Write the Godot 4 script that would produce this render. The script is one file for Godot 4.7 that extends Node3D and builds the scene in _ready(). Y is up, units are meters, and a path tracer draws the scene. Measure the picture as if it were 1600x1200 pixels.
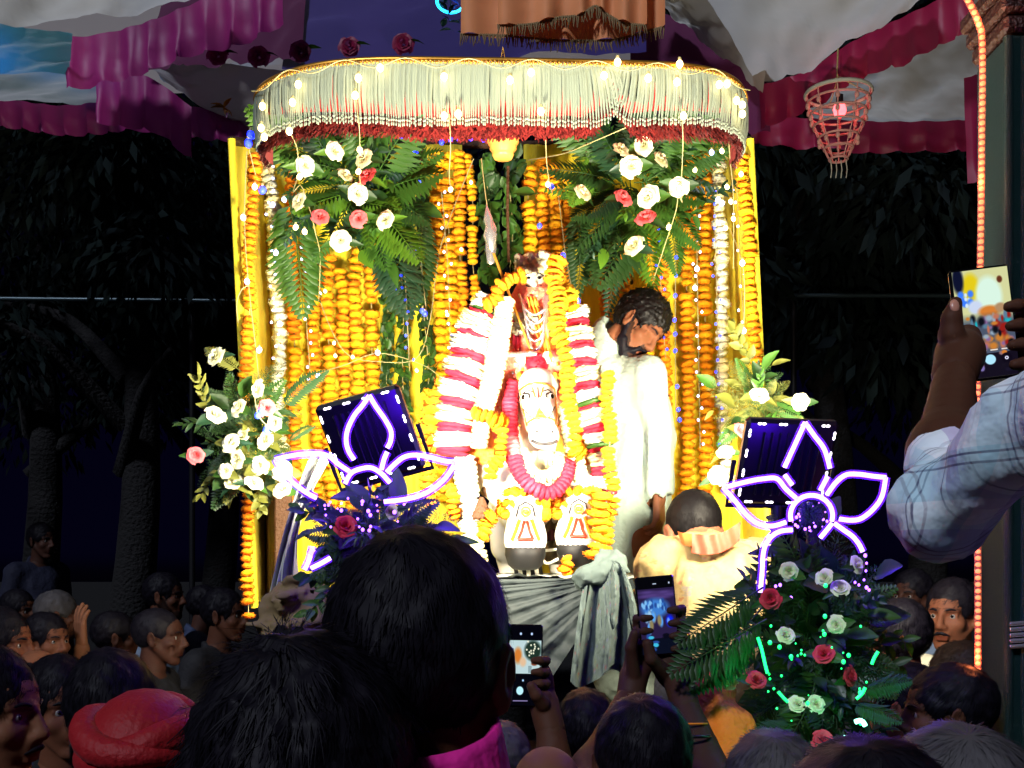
extends Node3D
# Night shrine on a flower-decked float under a festival tent, seen over a crowd.
# One unit is one metre; the eye stands at EYE and looks along -z with a raised lens.

const FOCAL := 1715.0
const EYE := Vector3(0, 1.7, 0)
var rng := RandomNumberGenerator.new()
var taken := {}
var M := {}
var T := {}


func _ready() -> void:
	rng.seed = 7
	setup_view()
	make_rim()
	make_materials()
	make_shared_meshes()
	build_ground()
	build_tent()
	build_trees()
	build_pillar()
	build_float()
	build_backdrop()
	build_canopy()
	build_backdrop_flowers()
	build_statue()
	build_statue_garlands()
	build_float_lamps()
	build_arrangements()
	build_lotus_stands()
	build_table_cloths()
	build_float_people()
	build_crowd()
	build_phone_people()
	build_string_lights()


func setup_view() -> void:
	var cam := Camera3D.new()
	cam.name = "camera"
	cam.position = EYE
	cam.projection = Camera3D.PROJECTION_FRUSTUM
	cam.near = 0.05
	cam.far = 120.0
	cam.size = 2.0 * cam.near * 600.0 / FOCAL
	cam.frustum_offset = Vector2(0, cam.near * 280.0 / FOCAL)
	add_child(cam)
	cam.current = true
	var e := Environment.new()
	var sm := ProceduralSkyMaterial.new()
	sm.sky_top_color = Color(0.10, 0.08, 0.30)
	sm.sky_horizon_color = Color(0.11, 0.09, 0.30)
	sm.ground_bottom_color = Color(0.05, 0.04, 0.1)
	sm.ground_horizon_color = Color(0.08, 0.07, 0.16)
	e.background_mode = Environment.BG_SKY
	e.sky = Sky.new()
	e.sky.sky_material = sm
	e.background_energy_multiplier = 0.07
	e.tonemap_mode = Environment.TONE_MAPPER_LINEAR
	e.tonemap_exposure = 1.0
	e.sdfgi_enabled = true
	e.ssao_enabled = true
	e.ssil_enabled = true
	var we := WorldEnvironment.new()
	we.name = "environment"
	we.environment = e
	add_child(we)
	# the moon-pale light of the street behind the crowd: dim, cool, from behind and to the left
	var sun := DirectionalLight3D.new()
	sun.name = "moon"
	sun.light_color = Color(0.90, 0.93, 1.0)
	sun.light_energy = 0.76
	sun.light_angular_distance = 6.0
	sun.shadow_enabled = true
	add_child(sun)
	sun.look_at_from_position(Vector3.ZERO, Vector3(0.5, -0.92, -1.0))


func at(x: float, y: float, d: float) -> Vector3:
	return Vector3((x - 800.0) / FOCAL * d, EYE.y - (y - 880.0) / FOCAL * d, -d)


func path_of(points: Array, d: float) -> PackedVector3Array:
	# points [x, y] or [x, y, depth] -> a smooth curve through them
	var pts := PackedVector3Array()
	for p in points:
		pts.append(at(p[0], p[1], p[2] if p.size() > 2 else d))
	return pts


func smooth(pts: PackedVector3Array, per := 6) -> PackedVector3Array:
	var out := PackedVector3Array()
	var n := pts.size()
	for i in n - 1:
		var p0 := pts[maxi(i - 1, 0)]
		var p1 := pts[i]
		var p2 := pts[i + 1]
		var p3 := pts[mini(i + 2, n - 1)]
		for k in per:
			out.append(p1.cubic_interpolate(p2, p0, p3, float(k) / per))
	out.append(pts[n - 1])
	return out


func spaced(pts: PackedVector3Array, step: float) -> PackedVector3Array:
	var out := PackedVector3Array([pts[0]])
	var left := step
	for i in pts.size() - 1:
		var a := pts[i]
		var b := pts[i + 1]
		var l := a.distance_to(b)
		var t := 0.0
		while l - t >= left:
			t += left
			out.append(a.lerp(b, t / l))
			left = step
		left -= l - t
	return out


func numbered(called: String, key := "") -> String:
	var k := key + "/" + called
	taken[k] = int(taken.get(k, -1)) + 1
	return called if taken[k] == 0 else "%s_%03d" % [called, taken[k]]


func thing(called: String, label: String, category: String, where := Vector3.ZERO, group := "", kind := "") -> Node3D:
	var o := Node3D.new()
	o.name = numbered(called)
	add_child(o, true)
	o.position = where
	tag(o, label, category, group, kind)
	return o


func tag(o: Node, label: String, category: String, group := "", kind := "") -> Node:
	if label:
		o.set_meta("label", label)
	if category:
		o.set_meta("category", category)
	if group:
		o.set_meta("group", group)
	if kind:
		o.set_meta("kind", kind)
	return o


# xf is in world axes whatever the parent is
func part(called: String, mesh: Mesh, mat: Material, parent: Node3D, xf := Transform3D(), kind := "") -> MeshInstance3D:
	var o := MeshInstance3D.new()
	o.name = numbered(called, "" if parent == self else str(parent.get_instance_id()))
	o.mesh = mesh
	parent.add_child(o, true)
	if mat:
		o.set_surface_override_material(0, mat)
	o.transform = xf if parent == self else parent.global_transform.affine_inverse() * xf
	if kind:
		o.set_meta("kind", kind)
	return o


func single(called: String, mesh: Mesh, mat: Material, label: String, category: String, group := "", kind := "", xf := Transform3D()) -> MeshInstance3D:
	var o := part(called, mesh, mat, self, xf)
	tag(o, label, category, group, kind)
	return o


func omni(called: String, where: Vector3, color: Color, energy: float, size := 0.03, parent: Node3D = null) -> void:
	var l := OmniLight3D.new()
	var p: Node3D = parent if parent else self
	l.name = numbered(called, str(p.get_instance_id()))
	l.light_color = color
	l.light_energy = energy
	l.light_size = size
	l.omni_range = 30.0
	l.omni_attenuation = 2.0
	l.shadow_enabled = true
	p.add_child(l, true)
	l.global_position = where


class Geo:
	var v := PackedVector3Array()
	var n := PackedVector3Array()
	var u := PackedVector2Array()
	var c := PackedColorArray()
	var i := PackedInt32Array()
	var col := Color.WHITE

	func add(p: Vector3, nn := Vector3.UP, uv := Vector2.ZERO) -> int:
		v.append(p)
		n.append(nn)
		u.append(uv)
		c.append(col)
		return v.size() - 1

	func tri(a: int, b: int, d: int) -> void:  # counter-clockwise seen from outside
		i.append(a)
		i.append(d)
		i.append(b)

	func quad(a: int, b: int, d: int, e: int) -> void:
		tri(a, b, d)
		tri(a, d, e)

	func face(pts: Array) -> void:
		var nn: Vector3 = (pts[1] - pts[0]).cross(pts[2] - pts[0]).normalized()
		var first := v.size()
		for p in pts:
			add(p, nn)
		for k in range(1, pts.size() - 1):
			tri(first, first + k, first + k + 1)

	func renormal(from_v: int, from_i: int) -> void:
		for k in range(from_v, v.size()):
			n[k] = Vector3.ZERO
		var k2 := from_i
		while k2 < i.size():
			var a := i[k2]
			var b := i[k2 + 2]
			var d := i[k2 + 1]
			var nn := (v[b] - v[a]).cross(v[d] - v[a])
			n[a] += nn
			n[b] += nn
			n[d] += nn
			k2 += 3
		for k in range(from_v, v.size()):
			n[k] = n[k].normalized() if n[k].length_squared() > 1e-20 else Vector3.UP

	func sheet(nu: int, nv: int, fn: Callable, closed := false) -> void:
		var fv := v.size()
		var fi := i.size()
		for b in nv + 1:
			for a in nu + 1:
				var uv := Vector2(float(a) / nu, float(b) / nv)
				add(fn.call(uv.x, uv.y), Vector3.UP, uv)
		var w := nu + 1
		for b in nv:
			for a in nu:
				var k := fv + b * w + a
				quad(k, k + 1, k + w + 1, k + w)
		renormal(fv, fi)
		if closed:
			for b in nv + 1:
				var k := fv + b * w
				var nn := (n[k] + n[k + nu]).normalized()
				n[k] = nn
				n[k + nu] = nn

	func tube(path: PackedVector3Array, radii: Variant, sides := 6, caps := true) -> void:
		var fv := v.size()
		var m := path.size()
		var side := Vector3.ZERO
		var run := 0.0
		for k in m:
			var t := (path[mini(k + 1, m - 1)] - path[maxi(k - 1, 0)]).normalized()
			if side == Vector3.ZERO:
				side = t.cross(Vector3.UP if absf(t.y) < 0.9 else Vector3.RIGHT).normalized()
			side = (side - t * side.dot(t)).normalized()
			var up := side.cross(t)
			var r: float = radii if radii is float else radii[k]
			if k > 0:
				run += path[k].distance_to(path[k - 1])
			for s in sides:
				var ang := TAU * s / sides
				var d := side * cos(ang) + up * sin(ang)
				add(path[k] + d * r, d, Vector2(float(s) / sides, run))
		for k in m - 1:
			for s in sides:
				var a := fv + k * sides + s
				var b := fv + k * sides + (s + 1) % sides
				quad(a, a + sides, b + sides, b)
		if caps:
			for e in 2:
				var k := 0 if e == 0 else m - 1
				var t := (path[1] - path[0]).normalized() * -1.0 if e == 0 else (path[m - 1] - path[m - 2]).normalized()
				var mid := add(path[k], t)
				for s in sides:
					var a := fv + k * sides + s
					var b := fv + k * sides + (s + 1) % sides
					if e == 0:
						tri(mid, a, b)
					else:
						tri(mid, b, a)

	func ball(at_: Vector3, r: Vector3, rings := 6, segs := 10, basis := Basis.IDENTITY) -> void:
		var fv := v.size()
		for a in rings + 1:
			var th := PI * a / rings
			for b in segs:
				var ph := TAU * b / segs
				var d := Vector3(sin(th) * cos(ph), cos(th), -sin(th) * sin(ph))
				add(at_ + basis * (d * r), (basis * (d / r)).normalized(), Vector2(float(b) / segs, float(a) / rings))
		for a in rings:
			for b in segs:
				var k := fv + a * segs + b
				var k2 := fv + a * segs + (b + 1) % segs
				quad(k, k + segs, k2 + segs, k2)

	# box with chamfered edges
	func box(at_: Vector3, size: Vector3, basis := Basis.IDENTITY, ch := 0.004) -> void:
		var h := size * 0.5
		ch = minf(ch, minf(h.x, minf(h.y, h.z)) * 0.9)
		var signs := [Vector3(1, 0, 0), Vector3(-1, 0, 0), Vector3(0, 1, 0), Vector3(0, -1, 0), Vector3(0, 0, 1), Vector3(0, 0, -1)]
		for s in signs:
			var a := Vector3(s.y, s.z, s.x).abs()
			var b := Vector3(s).cross(a)
			var q := []
			for w in [[-1, -1], [1, -1], [1, 1], [-1, 1]]:
				q.append(at_ + basis * (h * s + a * (h.dot(a) - ch) * w[0] + b * (h.dot(b.abs()) - ch) * w[1]))
			face(q)
		for k in 3:
			var ax := [Vector3.RIGHT, Vector3.UP, Vector3.BACK]
			var e: Vector3 = ax[k]
			var f: Vector3 = ax[(k + 1) % 3]
			var g: Vector3 = ax[(k + 2) % 3]
			for sf in [-1.0, 1.0]:
				for sg in [-1.0, 1.0]:
					var q := []
					for w in [[0, -1], [0, 1], [1, 1], [1, -1]]:
						var p: Vector3 = e * (h.dot(e) - ch) * w[1] + f * sf * (h.dot(f) - (ch if w[0] == 1 else 0.0)) + g * sg * (h.dot(g) - (0.0 if w[0] == 1 else ch))
						q.append(at_ + basis * p)
					if (q[1] - q[0]).cross(q[2] - q[0]).dot(basis * (f * sf + g * sg)) < 0:
						q.reverse()
					face(q)
		for sx in [-1.0, 1.0]:
			for sy in [-1.0, 1.0]:
				for sz in [-1.0, 1.0]:
					var s := Vector3(sx, sy, sz)
					var q := [at_ + basis * (s * (h - Vector3(0, ch, ch))), at_ + basis * (s * (h - Vector3(ch, 0, ch))), at_ + basis * (s * (h - Vector3(ch, ch, 0)))]
					if (q[1] - q[0]).cross(q[2] - q[0]).dot(basis * s) < 0:
						q.reverse()
					face(q)

	func lathe(profile: Array, segs: int, xf := Transform3D(), wobble := 0.0, seed_ := 0) -> void:
		# profile [radius, y] from the bottom up
		var rn := RandomNumberGenerator.new()
		rn.seed = seed_
		var fv := v.size()
		var fi := i.size()
		for p in profile:
			for s in segs:
				var a := TAU * s / segs
				var r: float = p[0] * (1.0 + wobble * rn.randf_range(-1, 1))
				add(xf * Vector3(cos(a) * r, p[1], -sin(a) * r), Vector3.UP, Vector2(float(s) / segs, p[1]))
		for k in profile.size() - 1:
			for s in segs:
				var a := fv + k * segs + s
				var b := fv + k * segs + (s + 1) % segs
				quad(a, b, b + segs, a + segs)
		renormal(fv, fi)

	func append(g: Geo, xf := Transform3D()) -> void:
		var first := v.size()
		for k in g.v.size():
			v.append(xf * g.v[k])
			n.append((xf.basis * g.n[k]).normalized())
			u.append(g.u[k])
			c.append(g.c[k] * col)
		for k in g.i:
			i.append(first + k)

	func mesh() -> ArrayMesh:
		var arr := []
		arr.resize(Mesh.ARRAY_MAX)
		arr[Mesh.ARRAY_VERTEX] = v
		arr[Mesh.ARRAY_NORMAL] = n
		arr[Mesh.ARRAY_TEX_UV] = u
		arr[Mesh.ARRAY_COLOR] = c
		arr[Mesh.ARRAY_INDEX] = i
		var m := ArrayMesh.new()
		m.add_surface_from_arrays(Mesh.PRIMITIVE_TRIANGLES, arr)
		return m


# A field of tapered capsules and ellipsoids joined by a smooth minimum and meshed as surface nets.
class Field:
	var bones := []  # [op, a, ra, b, rb, basis, color, k]; op 0 capsule, 1 ellipsoid (b = radii), 2 ellipsoid cut away, 3 plane (b = normal), 4 capsule cut away
	var k0 := 0.012
	var noise: FastNoiseLite
	var amp := 0.0
	var stretch := Vector3.ONE

	func cap(a: Vector3, ra: float, b: Vector3, rb: float, col := Color.WHITE, k := -1.0) -> void:
		bones.append([0, a, ra, b, rb, Basis.IDENTITY, col, k])

	func chain(pts: Array, col := Color.WHITE, k := -1.0) -> void:  # [Vector3, radius] ...
		for q in pts.size() - 1:
			cap(pts[q][0], pts[q][1], pts[q + 1][0], pts[q + 1][1], col, k)

	func ell(a: Vector3, r: Vector3, basis := Basis.IDENTITY, col := Color.WHITE, k := -1.0) -> void:
		bones.append([1, a, 0.0, r, 0.0, basis, col, k])

	func cut(a: Vector3, r: Vector3, basis := Basis.IDENTITY, k := -1.0) -> void:
		bones.append([2, a, 0.0, r, 0.0, basis, Color.WHITE, k])

	func plane(a: Vector3, nn: Vector3) -> void:
		bones.append([3, a, 0.0, nn.normalized(), 0.0, Basis.IDENTITY, Color.WHITE, 0.0])

	func moved(xf: Transform3D, s := 1.0) -> Field:  # s: uniform scale already inside xf
		var f := Field.new()
		f.k0 = k0 * s
		f.noise = noise
		f.amp = amp
		f.stretch = stretch
		var rot := xf.basis.orthonormalized()
		for b in bones:
			var q: Array = b.duplicate()
			q[1] = xf * b[1]
			q[2] = b[2] * s
			if b[0] == 0 or b[0] == 4:
				q[3] = xf * b[3]
			elif b[0] == 3:
				q[3] = rot * b[3]
			else:
				q[3] = b[3] * s
				q[5] = rot * b[5]
			q[4] = b[4] * s
			q[7] = b[7] * s if b[7] > 0 else b[7]
			f.bones.append(q)
		return f

	func join(f: Field) -> void:
		bones.append_array(f.bones)

	# distance of the joined shape (cuts left out)
	func value(p: Vector3) -> float:
		var v := 1.0
		for b in bones:
			var d: float
			if b[0] == 0:
				var ab: Vector3 = b[3] - b[1]
				var t := clampf((p - b[1]).dot(ab) / maxf(ab.length_squared(), 1e-12), 0.0, 1.0)
				d = (p - b[1] - ab * t).length() - lerpf(b[2], b[4], t)
			elif b[0] == 1:
				var ir := Vector3.ONE / (b[3] as Vector3)
				var w: Vector3 = ((b[5] as Basis).transposed() * (p - b[1])) * ir
				d = w.length() * (w.length() - 1.0) / maxf((w * ir).length(), 1e-6)
			else:
				continue
			var kk: float = b[7] if b[7] >= 0.0 else k0
			var h := maxf(kk - absf(v - d), 0.0) / maxf(kk, 1e-6)
			v = minf(v, d) - h * h * kk * 0.25
		return v

	# the first point of the surface met from p going along dir
	func hit(p: Vector3, dir: Vector3) -> Vector3:
		for k in 60:
			var d := value(p)
			if d < 0.0004:
				break
			p += dir * minf(d * 0.8, 0.05)
		return p

	func build(g: Geo, cell: float) -> void:
		var lo := Vector3.ONE * 1e9
		var hi := -lo
		for b in bones:
			if b[0] == 0:
				var r := Vector3.ONE * maxf(b[2], b[4])
				lo = lo.min((b[1] - r).min(b[3] - r))
				hi = hi.max((b[1] + r).max(b[3] + r))
			elif b[0] == 1:
				var ext := _ext(b)
				lo = lo.min(b[1] - ext)
				hi = hi.max(b[1] + ext)
		var pad := cell * 3.0 + amp + 0.3 * k0
		lo -= Vector3.ONE * pad
		hi += Vector3.ONE * pad
		var nx := int((hi.x - lo.x) / cell) + 2
		var ny := int((hi.y - lo.y) / cell) + 2
		var nz := int((hi.z - lo.z) / cell) + 2
		var total := nx * ny * nz
		var val := PackedFloat32Array()
		val.resize(total)
		val.fill(1.0)
		var raw := PackedFloat32Array()
		raw.resize(total)
		raw.fill(1.0)
		var own := PackedInt32Array()
		own.resize(total)
		for pass_ in 2:
			for bi in bones.size():
				var b: Array = bones[bi]
				var op: int = b[0]
				if (op == 2 or op == 3 or op == 4) != (pass_ == 1):
					continue
				var kk: float = b[7] if b[7] >= 0.0 else k0
				var a: Vector3 = b[1]
				var e: Vector3 = b[3]
				var ra: float = b[2]
				var rb: float = b[4]
				var l2 := lo
				var h2 := hi
				var reach := kk + cell * 3.0 + amp
				if op == 0 or op == 4:
					var r := Vector3.ONE * (maxf(ra, rb) + reach)
					l2 = (a - r).min(e - r)
					h2 = (a + r).max(e + r)
				elif op != 3:
					var ext := _ext(b) + Vector3.ONE * reach
					l2 = a - ext
					h2 = a + ext
				var i0 := clampi(int((l2.x - lo.x) / cell), 0, nx - 1)
				var i1 := clampi(int((h2.x - lo.x) / cell) + 1, 0, nx - 1)
				var j0 := clampi(int((l2.y - lo.y) / cell), 0, ny - 1)
				var j1 := clampi(int((h2.y - lo.y) / cell) + 1, 0, ny - 1)
				var q0 := clampi(int((l2.z - lo.z) / cell), 0, nz - 1)
				var q1 := clampi(int((h2.z - lo.z) / cell) + 1, 0, nz - 1)
				var ab := e - a
				var inv := 1.0 / maxf(ab.length_squared(), 1e-12)
				var bt: Basis = (b[5] as Basis).transposed()
				var ir := Vector3(1.0 / e.x, 1.0 / e.y, 1.0 / e.z) if op == 1 or op == 2 else Vector3.ONE
				for q in range(q0, q1 + 1):
					for j in range(j0, j1 + 1):
						var idx := (q * ny + j) * nx + i0
						var p := Vector3(lo.x + i0 * cell, lo.y + j * cell, lo.z + q * cell)
						for i in range(i0, i1 + 1):
							var d: float
							if op == 0 or op == 4:
								var ap := p - a
								var t := clampf(ap.dot(ab) * inv, 0.0, 1.0)
								d = (ap - ab * t).length() - (ra + (rb - ra) * t)
							elif op == 3:
								d = (p - a).dot(e)
							else:
								var w := (bt * (p - a)) * ir
								var wl := w.length()
								d = wl * (wl - 1.0) / maxf((w * ir).length(), 1e-6)
							var old := val[idx]
							if pass_ == 0:
								if d < raw[idx]:
									raw[idx] = d
									own[idx] = bi
								if kk > 0.0:
									var hh := maxf(kk - absf(old - d), 0.0) / kk
									val[idx] = minf(old, d) - hh * hh * kk * 0.25
								else:
									val[idx] = minf(old, d)
							elif op == 3:
								val[idx] = maxf(old, d)
							elif kk > 0.0:
								var h3 := maxf(kk - absf(old + d), 0.0) / kk
								val[idx] = maxf(old, -d) + h3 * h3 * kk * 0.25
							else:
								val[idx] = maxf(old, -d)
							idx += 1
							p.x += cell
		var lim := cell * 2.5 + amp
		if amp > 0.0 and noise:
			for q in nz:
				for j in ny:
					var idx := (q * ny + j) * nx
					for i in nx:
						if absf(val[idx]) < lim:
							var p := Vector3(lo.x + i * cell, lo.y + j * cell, lo.z + q * cell) * stretch
							val[idx] += noise.get_noise_3dv(p) * amp
						idx += 1
		lim = cell * 3.0
		var cellv := PackedInt32Array()
		cellv.resize(total)
		cellv.fill(-1)
		var fv := g.v.size()
		var fi := g.i.size()
		var sy := nx
		var sz := nx * ny
		var keep := g.col
		var crn := PackedInt32Array([0, 1, sy, sy + 1, sz, sz + 1, sz + sy, sz + sy + 1])
		var ea := PackedInt32Array([0, 2, 4, 6, 0, 1, 4, 5, 0, 1, 2, 3])
		var eb := PackedInt32Array([1, 3, 5, 7, 2, 3, 6, 7, 4, 5, 6, 7])
		var cs := PackedFloat32Array()
		cs.resize(8)
		for q in nz - 1:
			for j in ny - 1:
				var idx := (q * ny + j) * nx - 1
				for i in nx - 1:
					idx += 1
					if absf(val[idx]) > lim:
						continue
					var neg := 0
					for s in 8:
						cs[s] = val[idx + crn[s]]
						if cs[s] < 0.0:
							neg += 1
					if neg == 0 or neg == 8:
						continue
					var sum := Vector3.ZERO
					var cnt := 0
					for s in 12:
						var va := cs[ea[s]]
						var vb := cs[eb[s]]
						if (va < 0.0) != (vb < 0.0):
							var t := va / (va - vb)
							var pa := Vector3(ea[s] & 1, (ea[s] >> 1) & 1, ea[s] >> 2)
							var pb := Vector3(eb[s] & 1, (eb[s] >> 1) & 1, eb[s] >> 2)
							sum += pa.lerp(pb, t)
							cnt += 1
					g.col = bones[own[idx]][6]
					cellv[idx] = g.add(lo + (Vector3(i, j, q) + sum / cnt) * cell)
		g.col = keep
		for q in range(1, nz - 1):
			for j in range(1, ny - 1):
				var idx := (q * ny + j) * nx
				for i in range(1, nx - 1):
					idx += 1
					var v0 := val[idx]
					if absf(v0) > lim:
						continue
					var ins := v0 < 0.0
					if ins != (val[idx + 1] < 0.0):
						_face(g, cellv, idx - sy - sz, idx - sz, idx, idx - sy, ins)
					if ins != (val[idx + sy] < 0.0):
						_face(g, cellv, idx - sz - 1, idx - 1, idx, idx - sz, ins)
					if ins != (val[idx + sz] < 0.0):
						_face(g, cellv, idx - 1 - sy, idx - sy, idx, idx - 1, ins)
		g.renormal(fv, fi)

	func _face(g: Geo, cv: PackedInt32Array, a: int, b: int, d: int, e: int, ins: bool) -> void:
		if cv[a] < 0 or cv[b] < 0 or cv[d] < 0 or cv[e] < 0:
			return
		if ins:
			g.quad(cv[a], cv[b], cv[d], cv[e])
		else:
			g.quad(cv[a], cv[e], cv[d], cv[b])

	func _ext(b: Array) -> Vector3:
		var bs: Basis = b[5]
		var r: Vector3 = b[3]
		return (bs.x * r.x).abs() + (bs.y * r.y).abs() + (bs.z * r.z).abs()


func noise_tex(freq: float, octaves: int, bump := 4.0, kind := FastNoiseLite.TYPE_SIMPLEX_SMOOTH, size := 256, as_normal := true, seed_ := 1) -> NoiseTexture2D:
	var fn := FastNoiseLite.new()
	fn.noise_type = kind
	fn.frequency = freq
	fn.fractal_octaves = octaves
	fn.seed = seed_
	var t := NoiseTexture2D.new()
	t.width = size
	t.height = size
	t.seamless = true
	t.as_normal_map = as_normal
	t.bump_strength = bump
	t.noise = fn
	return t


func mat(key: String, c: Color, rough := 0.8, opts := {}) -> StandardMaterial3D:
	var m := StandardMaterial3D.new()
	m.resource_name = key
	m.albedo_color = c
	m.roughness = rough
	m.metallic_specular = opts.get("spec", 0.4)
	m.metallic = opts.get("metal", 0.0)
	if opts.has("vc"):
		m.vertex_color_use_as_albedo = true
	if opts.has("normal"):
		m.normal_enabled = true
		m.normal_texture = T[opts.normal]
		m.normal_scale = opts.get("nscale", 1.0)
	if opts.has("tri") or opts.has("tex"):
		if opts.has("tri"):
			m.uv1_triplanar = true
			m.uv1_scale = Vector3.ONE * opts.tri
	if opts.has("uvs"):
		m.uv1_scale = opts.uvs
	if opts.has("tex"):
		m.albedo_texture = T[opts.tex]
	if opts.has("rim"):
		m.rim_enabled = true
		m.rim = opts.rim
		m.rim_tint = opts.get("rimt", 0.6)
	if opts.has("back"):
		m.backlight_enabled = true
		m.backlight = opts.back
	if opts.has("sss"):
		m.subsurf_scatter_enabled = true
		m.subsurf_scatter_strength = opts.sss
	if opts.has("coat"):
		m.clearcoat_enabled = true
		m.clearcoat = opts.coat
		m.clearcoat_roughness = 0.25
	if opts.has("glow"):
		m.emission_enabled = true
		m.emission = opts.glow
		m.emission_energy_multiplier = opts.get("e", 1.0)
	if opts.has("alpha"):
		m.transparency = BaseMaterial3D.TRANSPARENCY_ALPHA
		m.albedo_color.a = opts.alpha
	M[key] = m
	return m


func blob(im: Image, x: float, y: float, rx: float, ry: float, c: Color, soft := 0.3) -> void:
	for b in range(maxi(0, int(y - ry)), mini(im.get_height(), int(y + ry) + 1)):
		for a in range(maxi(0, int(x - rx)), mini(im.get_width(), int(x + rx) + 1)):
			var d := Vector2((a - x) / rx, (b - y) / ry).length()
			if d < 1.0:
				var k := clampf((1.0 - d) / maxf(soft, 0.001), 0.0, 1.0)
				im.set_pixel(a, b, im.get_pixel(a, b).lerp(c, k))


func make_textures() -> void:
	T.weave = noise_tex(0.22, 2, 2.0)
	T.wrinkle = noise_tex(0.018, 4, 10.0)
	T.fold = noise_tex(0.03, 3, 8.0)
	T.skin = noise_tex(0.15, 3, 1.5)
	T.petal = noise_tex(0.12, 2, 4.0)
	T.glitter = noise_tex(0.35, 1, 14.0, FastNoiseLite.TYPE_CELLULAR)
	T.bark = noise_tex(0.05, 4, 9.0)
	# checked shirt: pale ground with lilac, teal and thin dark lines
	var im := Image.create(256, 256, false, Image.FORMAT_RGB8)
	for y in 256:
		for x in 256:
			var c := Color(0.90, 0.91, 0.93)
			for q in [x, y]:
				if q > 20 and q < 84:
					c = c * Color(0.84, 0.93, 0.95)
				if q > 120 and q < 150:
					c = c * Color(0.86, 0.80, 0.90)
				for l in [28, 40, 160, 204, 214]:
					if absi(q - l) < 2:
						c = c * Color(0.52, 0.5, 0.58)
			im.set_pixel(x, y, c)
	T.check = ImageTexture.create_from_image(im)
	# cream cloth printed with loose orange, blue and red flowers
	im = Image.create(512, 512, false, Image.FORMAT_RGB8)
	im.fill(Color(0.80, 0.68, 0.42))
	var rn := RandomNumberGenerator.new()
	rn.seed = 31
	for k in 16:
		var c: Color = [Color(0.74, 0.36, 0.12), Color(0.45, 0.5, 0.62), Color(0.8, 0.42, 0.36), Color(0.55, 0.55, 0.5)][k % 4]
		var x := rn.randf_range(40, 470)
		var y := rn.randf_range(40, 470)
		for s in 5:
			blob(im, x + rn.randf_range(-16, 16), y + rn.randf_range(-12, 12), rn.randf_range(5, 15), rn.randf_range(4, 9), c, 0.5)
	T.print = ImageTexture.create_from_image(im)
	# faded flower print on the grey cover
	im = Image.create(256, 256, false, Image.FORMAT_RGB8)
	im.fill(Color(0.36, 0.41, 0.39))
	for k in 14:
		var c: Color = [Color(0.5, 0.32, 0.33), Color(0.42, 0.44, 0.34), Color(0.38, 0.4, 0.5)][k % 3]
		blob(im, rn.randf_range(20, 236), rn.randf_range(20, 236), rn.randf_range(8, 22), rn.randf_range(8, 22), c, 0.9)
	T.faded = ImageTexture.create_from_image(im)
	# coral brocade flecked with gold, white and crimson
	im = Image.create(256, 256, false, Image.FORMAT_RGB8)
	im.fill(Color(0.95, 0.50, 0.40))
	for k in 150:
		blob(im, rn.randf_range(4, 252), rn.randf_range(4, 252), rn.randf_range(2, 8), rn.randf_range(2, 8), [Color(0.95, 0.75, 0.35), Color(0.95, 0.9, 0.85), Color(0.8, 0.15, 0.25), Color(0.9, 0.35, 0.4), Color(0.98, 0.62, 0.4)][k % 5], 0.5)
	T.brocade = ImageTexture.create_from_image(im)
	T.screen_big = phone_screen(180, 380, 0)
	T.screen_mid = phone_screen(160, 330, 1)
	T.screen_low = phone_screen(150, 310, 2)


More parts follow.
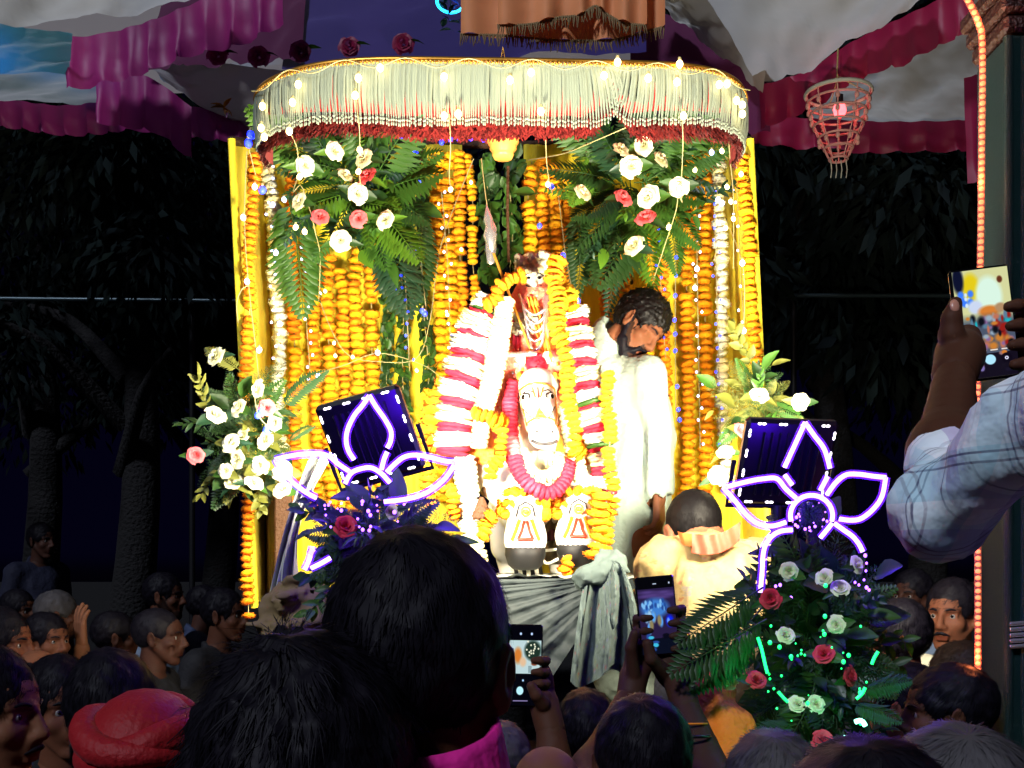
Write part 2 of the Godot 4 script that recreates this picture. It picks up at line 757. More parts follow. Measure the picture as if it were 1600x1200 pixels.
func phone_screen(w: int, h: int, which: int) -> ImageTexture:
	var im := Image.create(w, h, false, Image.FORMAT_RGB8)
	var rn := RandomNumberGenerator.new()
	rn.seed = 50 + which
	if which == 0:  # a zoomed view of the shrine with camera controls below
		im.fill(Color(0.84, 0.85, 0.62))
		blob(im, 55, 60, 34, 60, Color(0.9, 0.8, 0.1), 0.4)
		blob(im, 110, 95, 50, 80, Color(0.86, 0.97, 0.9), 0.3)
		blob(im, 16, 30, 22, 60, Color(0.05, 0.07, 0.18), 0.4)
		for k in 5:
			blob(im, 36 + rn.randf_range(-16, 16), 100 + rn.randf_range(-24, 24), 13, 17, Color(0.25, 0.5, 1.0), 0.5)
			blob(im, 36 + rn.randf_range(-14, 14), 105 + rn.randf_range(-24, 24), 6, 9, Color(0.85, 0.93, 1.0), 0.5)
		blob(im, 150, 42, 11, 15, Color(0.4, 0.2, 0.12), 0.4)
		blob(im, 62, 130, 28, 30, Color(0.8, 0.85, 0.95), 0.4)
		blob(im, 105, 150, 42, 26, Color(0.85, 0.5, 0.2), 0.4)
		blob(im, 142, 140, 22, 20, Color(0.7, 0.55, 0.4), 0.4)
		for y in range(150, 380):
			for x in w:
				im.set_pixel(x, y, im.get_pixel(x, y).lerp(Color(0.3, 0.34, 0.42), clampf((y - 150) / 40.0, 0, 1)))
		var cols := [Color(0.35, 0.5, 0.6), Color(0.6, 0.68, 0.75), Color(0.05, 0.06, 0.1), Color(0.1, 0.7, 0.75), Color(0.6, 0.12, 0.1), Color(0.75, 0.45, 0.35), Color(0.8, 0.5, 0.2), Color(0.55, 0.4, 0.6)]
		for k in 70:
			blob(im, rn.randf_range(4, w - 4), rn.randf_range(165, 285), rn.randf_range(5, 22), rn.randf_range(6, 26), cols[rn.randi() % 8], 0.6)
		im.fill_rect(Rect2i(0, 296, w, 84), Color(0.08, 0.06, 0.12))
		for k in 8:
			blob(im, rn.randf_range(20, w - 20), rn.randf_range(296, 360), rn.randf_range(10, 22), rn.randf_range(8, 20), [Color(0.6, 0.45, 0.45), Color(0.5, 0.45, 0.7), Color(0.85, 0.5, 0.2), Color(0.1, 0.08, 0.16)][k % 4], 0.4)
		for k in 4:
			im.fill_rect(Rect2i(22 + k * 36, 284, 24, 4), Color(0.95, 0.92, 0.9))
		blob(im, 90, 318, 19, 19, Color(0.7, 0.92, 1.0), 0.15)
		blob(im, 32, 318, 9, 9, Color(0.95, 0.8, 0.85), 0.3)
		blob(im, 143, 318, 19, 19, Color(0.06, 0.04, 0.1), 0.1)
		blob(im, 143, 318, 7, 7, Color(0.9, 0.9, 1.0), 0.2)
		blob(im, 143, 318, 3, 3, Color(0.06, 0.04, 0.1), 0.3)
	elif which == 1:  # the canopy and the neon seen dim and blue
		im.fill(Color(0.16, 0.11, 0.26))
		im.fill_rect(Rect2i(0, 0, w, 46), Color(0.015, 0.015, 0.03))
		for k in 6:
			blob(im, rn.randf_range(0, w), 60 + rn.randf_range(0, 30), 60, 12, Color(0.32, 0.24, 0.5), 0.8)
		blob(im, 70, 130, 76, 52, Color(0.25, 0.5, 0.82), 0.4)
		for k in 26:
			blob(im, rn.randf_range(14, 126), rn.randf_range(98, 140), 7, 14, [Color(0.15, 0.3, 0.6), Color(0.5, 0.75, 0.95)][k % 2], 0.5)
		for k in 10:
			blob(im, rn.randf_range(24, 110), rn.randf_range(150, 220), 12, 30, [Color(0.55, 0.5, 0.35), Color(0.35, 0.65, 0.98), Color(0.6, 0.8, 0.95)][k % 3], 0.5)
		blob(im, 132, 190, 22, 34, Color(0.05, 0.15, 0.95), 0.5)
		blob(im, 126, 190, 9, 18, Color(0.4, 0.6, 1.0), 0.5)
		im.fill_rect(Rect2i(0, 262, w, 68), Color(0.03, 0.05, 0.12))
		for k in 9:
			blob(im, rn.randf_range(20, w - 10), rn.randf_range(240, 310), rn.randf_range(10, 22), rn.randf_range(6, 18), [Color(0.03, 0.03, 0.1), Color(0.15, 0.3, 0.6), Color(0.25, 0.75, 0.9)][k % 3], 0.4)
		im.fill_rect(Rect2i(70, 24, 16, 4), Color(0.8, 0.85, 0.95))
		im.fill_rect(Rect2i(140, 22, 6, 8), Color(0.8, 0.85, 0.95))
	else:  # close view with flowers, black bars above and below
		im.fill(Color(0.01, 0.01, 0.04))
		im.fill_rect(Rect2i(0, 56, w, 130), Color(0.75, 0.85, 0.86))
		blob(im, 110, 95, 46, 46, Color(0.12, 0.2, 0.16), 0.3)
		for k in 14:
			blob(im, 108 + rn.randf_range(-34, 34), 92 + rn.randf_range(-32, 36), 5, 5, Color(0.95, 0.95, 0.85), 0.4)
		blob(im, 40, 115, 24, 40, Color(0.85, 0.5, 0.2), 0.5)
		blob(im, 64, 140, 20, 24, Color(0.9, 0.75, 0.6), 0.5)
		blob(im, 118, 146, 18, 10, Color(0.5, 0.25, 0.15), 0.4)
		for k in 7:
			im.fill_rect(Rect2i(90, 156 + k * 4, 16, 2), Color(0.3, 0.4, 0.45))
		blob(im, 52, 30, 6, 6, Color(0.75, 0.85, 1.0), 0.2)
		blob(im, 104, 30, 6, 6, Color(0.75, 0.85, 1.0), 0.2)
		blob(im, 52, 252, 18, 18, Color(0.75, 0.95, 1.0), 0.15)
		blob(im, 116, 252, 9, 9, Color(0.45, 0.55, 0.85), 0.2)
		blob(im, 66, 212, 5, 5, Color(0.7, 0.85, 1.0), 0.2)
		im.fill_rect(Rect2i(20, 290, 70, 4), Color(0.55, 0.5, 0.7))
	return ImageTexture.create_from_image(im)


func make_materials() -> void:
	make_textures()
	mat("ground", Color(0.016, 0.015, 0.02), 0.95, {"normal": "bark", "tri": 0.8})
	mat("tent_white", Color(0.56, 0.55, 0.51), 0.75, {"normal": "weave", "uvs": Vector3(30, 20, 1), "nscale": 0.12, "back": Color(0.9, 0.9, 0.88)})
	mat("tent_lit_cyan", Color(0.06, 0.50, 0.62), 0.7, {"normal": "weave", "uvs": Vector3(30, 20, 1), "nscale": 0.12, "back": Color(0.8, 0.8, 0.8)})  # white roof cloth with the cyan lamp light put into its colour
	mat("tent_cyan_spill", Color(0.32, 0.48, 0.54), 0.7, {"normal": "weave", "uvs": Vector3(30, 20, 1), "nscale": 0.12, "back": Color(0.8, 0.8, 0.8)})  # paler cyan light on the white billow, tinted into the cloth colour
	mat("tent_grey", Color(0.66, 0.62, 0.60), 0.75, {"normal": "weave", "uvs": Vector3(30, 20, 1), "nscale": 0.12, "back": Color(0.7, 0.7, 0.7)})
	mat("tent_blue", Color(0.17, 0.11, 0.42), 0.7, {"normal": "weave", "uvs": Vector3(20, 8, 1), "nscale": 0.15, "back": Color(0.5, 0.5, 0.5)})
	mat("tent_plum", Color(0.32, 0.06, 0.24), 0.7, {"normal": "weave", "uvs": Vector3(20, 8, 1), "nscale": 0.15, "back": Color(0.2, 0.1, 0.2)})
	mat("satin_purple", Color(0.50, 0.10, 0.36), 0.5, {"normal": "weave", "uvs": Vector3(20, 4, 1), "nscale": 0.15, "rim": 0.3, "back": Color(0.6, 0.3, 0.6)})
	mat("satin_magenta", Color(0.46, 0.045, 0.20), 0.5, {"normal": "weave", "uvs": Vector3(20, 4, 1), "nscale": 0.15, "rim": 0.3, "back": Color(0.6, 0.3, 0.5)})
	mat("peach_cloth", Color(0.86, 0.56, 0.36), 0.7, {"normal": "weave", "uvs": Vector3(9, 5, 1), "nscale": 0.4, "back": Color(0.4, 0.3, 0.2)})
	mat("peach_fringe", Color(0.50, 0.42, 0.28), 0.7, {"back": Color(0.3, 0.3, 0.2)})
	mat("yellow_cloth", Color(0.86, 0.77, 0.16), 0.75, {"normal": "fold", "uvs": Vector3(5, 2, 1), "nscale": 0.5, "rim": 0.2})
	mat("white_thread", Color(0.50, 0.54, 0.47), 0.6, {"rim": 0.3})
	mat("red_wool", Color(0.42, 0.05, 0.03), 0.9, {"rim": 0.5})
	mat("red_cloth", Color(0.55, 0.05, 0.05), 0.8, {"normal": "weave", "tri": 20.0})
	mat("gold", Color(0.86, 0.62, 0.24), 0.35, {"metal": 0.8})
	mat("brass_glow", Color(0.93, 0.70, 0.36), 0.4, {"metal": 0.2, "back": Color(0.8, 0.6, 0.3)})
	mat("silver", Color(0.88, 0.88, 0.9), 0.25, {"metal": 0.9})
	mat("dark_metal", Color(0.10, 0.10, 0.11), 0.5, {"metal": 0.6})
	mat("black_plastic", Color(0.035, 0.035, 0.05), 0.35, {"coat": 0.3})
	mat("black_paint", Color(0.025, 0.022, 0.025), 0.6)
	mat("wood", Color(0.27, 0.17, 0.09), 0.7, {"normal": "bark", "tri": 6.0})
	mat("marigold_a", Color(1.0, 0.66, 0.03), 0.75, {"normal": "petal", "tri": 30.0, "rim": 0.2, "back": Color(0.5, 0.3, 0.0)})
	mat("marigold_b", Color(1.0, 0.58, 0.02), 0.75, {"normal": "petal", "tri": 30.0, "rim": 0.2, "back": Color(0.5, 0.25, 0.0)})
	mat("marigold_c", Color(1.0, 0.72, 0.05), 0.75, {"normal": "petal", "tri": 30.0, "rim": 0.2, "back": Color(0.5, 0.35, 0.0)})
	mat("white_petal", Color(0.90, 0.89, 0.80), 0.7, {"normal": "petal", "tri": 30.0, "back": Color(0.4, 0.4, 0.35)})
	mat("cream_petal", Color(0.90, 0.85, 0.64), 0.7, {"normal": "petal", "tri": 30.0, "back": Color(0.4, 0.4, 0.3)})
	mat("rose_red", Color(0.76, 0.08, 0.19), 0.6, {"normal": "petal", "tri": 30.0, "rim": 0.3, "back": Color(0.4, 0.1, 0.15)})
	mat("rose_white", Color(0.88, 0.87, 0.72), 0.6, {"back": Color(0.5, 0.5, 0.4)})
	mat("rose_pink", Color(0.86, 0.38, 0.40), 0.6, {"back": Color(0.5, 0.25, 0.25)})
	mat("rose_deep", Color(0.78, 0.16, 0.26), 0.6, {"back": Color(0.4, 0.1, 0.15)})
	mat("leaf_dark", Color(0.11, 0.21, 0.08), 0.5, {"back": Color(0.15, 0.25, 0.05)})
	mat("leaf_mid", Color(0.17, 0.30, 0.09), 0.5, {"back": Color(0.2, 0.35, 0.08)})
	mat("leaf_light", Color(0.26, 0.40, 0.10), 0.45, {"back": Color(0.25, 0.4, 0.1)})
	mat("leaf_olive", Color(0.33, 0.34, 0.12), 0.6, {"back": Color(0.3, 0.3, 0.1)})
	mat("leaf_blue", Color(0.10, 0.20, 0.13), 0.4, {"back": Color(0.1, 0.2, 0.1)})
	mat("tree_leaf", Color(0.075, 0.10, 0.10), 0.9, {"vc": 1, "spec": 0.1})
	mat("tree_bark", Color(0.03, 0.025, 0.03), 0.9, {"normal": "bark", "tri": 2.0})
	mat("pillar_cloth", Color(0.05, 0.17, 0.17), 0.35, {"metal": 0.2, "normal": "glitter", "tri": 7.0, "nscale": 0.8})
	mat("pillar_wood", Color(0.17, 0.065, 0.04), 0.5, {"normal": "bark", "tri": 5.0, "coat": 0.3})
	mat("rope_sleeve", Color(0.9, 0.6, 0.5), 0.2, {"alpha": 0.25})
	mat("wire", Color(0.62, 0.58, 0.40), 0.5)
	mat("grey_rail", Color(0.20, 0.25, 0.27), 0.35, {"metal": 0.5})
	# painted statue
	mat("horse_white", Color(0.80, 0.79, 0.75), 0.35, {"coat": 0.4})
	mat("paint_line", Color(0.14, 0.13, 0.14), 0.5)
	mat("paint_red", Color(0.66, 0.14, 0.07), 0.4)
	mat("paint_orange", Color(0.88, 0.40, 0.10), 0.4)
	mat("lamp_wire", Color(0.74, 0.54, 0.52), 0.5)
	mat("robe_pink", Color(1, 1, 1), 0.6, {"tex": "brocade", "normal": "fold", "tri": 6.0})
	mat("robe_orange", Color(0.92, 0.52, 0.16), 0.6, {"normal": "fold", "tri": 9.0})
	mat("dark_maroon", Color(0.25, 0.06, 0.07), 0.8)
	mat("khaki_cloth", Color(0.45, 0.38, 0.25), 0.85, {"normal": "weave", "tri": 20.0})
	# cloths
	mat("grey_cover", Color(0.72, 0.74, 0.74), 0.8, {"tex": "faded", "normal": "wrinkle", "uvs": Vector3(2, 2, 1), "nscale": 0.5})
	mat("slate_cloth", Color(0.15, 0.18, 0.18), 0.7, {"normal": "weave", "uvs": Vector3(12, 8, 1), "nscale": 0.4})
	mat("pale_cloth", Color(0.66, 0.67, 0.63), 0.8, {"normal": "wrinkle", "uvs": Vector3(2, 2, 1), "nscale": 0.5})
	mat("kurta_white", Color(0.54, 0.60, 0.565), 0.75, {"normal": "fold", "tri": 4.0, "nscale": 0.6, "rim": 0.2})
	mat("print_shirt", Color(0.54, 0.54, 0.54), 0.75, {"tex": "print", "normal": "fold", "tri": 3.2, "nscale": 0.4})
	mat("check_shirt", Color(1, 1, 1), 0.8, {"tex": "check", "normal": "fold", "tri": 5.5, "nscale": 0.35})
	mat("orange_cloth", Color(0.86, 0.45, 0.10), 0.7, {"normal": "fold", "tri": 5.0})
	mat("collar_orange", Color(0.62, 0.30, 0.10), 0.8)
	mat("collar_pink", Color(0.50, 0.13, 0.05), 0.7)
	# people
	for s in [["skin_a", Color(0.36, 0.215, 0.15)], ["skin_e", Color(0.43, 0.27, 0.185)], ["skin_b", Color(0.28, 0.165, 0.115)], ["skin_c", Color(0.40, 0.255, 0.18)], ["skin_d", Color(0.22, 0.13, 0.10)]]:
		mat(s[0], s[1], 0.62, {"vc": 1, "normal": "skin", "tri": 16.0, "nscale": 0.5, "sss": 0.08, "spec": 0.25})
	mat("hair_black", Color(0.05, 0.04, 0.07), 0.6, {"spec": 0.25})
	mat("hair_gloss", Color(0.035, 0.028, 0.03), 0.5, {"spec": 0.3})
	mat("hair_jet", Color(0.02, 0.015, 0.018), 0.6, {"spec": 0.2})
	mat("hair_brown", Color(0.10, 0.065, 0.05), 0.6, {"spec": 0.25})
	mat("hair_grey", Color(0.26, 0.25, 0.26), 0.6, {"spec": 0.25})
	mat("hair_white", Color(0.72, 0.70, 0.68), 0.5, {"rim": 0.4})
	mat("eye_white", Color(0.42, 0.40, 0.39), 0.2)
	mat("eye_dark", Color(0.03, 0.02, 0.02), 0.1)
	mat("nail", Color(0.72, 0.50, 0.42), 0.3)
	for s in [["shirt_white", Color(0.40, 0.46, 0.54)], ["shirt_blue", Color(0.16, 0.20, 0.30)], ["shirt_dark", Color(0.05, 0.05, 0.07)], ["shirt_navy", Color(0.07, 0.08, 0.16)], ["shirt_pink", Color(0.80, 0.10, 0.52)], ["shirt_cream", Color(0.74, 0.72, 0.62)], ["shirt_maroon", Color(0.3, 0.06, 0.09)], ["trouser_grey", Color(0.12, 0.12, 0.14)]]:
		mat(s[0], s[1], 0.8, {"normal": "fold", "tri": 5.0, "nscale": 0.5})
	mat("turban_red", Color(0.50, 0.015, 0.06), 0.65, {"normal": "fold", "tri": 9.0, "nscale": 0.6, "rim": 0.3})
	mat("phone_case", Color(0.03, 0.03, 0.035), 0.25, {"coat": 0.6})
	for s in ["screen_big", "screen_mid", "screen_low"]:
		var m := mat(s, Color(0.02, 0.02, 0.02), 0.15)
		m.emission_enabled = true
		m.emission = Color.BLACK
		m.emission_texture = T[s]
		m.emission_energy_multiplier = 1.0
	# lights
	mat("lamp_face", Color(1, 1, 1), 0.4, {"glow": Color(1.0, 0.96, 0.88), "e": 6.0})
	mat("lamp_slot", Color(1, 1, 1), 0.4, {"glow": Color(1.0, 0.97, 0.93), "e": 4.0})
	mat("bulb_warm", Color(1, 1, 1), 0.3, {"glow": Color(1.0, 0.84, 0.50), "e": 9.0})
	mat("bulb_blue", Color(0.3, 0.4, 1), 0.3, {"glow": Color(0.015, 0.07, 1.0), "e": 5.0})
	mat("bulb_cool", Color(1, 1, 1), 0.3, {"glow": Color(0.55, 0.66, 1.0), "e": 5.0})
	mat("bulb_green", Color(0.4, 1, 0.7), 0.3, {"glow": Color(0.02, 1.0, 0.40), "e": 2.2})
	mat("bulb_mint", Color(0.4, 1, 0.7), 0.3, {"glow": Color(0.55, 1.0, 0.86), "e": 6.0})
	mat("bulb_violet", Color(0.7, 0.4, 1), 0.3, {"glow": Color(0.62, 0.36, 1.0), "e": 6.0})
	mat("bulb_red", Color(1, 0.4, 0.4), 0.3, {"glow": Color(1.0, 0.28, 0.30), "e": 7.0})
	mat("bulb_amber", Color(1, 0.6, 0.4), 0.3, {"glow": Color(1.0, 0.48, 0.26), "e": 3.2})
	mat("neon_core", Color(1, 1, 1), 0.3, {"glow": Color(0.80, 0.60, 1.0), "e": 5.0})
	mat("neon_halo", Color(0.5, 0.25, 0.9), 0.3, {"alpha": 0.32, "glow": Color(0.42, 0.10, 0.95), "e": 0.9})  # violet halo of the neon, put into a faintly glowing outer tube
	mat("cyan_tube", Color(0.4, 0.9, 1), 0.3, {"glow": Color(0.10, 0.75, 1.0), "e": 5.0})
	mat("clear_sheet", Color(0.9, 0.9, 1.0), 0.1, {"alpha": 0.08})


var S := {}  # shared meshes, by name: arrays of variants


func make_shared_meshes() -> void:
	S.marigold = []
	for k in 4:
		S.marigold.append(marigold_mesh(k).mesh())
	S.puff = []
	for k in 4:
		S.puff.append(puff_mesh(k).mesh())
	S.rose = []
	for k in 3:
		S.rose.append(rose_mesh(k).mesh())
	S.fern = []
	for k in 4:
		S.fern.append(frond_geo(k).mesh())
	for k in 2:
		S.fern.append(feather_geo(k).mesh())
	S.broad = []
	for k in 3:
		S.broad.append(broad_leaf(k).mesh())
	S.sprig = []
	for k in 3:
		S.sprig.append(sprig_mesh(k).mesh())
	S.stack = []
	for k in 3:
		S.stack.append(leaf_bundle(k).mesh())
	var g := Geo.new()
	g.ball(Vector3.ZERO, Vector3(1, 1.15, 1), 6, 8)
	S.bulb = g.mesh()
	g = Geo.new()
	g.lathe([[0.45, -0.1], [0.5, 0.0], [0.5, 0.9], [0.3, 1.1], [0.0, 1.12]], 8)
	S.cap = g.mesh()


# a ruffled flattened flower head, radius 1, about 0.75 high, axis y
func marigold_mesh(seed_: int) -> Geo:
	var g := Geo.new()
	var rn := RandomNumberGenerator.new()
	rn.seed = 100 + seed_
	g.ball(Vector3.ZERO, Vector3(0.88, 0.60, 0.88), 6, 11)
	for ring in 5:
		var lat := lerpf(-0.85, 0.95, ring / 4.0)
		var cnt := int(13 * cos(lat) + 3)
		for k in cnt:
			var a := TAU * (k + rn.randf_range(-0.3, 0.3)) / cnt + ring * 0.4
			var la := lat + rn.randf_range(-0.12, 0.12)
			var d := Vector3(cos(a) * cos(la), sin(la) * 0.74, sin(a) * cos(la))
			var t := Vector3(-sin(a), 0, cos(a))
			var up := d.cross(t).normalized()
			var r := rn.randf_range(0.94, 1.06)
			var w := rn.randf_range(0.18, 0.26)
			var b := d * 0.8
			var tip := d * r
			var lift := up * rn.randf_range(-0.14, 0.14)
			var q := [b - t * w * 0.5, b + t * w * 0.5, tip + t * w + lift, tip + d * 0.05 - lift * 0.3, tip - t * w + lift]
			var f := g.v.size()
			for p in q:
				g.add(p, (d * 0.75 + up * rn.randf_range(-0.45, 0.45) + t * rn.randf_range(-0.3, 0.3)).normalized())
			g.tri(f, f + 1, f + 2)
			g.tri(f, f + 2, f + 3)
			g.tri(f, f + 3, f + 4)
	return g


# a thick ruffled disc of packed petals, radius 1, height 1 (y from -0.5 to 0.5)
func puff_mesh(seed_: int) -> Geo:
	var g := Geo.new()
	g.lathe([[0.0, -0.5], [0.7, -0.5], [0.92, -0.36], [1.0, -0.1], [1.0, 0.12], [0.9, 0.36], [0.7, 0.5], [0.0, 0.5]], 22, Transform3D(), 0.07, 200 + seed_)
	var rn := RandomNumberGenerator.new()
	rn.seed = 300 + seed_
	for k in 60:
		var a := rn.randf() * TAU
		var y := rn.randf_range(-0.46, 0.46)
		var d := Vector3(cos(a), 0, sin(a))
		var t := Vector3(-sin(a), 0, cos(a))
		var w := rn.randf_range(0.06, 0.13)
		var o := Vector3.UP * y
		var tip := d * rn.randf_range(1.0, 1.13) + o + Vector3.UP * rn.randf_range(-0.12, 0.12)
		var f := g.v.size()
		for p in [d * 0.88 + o - t * w, d * 0.88 + o + t * w, tip + t * w * 0.7, tip - t * w * 0.7]:
			g.add(p, (d + Vector3.UP * rn.randf_range(-0.7, 0.7)).normalized())
		g.quad(f, f + 1, f + 2, f + 3)
	return g


# an open rose facing +y, radius about 1
func rose_mesh(seed_: int) -> Geo:
	var g := Geo.new()
	var rn := RandomNumberGenerator.new()
	rn.seed = 400 + seed_
	for ring in 5:
		var cnt := [3, 4, 5, 6, 6][ring] as int
		var r: float = [0.14, 0.3, 0.48, 0.68, 0.9][ring]
		var h: float = [0.62, 0.62, 0.56, 0.44, 0.26][ring]
		var flare: float = [0.0, 0.05, 0.12, 0.24, 0.34][ring]
		for k in cnt:
			var a0 := TAU * (k + rn.randf_range(-0.15, 0.15)) / cnt + ring * 0.7
			var span := TAU / cnt * 0.72
			var wob := rn.randf_range(-0.10, 0.12)
			var curl := rn.randf_range(0.0, 0.22)
			var tall := rn.randf_range(0.82, 1.18)
			g.sheet(4, 3, func(u: float, v2: float) -> Vector3:
				var a := a0 + (u - 0.5) * span * 2.0 * (0.55 + 0.45 * sin(v2 * 1.9))
				var edge := 1.0 - pow(absf(u - 0.5) * 2.0, 3.0) * 0.25 * v2
				var rr := r * (0.35 + 0.65 * sqrt(v2)) + flare * v2 * v2 + wob * v2
				rr += curl * v2 * v2 * v2 * (0.6 + 0.4 * sin(u * 9.0))
				return Vector3(cos(a) * rr, -0.25 + (h + 0.25) * v2 * edge * tall - (flare * 0.6 + curl) * v2 * v2 * v2, -sin(a) * rr))
	return g


# a fern frond along +z, length 1, drooping in y
func frond_geo(kind: int) -> Geo:
	var g := Geo.new()
	var rn := RandomNumberGenerator.new()
	rn.seed = 500 + kind
	var n := 20 if kind < 2 else 15
	var droop := [0.25, 0.5, 0.12, 0.35][kind] as float
	var wide := [0.26, 0.22, 0.30, 0.17][kind] as float
	var spine := PackedVector3Array()
	for k in 9:
		var t := k / 8.0
		spine.append(Vector3(sin(t * 2.0) * 0.04, 0.12 * t - droop * t * t, t))
	var rad := []
	for k in 9:
		rad.append(0.008 * (1.0 - k / 9.0) + 0.002)
	g.tube(spine, rad, 4, false)
	for k in n:
		var t := lerpf(0.12, 0.98, float(k) / (n - 1))
		var p := Vector3(sin(t * 2.0) * 0.04, 0.12 * t - droop * t * t, t)
		var w := wide * sin(PI * (0.12 + 0.86 * t)) * (0.9 + 0.2 * rn.randf()) + 0.03
		for s in [-1.0, 1.0]:
			var out := Vector3(s, -0.18 - rn.randf() * 0.25, 0.55).normalized()
			var side := out.cross(Vector3.UP).normalized()
			var lw := 0.62 / n if kind != 3 else 0.42 / n
			var b := p
			var m := p + out * w * 0.5
			var e := p + out * w + Vector3.DOWN * 0.03
			var f := g.v.size()
			var nn := Vector3(s * 0.2, 1, 0.1).normalized()
			g.add(b, nn)
			g.add(m + side * lw, (nn + side * 0.5).normalized())
			g.add(e, nn)
			g.add(m - side * lw, (nn - side * 0.5).normalized())
			g.add(m + Vector3.DOWN * lw * 0.5, nn)
			for q in [[0, 1], [1, 2], [2, 3], [3, 0]]:
				g.tri(f + 4, f + q[0], f + q[1])
	return g


# a fine feathery plume along +z, length 1
func feather_geo(kind: int) -> Geo:
	var g := Geo.new()
	var rn := RandomNumberGenerator.new()
	rn.seed = 550 + kind
	var droop := 0.3 + 0.3 * kind
	var spine := PackedVector3Array()
	for k in 7:
		var t := k / 6.0
		spine.append(Vector3(0.05 * sin(t * 3.0), 0.15 * t - droop * t * t, t))
	g.tube(spine, [0.007, 0.006, 0.005, 0.005, 0.004, 0.003, 0.002], 4, false)
	for k in 30:
		var t := lerpf(0.08, 1.0, k / 29.0)
		var p := Vector3(0.05 * sin(t * 3.0), 0.15 * t - droop * t * t, t)
		for s in [-1.0, 1.0]:
			var w := (0.17 + 0.05 * rn.randf()) * sin(PI * (0.15 + 0.8 * t))
			var out := Vector3(s, rn.randf_range(-0.5, 0.4), rn.randf_range(0.3, 0.9)).normalized()
			for q in 5:
				var b := p + out * w * (0.15 + 0.2 * q)
				var dir := (out + Vector3(rn.randf_range(-0.9, 0.9), rn.randf_range(-0.9, 0.5), rn.randf_range(-0.5, 0.9))).normalized()
				var sd := dir.cross(Vector3(rn.randf_range(-1, 1), 1, rn.randf_range(-1, 1))).normalized() * 0.0065
				var l := w * rn.randf_range(0.25, 0.5)
				g.face([b - sd, b + sd, b + dir * l])
	return g


# a broad pointed leaf along +z, length 1
func broad_leaf(kind: int) -> Geo:
	var g := Geo.new()
	var w := [0.26, 0.2, 0.33][kind] as float
	var droop := [0.2, 0.35, 0.1][kind] as float
	g.sheet(4, 8, func(u: float, v2: float) -> Vector3:
		var half := w * pow(sin(PI * clampf(v2 * 0.93 + 0.04, 0.0, 1.0)), 0.8) * (1.15 - 0.5 * v2)
		var x := (u - 0.5) * 2.0
		return Vector3(x * half, absf(x) * half * 0.35 - droop * v2 * v2 + 0.012 * sin(v2 * 22.0) * absf(x), v2))
	var st := PackedVector3Array([Vector3(0, -0.01, -0.25), Vector3(0, -0.012, 0.1), Vector3(0, -0.012 - droop * 0.3, 0.55)])
	g.tube(st, [0.012, 0.01, 0.004], 4, false)
	return g


# a twig along +z with small leaves
func sprig_mesh(kind: int) -> Geo:
	var g := Geo.new()
	var rn := RandomNumberGenerator.new()
	rn.seed = 600 + kind
	var leaf := broad_leaf(kind)
	g.tube(smooth(PackedVector3Array([Vector3.ZERO, Vector3(0.03, 0.02, 0.5), Vector3(-0.02, -0.05, 1)]), 3), 0.008, 4, false)
	for k in 13:
		var t := 0.12 + 0.88 * k / 12.0
		var a := k * 2.4
		var dir := Vector3(cos(a), sin(a) * 0.7, 0.9).normalized()
		g.append(leaf, Transform3D(Basis.looking_at(-dir, Vector3.UP) * Basis.from_scale(Vector3.ONE * rn.randf_range(0.2, 0.34)), Vector3(0, 0.02 - 0.06 * t * t, t)))
	return g


# folded leaves strung close together, axis y, height 1, radius about 0.55
func leaf_bundle(kind: int) -> Geo:
	var g := Geo.new()
	var rn := RandomNumberGenerator.new()
	rn.seed = 700 + kind
	var leaf := broad_leaf(2)
	for k in 11:
		var a := k * 2.4 + rn.randf()
		var out := Vector3(cos(a), 0, sin(a))
		var dir := (out * rn.randf_range(0.25, 0.7) + Vector3.UP * (0.8 if k % 3 else -0.8) + Vector3(-sin(a), 0, cos(a)) * rn.randf_range(-0.6, 0.6)).normalized()
		g.append(leaf, Transform3D(Basis.looking_at(-dir, out) * Basis.from_scale(Vector3(0.95, 0.6, 0.7) * rn.randf_range(0.75, 1.1)), out * 0.16 + Vector3(0, -0.5 + 0.075 * k, 0)))
	return g


func build_ground() -> void:
	var g := Geo.new()
	g.sheet(24, 24, func(u: float, v: float) -> Vector3: return Vector3((u - 0.5) * 120.0, 0.0, 20.0 - v * 120.0))
	single("ground", g.mesh(), M.ground, "bare dark ground under the crowd and the trees", "ground", "", "structure")


func roof_depth(y: float, height := 2.6) -> float:
	return height * FOCAL / (880.0 - y)


# roof cloth between four corners [x, y, depth], sagging by sag metres, with soft wrinkles running along it
func swag(called: String, m: Material, label: String, corners: Array, sag: float, wrinkle: float, seed_: int, category := "tent cloth") -> void:
	var q := []
	for c in corners:
		q.append(at(c[0], c[1], c[2] if c.size() > 2 else roof_depth(c[1])))
	var fn := FastNoiseLite.new()
	fn.seed = seed_
	fn.frequency = 1.2
	var g := Geo.new()
	g.sheet(44, 28, func(u: float, v: float) -> Vector3:
		var p: Vector3 = (q[0] as Vector3).lerp(q[1], u).lerp((q[3] as Vector3).lerp(q[2], u), v)
		var w := sin(PI * u) * (0.35 + 0.65 * sin(PI * v))
		var f := u * 7.0 + 0.9 * fn.get_noise_2d(u * 2.0, v * 1.2)
		var s := fn.get_noise_2d(u * 2.2 + v, v * 1.1) * wrinkle * 0.9 + (absf(sin(f * PI)) - 0.6) * wrinkle * 0.16 * (0.4 + 0.6 * fn.get_noise_1d(u * 6.0))
		return p + Vector3(0, -sag * w + s, s * 0.2))
	single(called, g.mesh(), m, label, category, "", "", Transform3D())


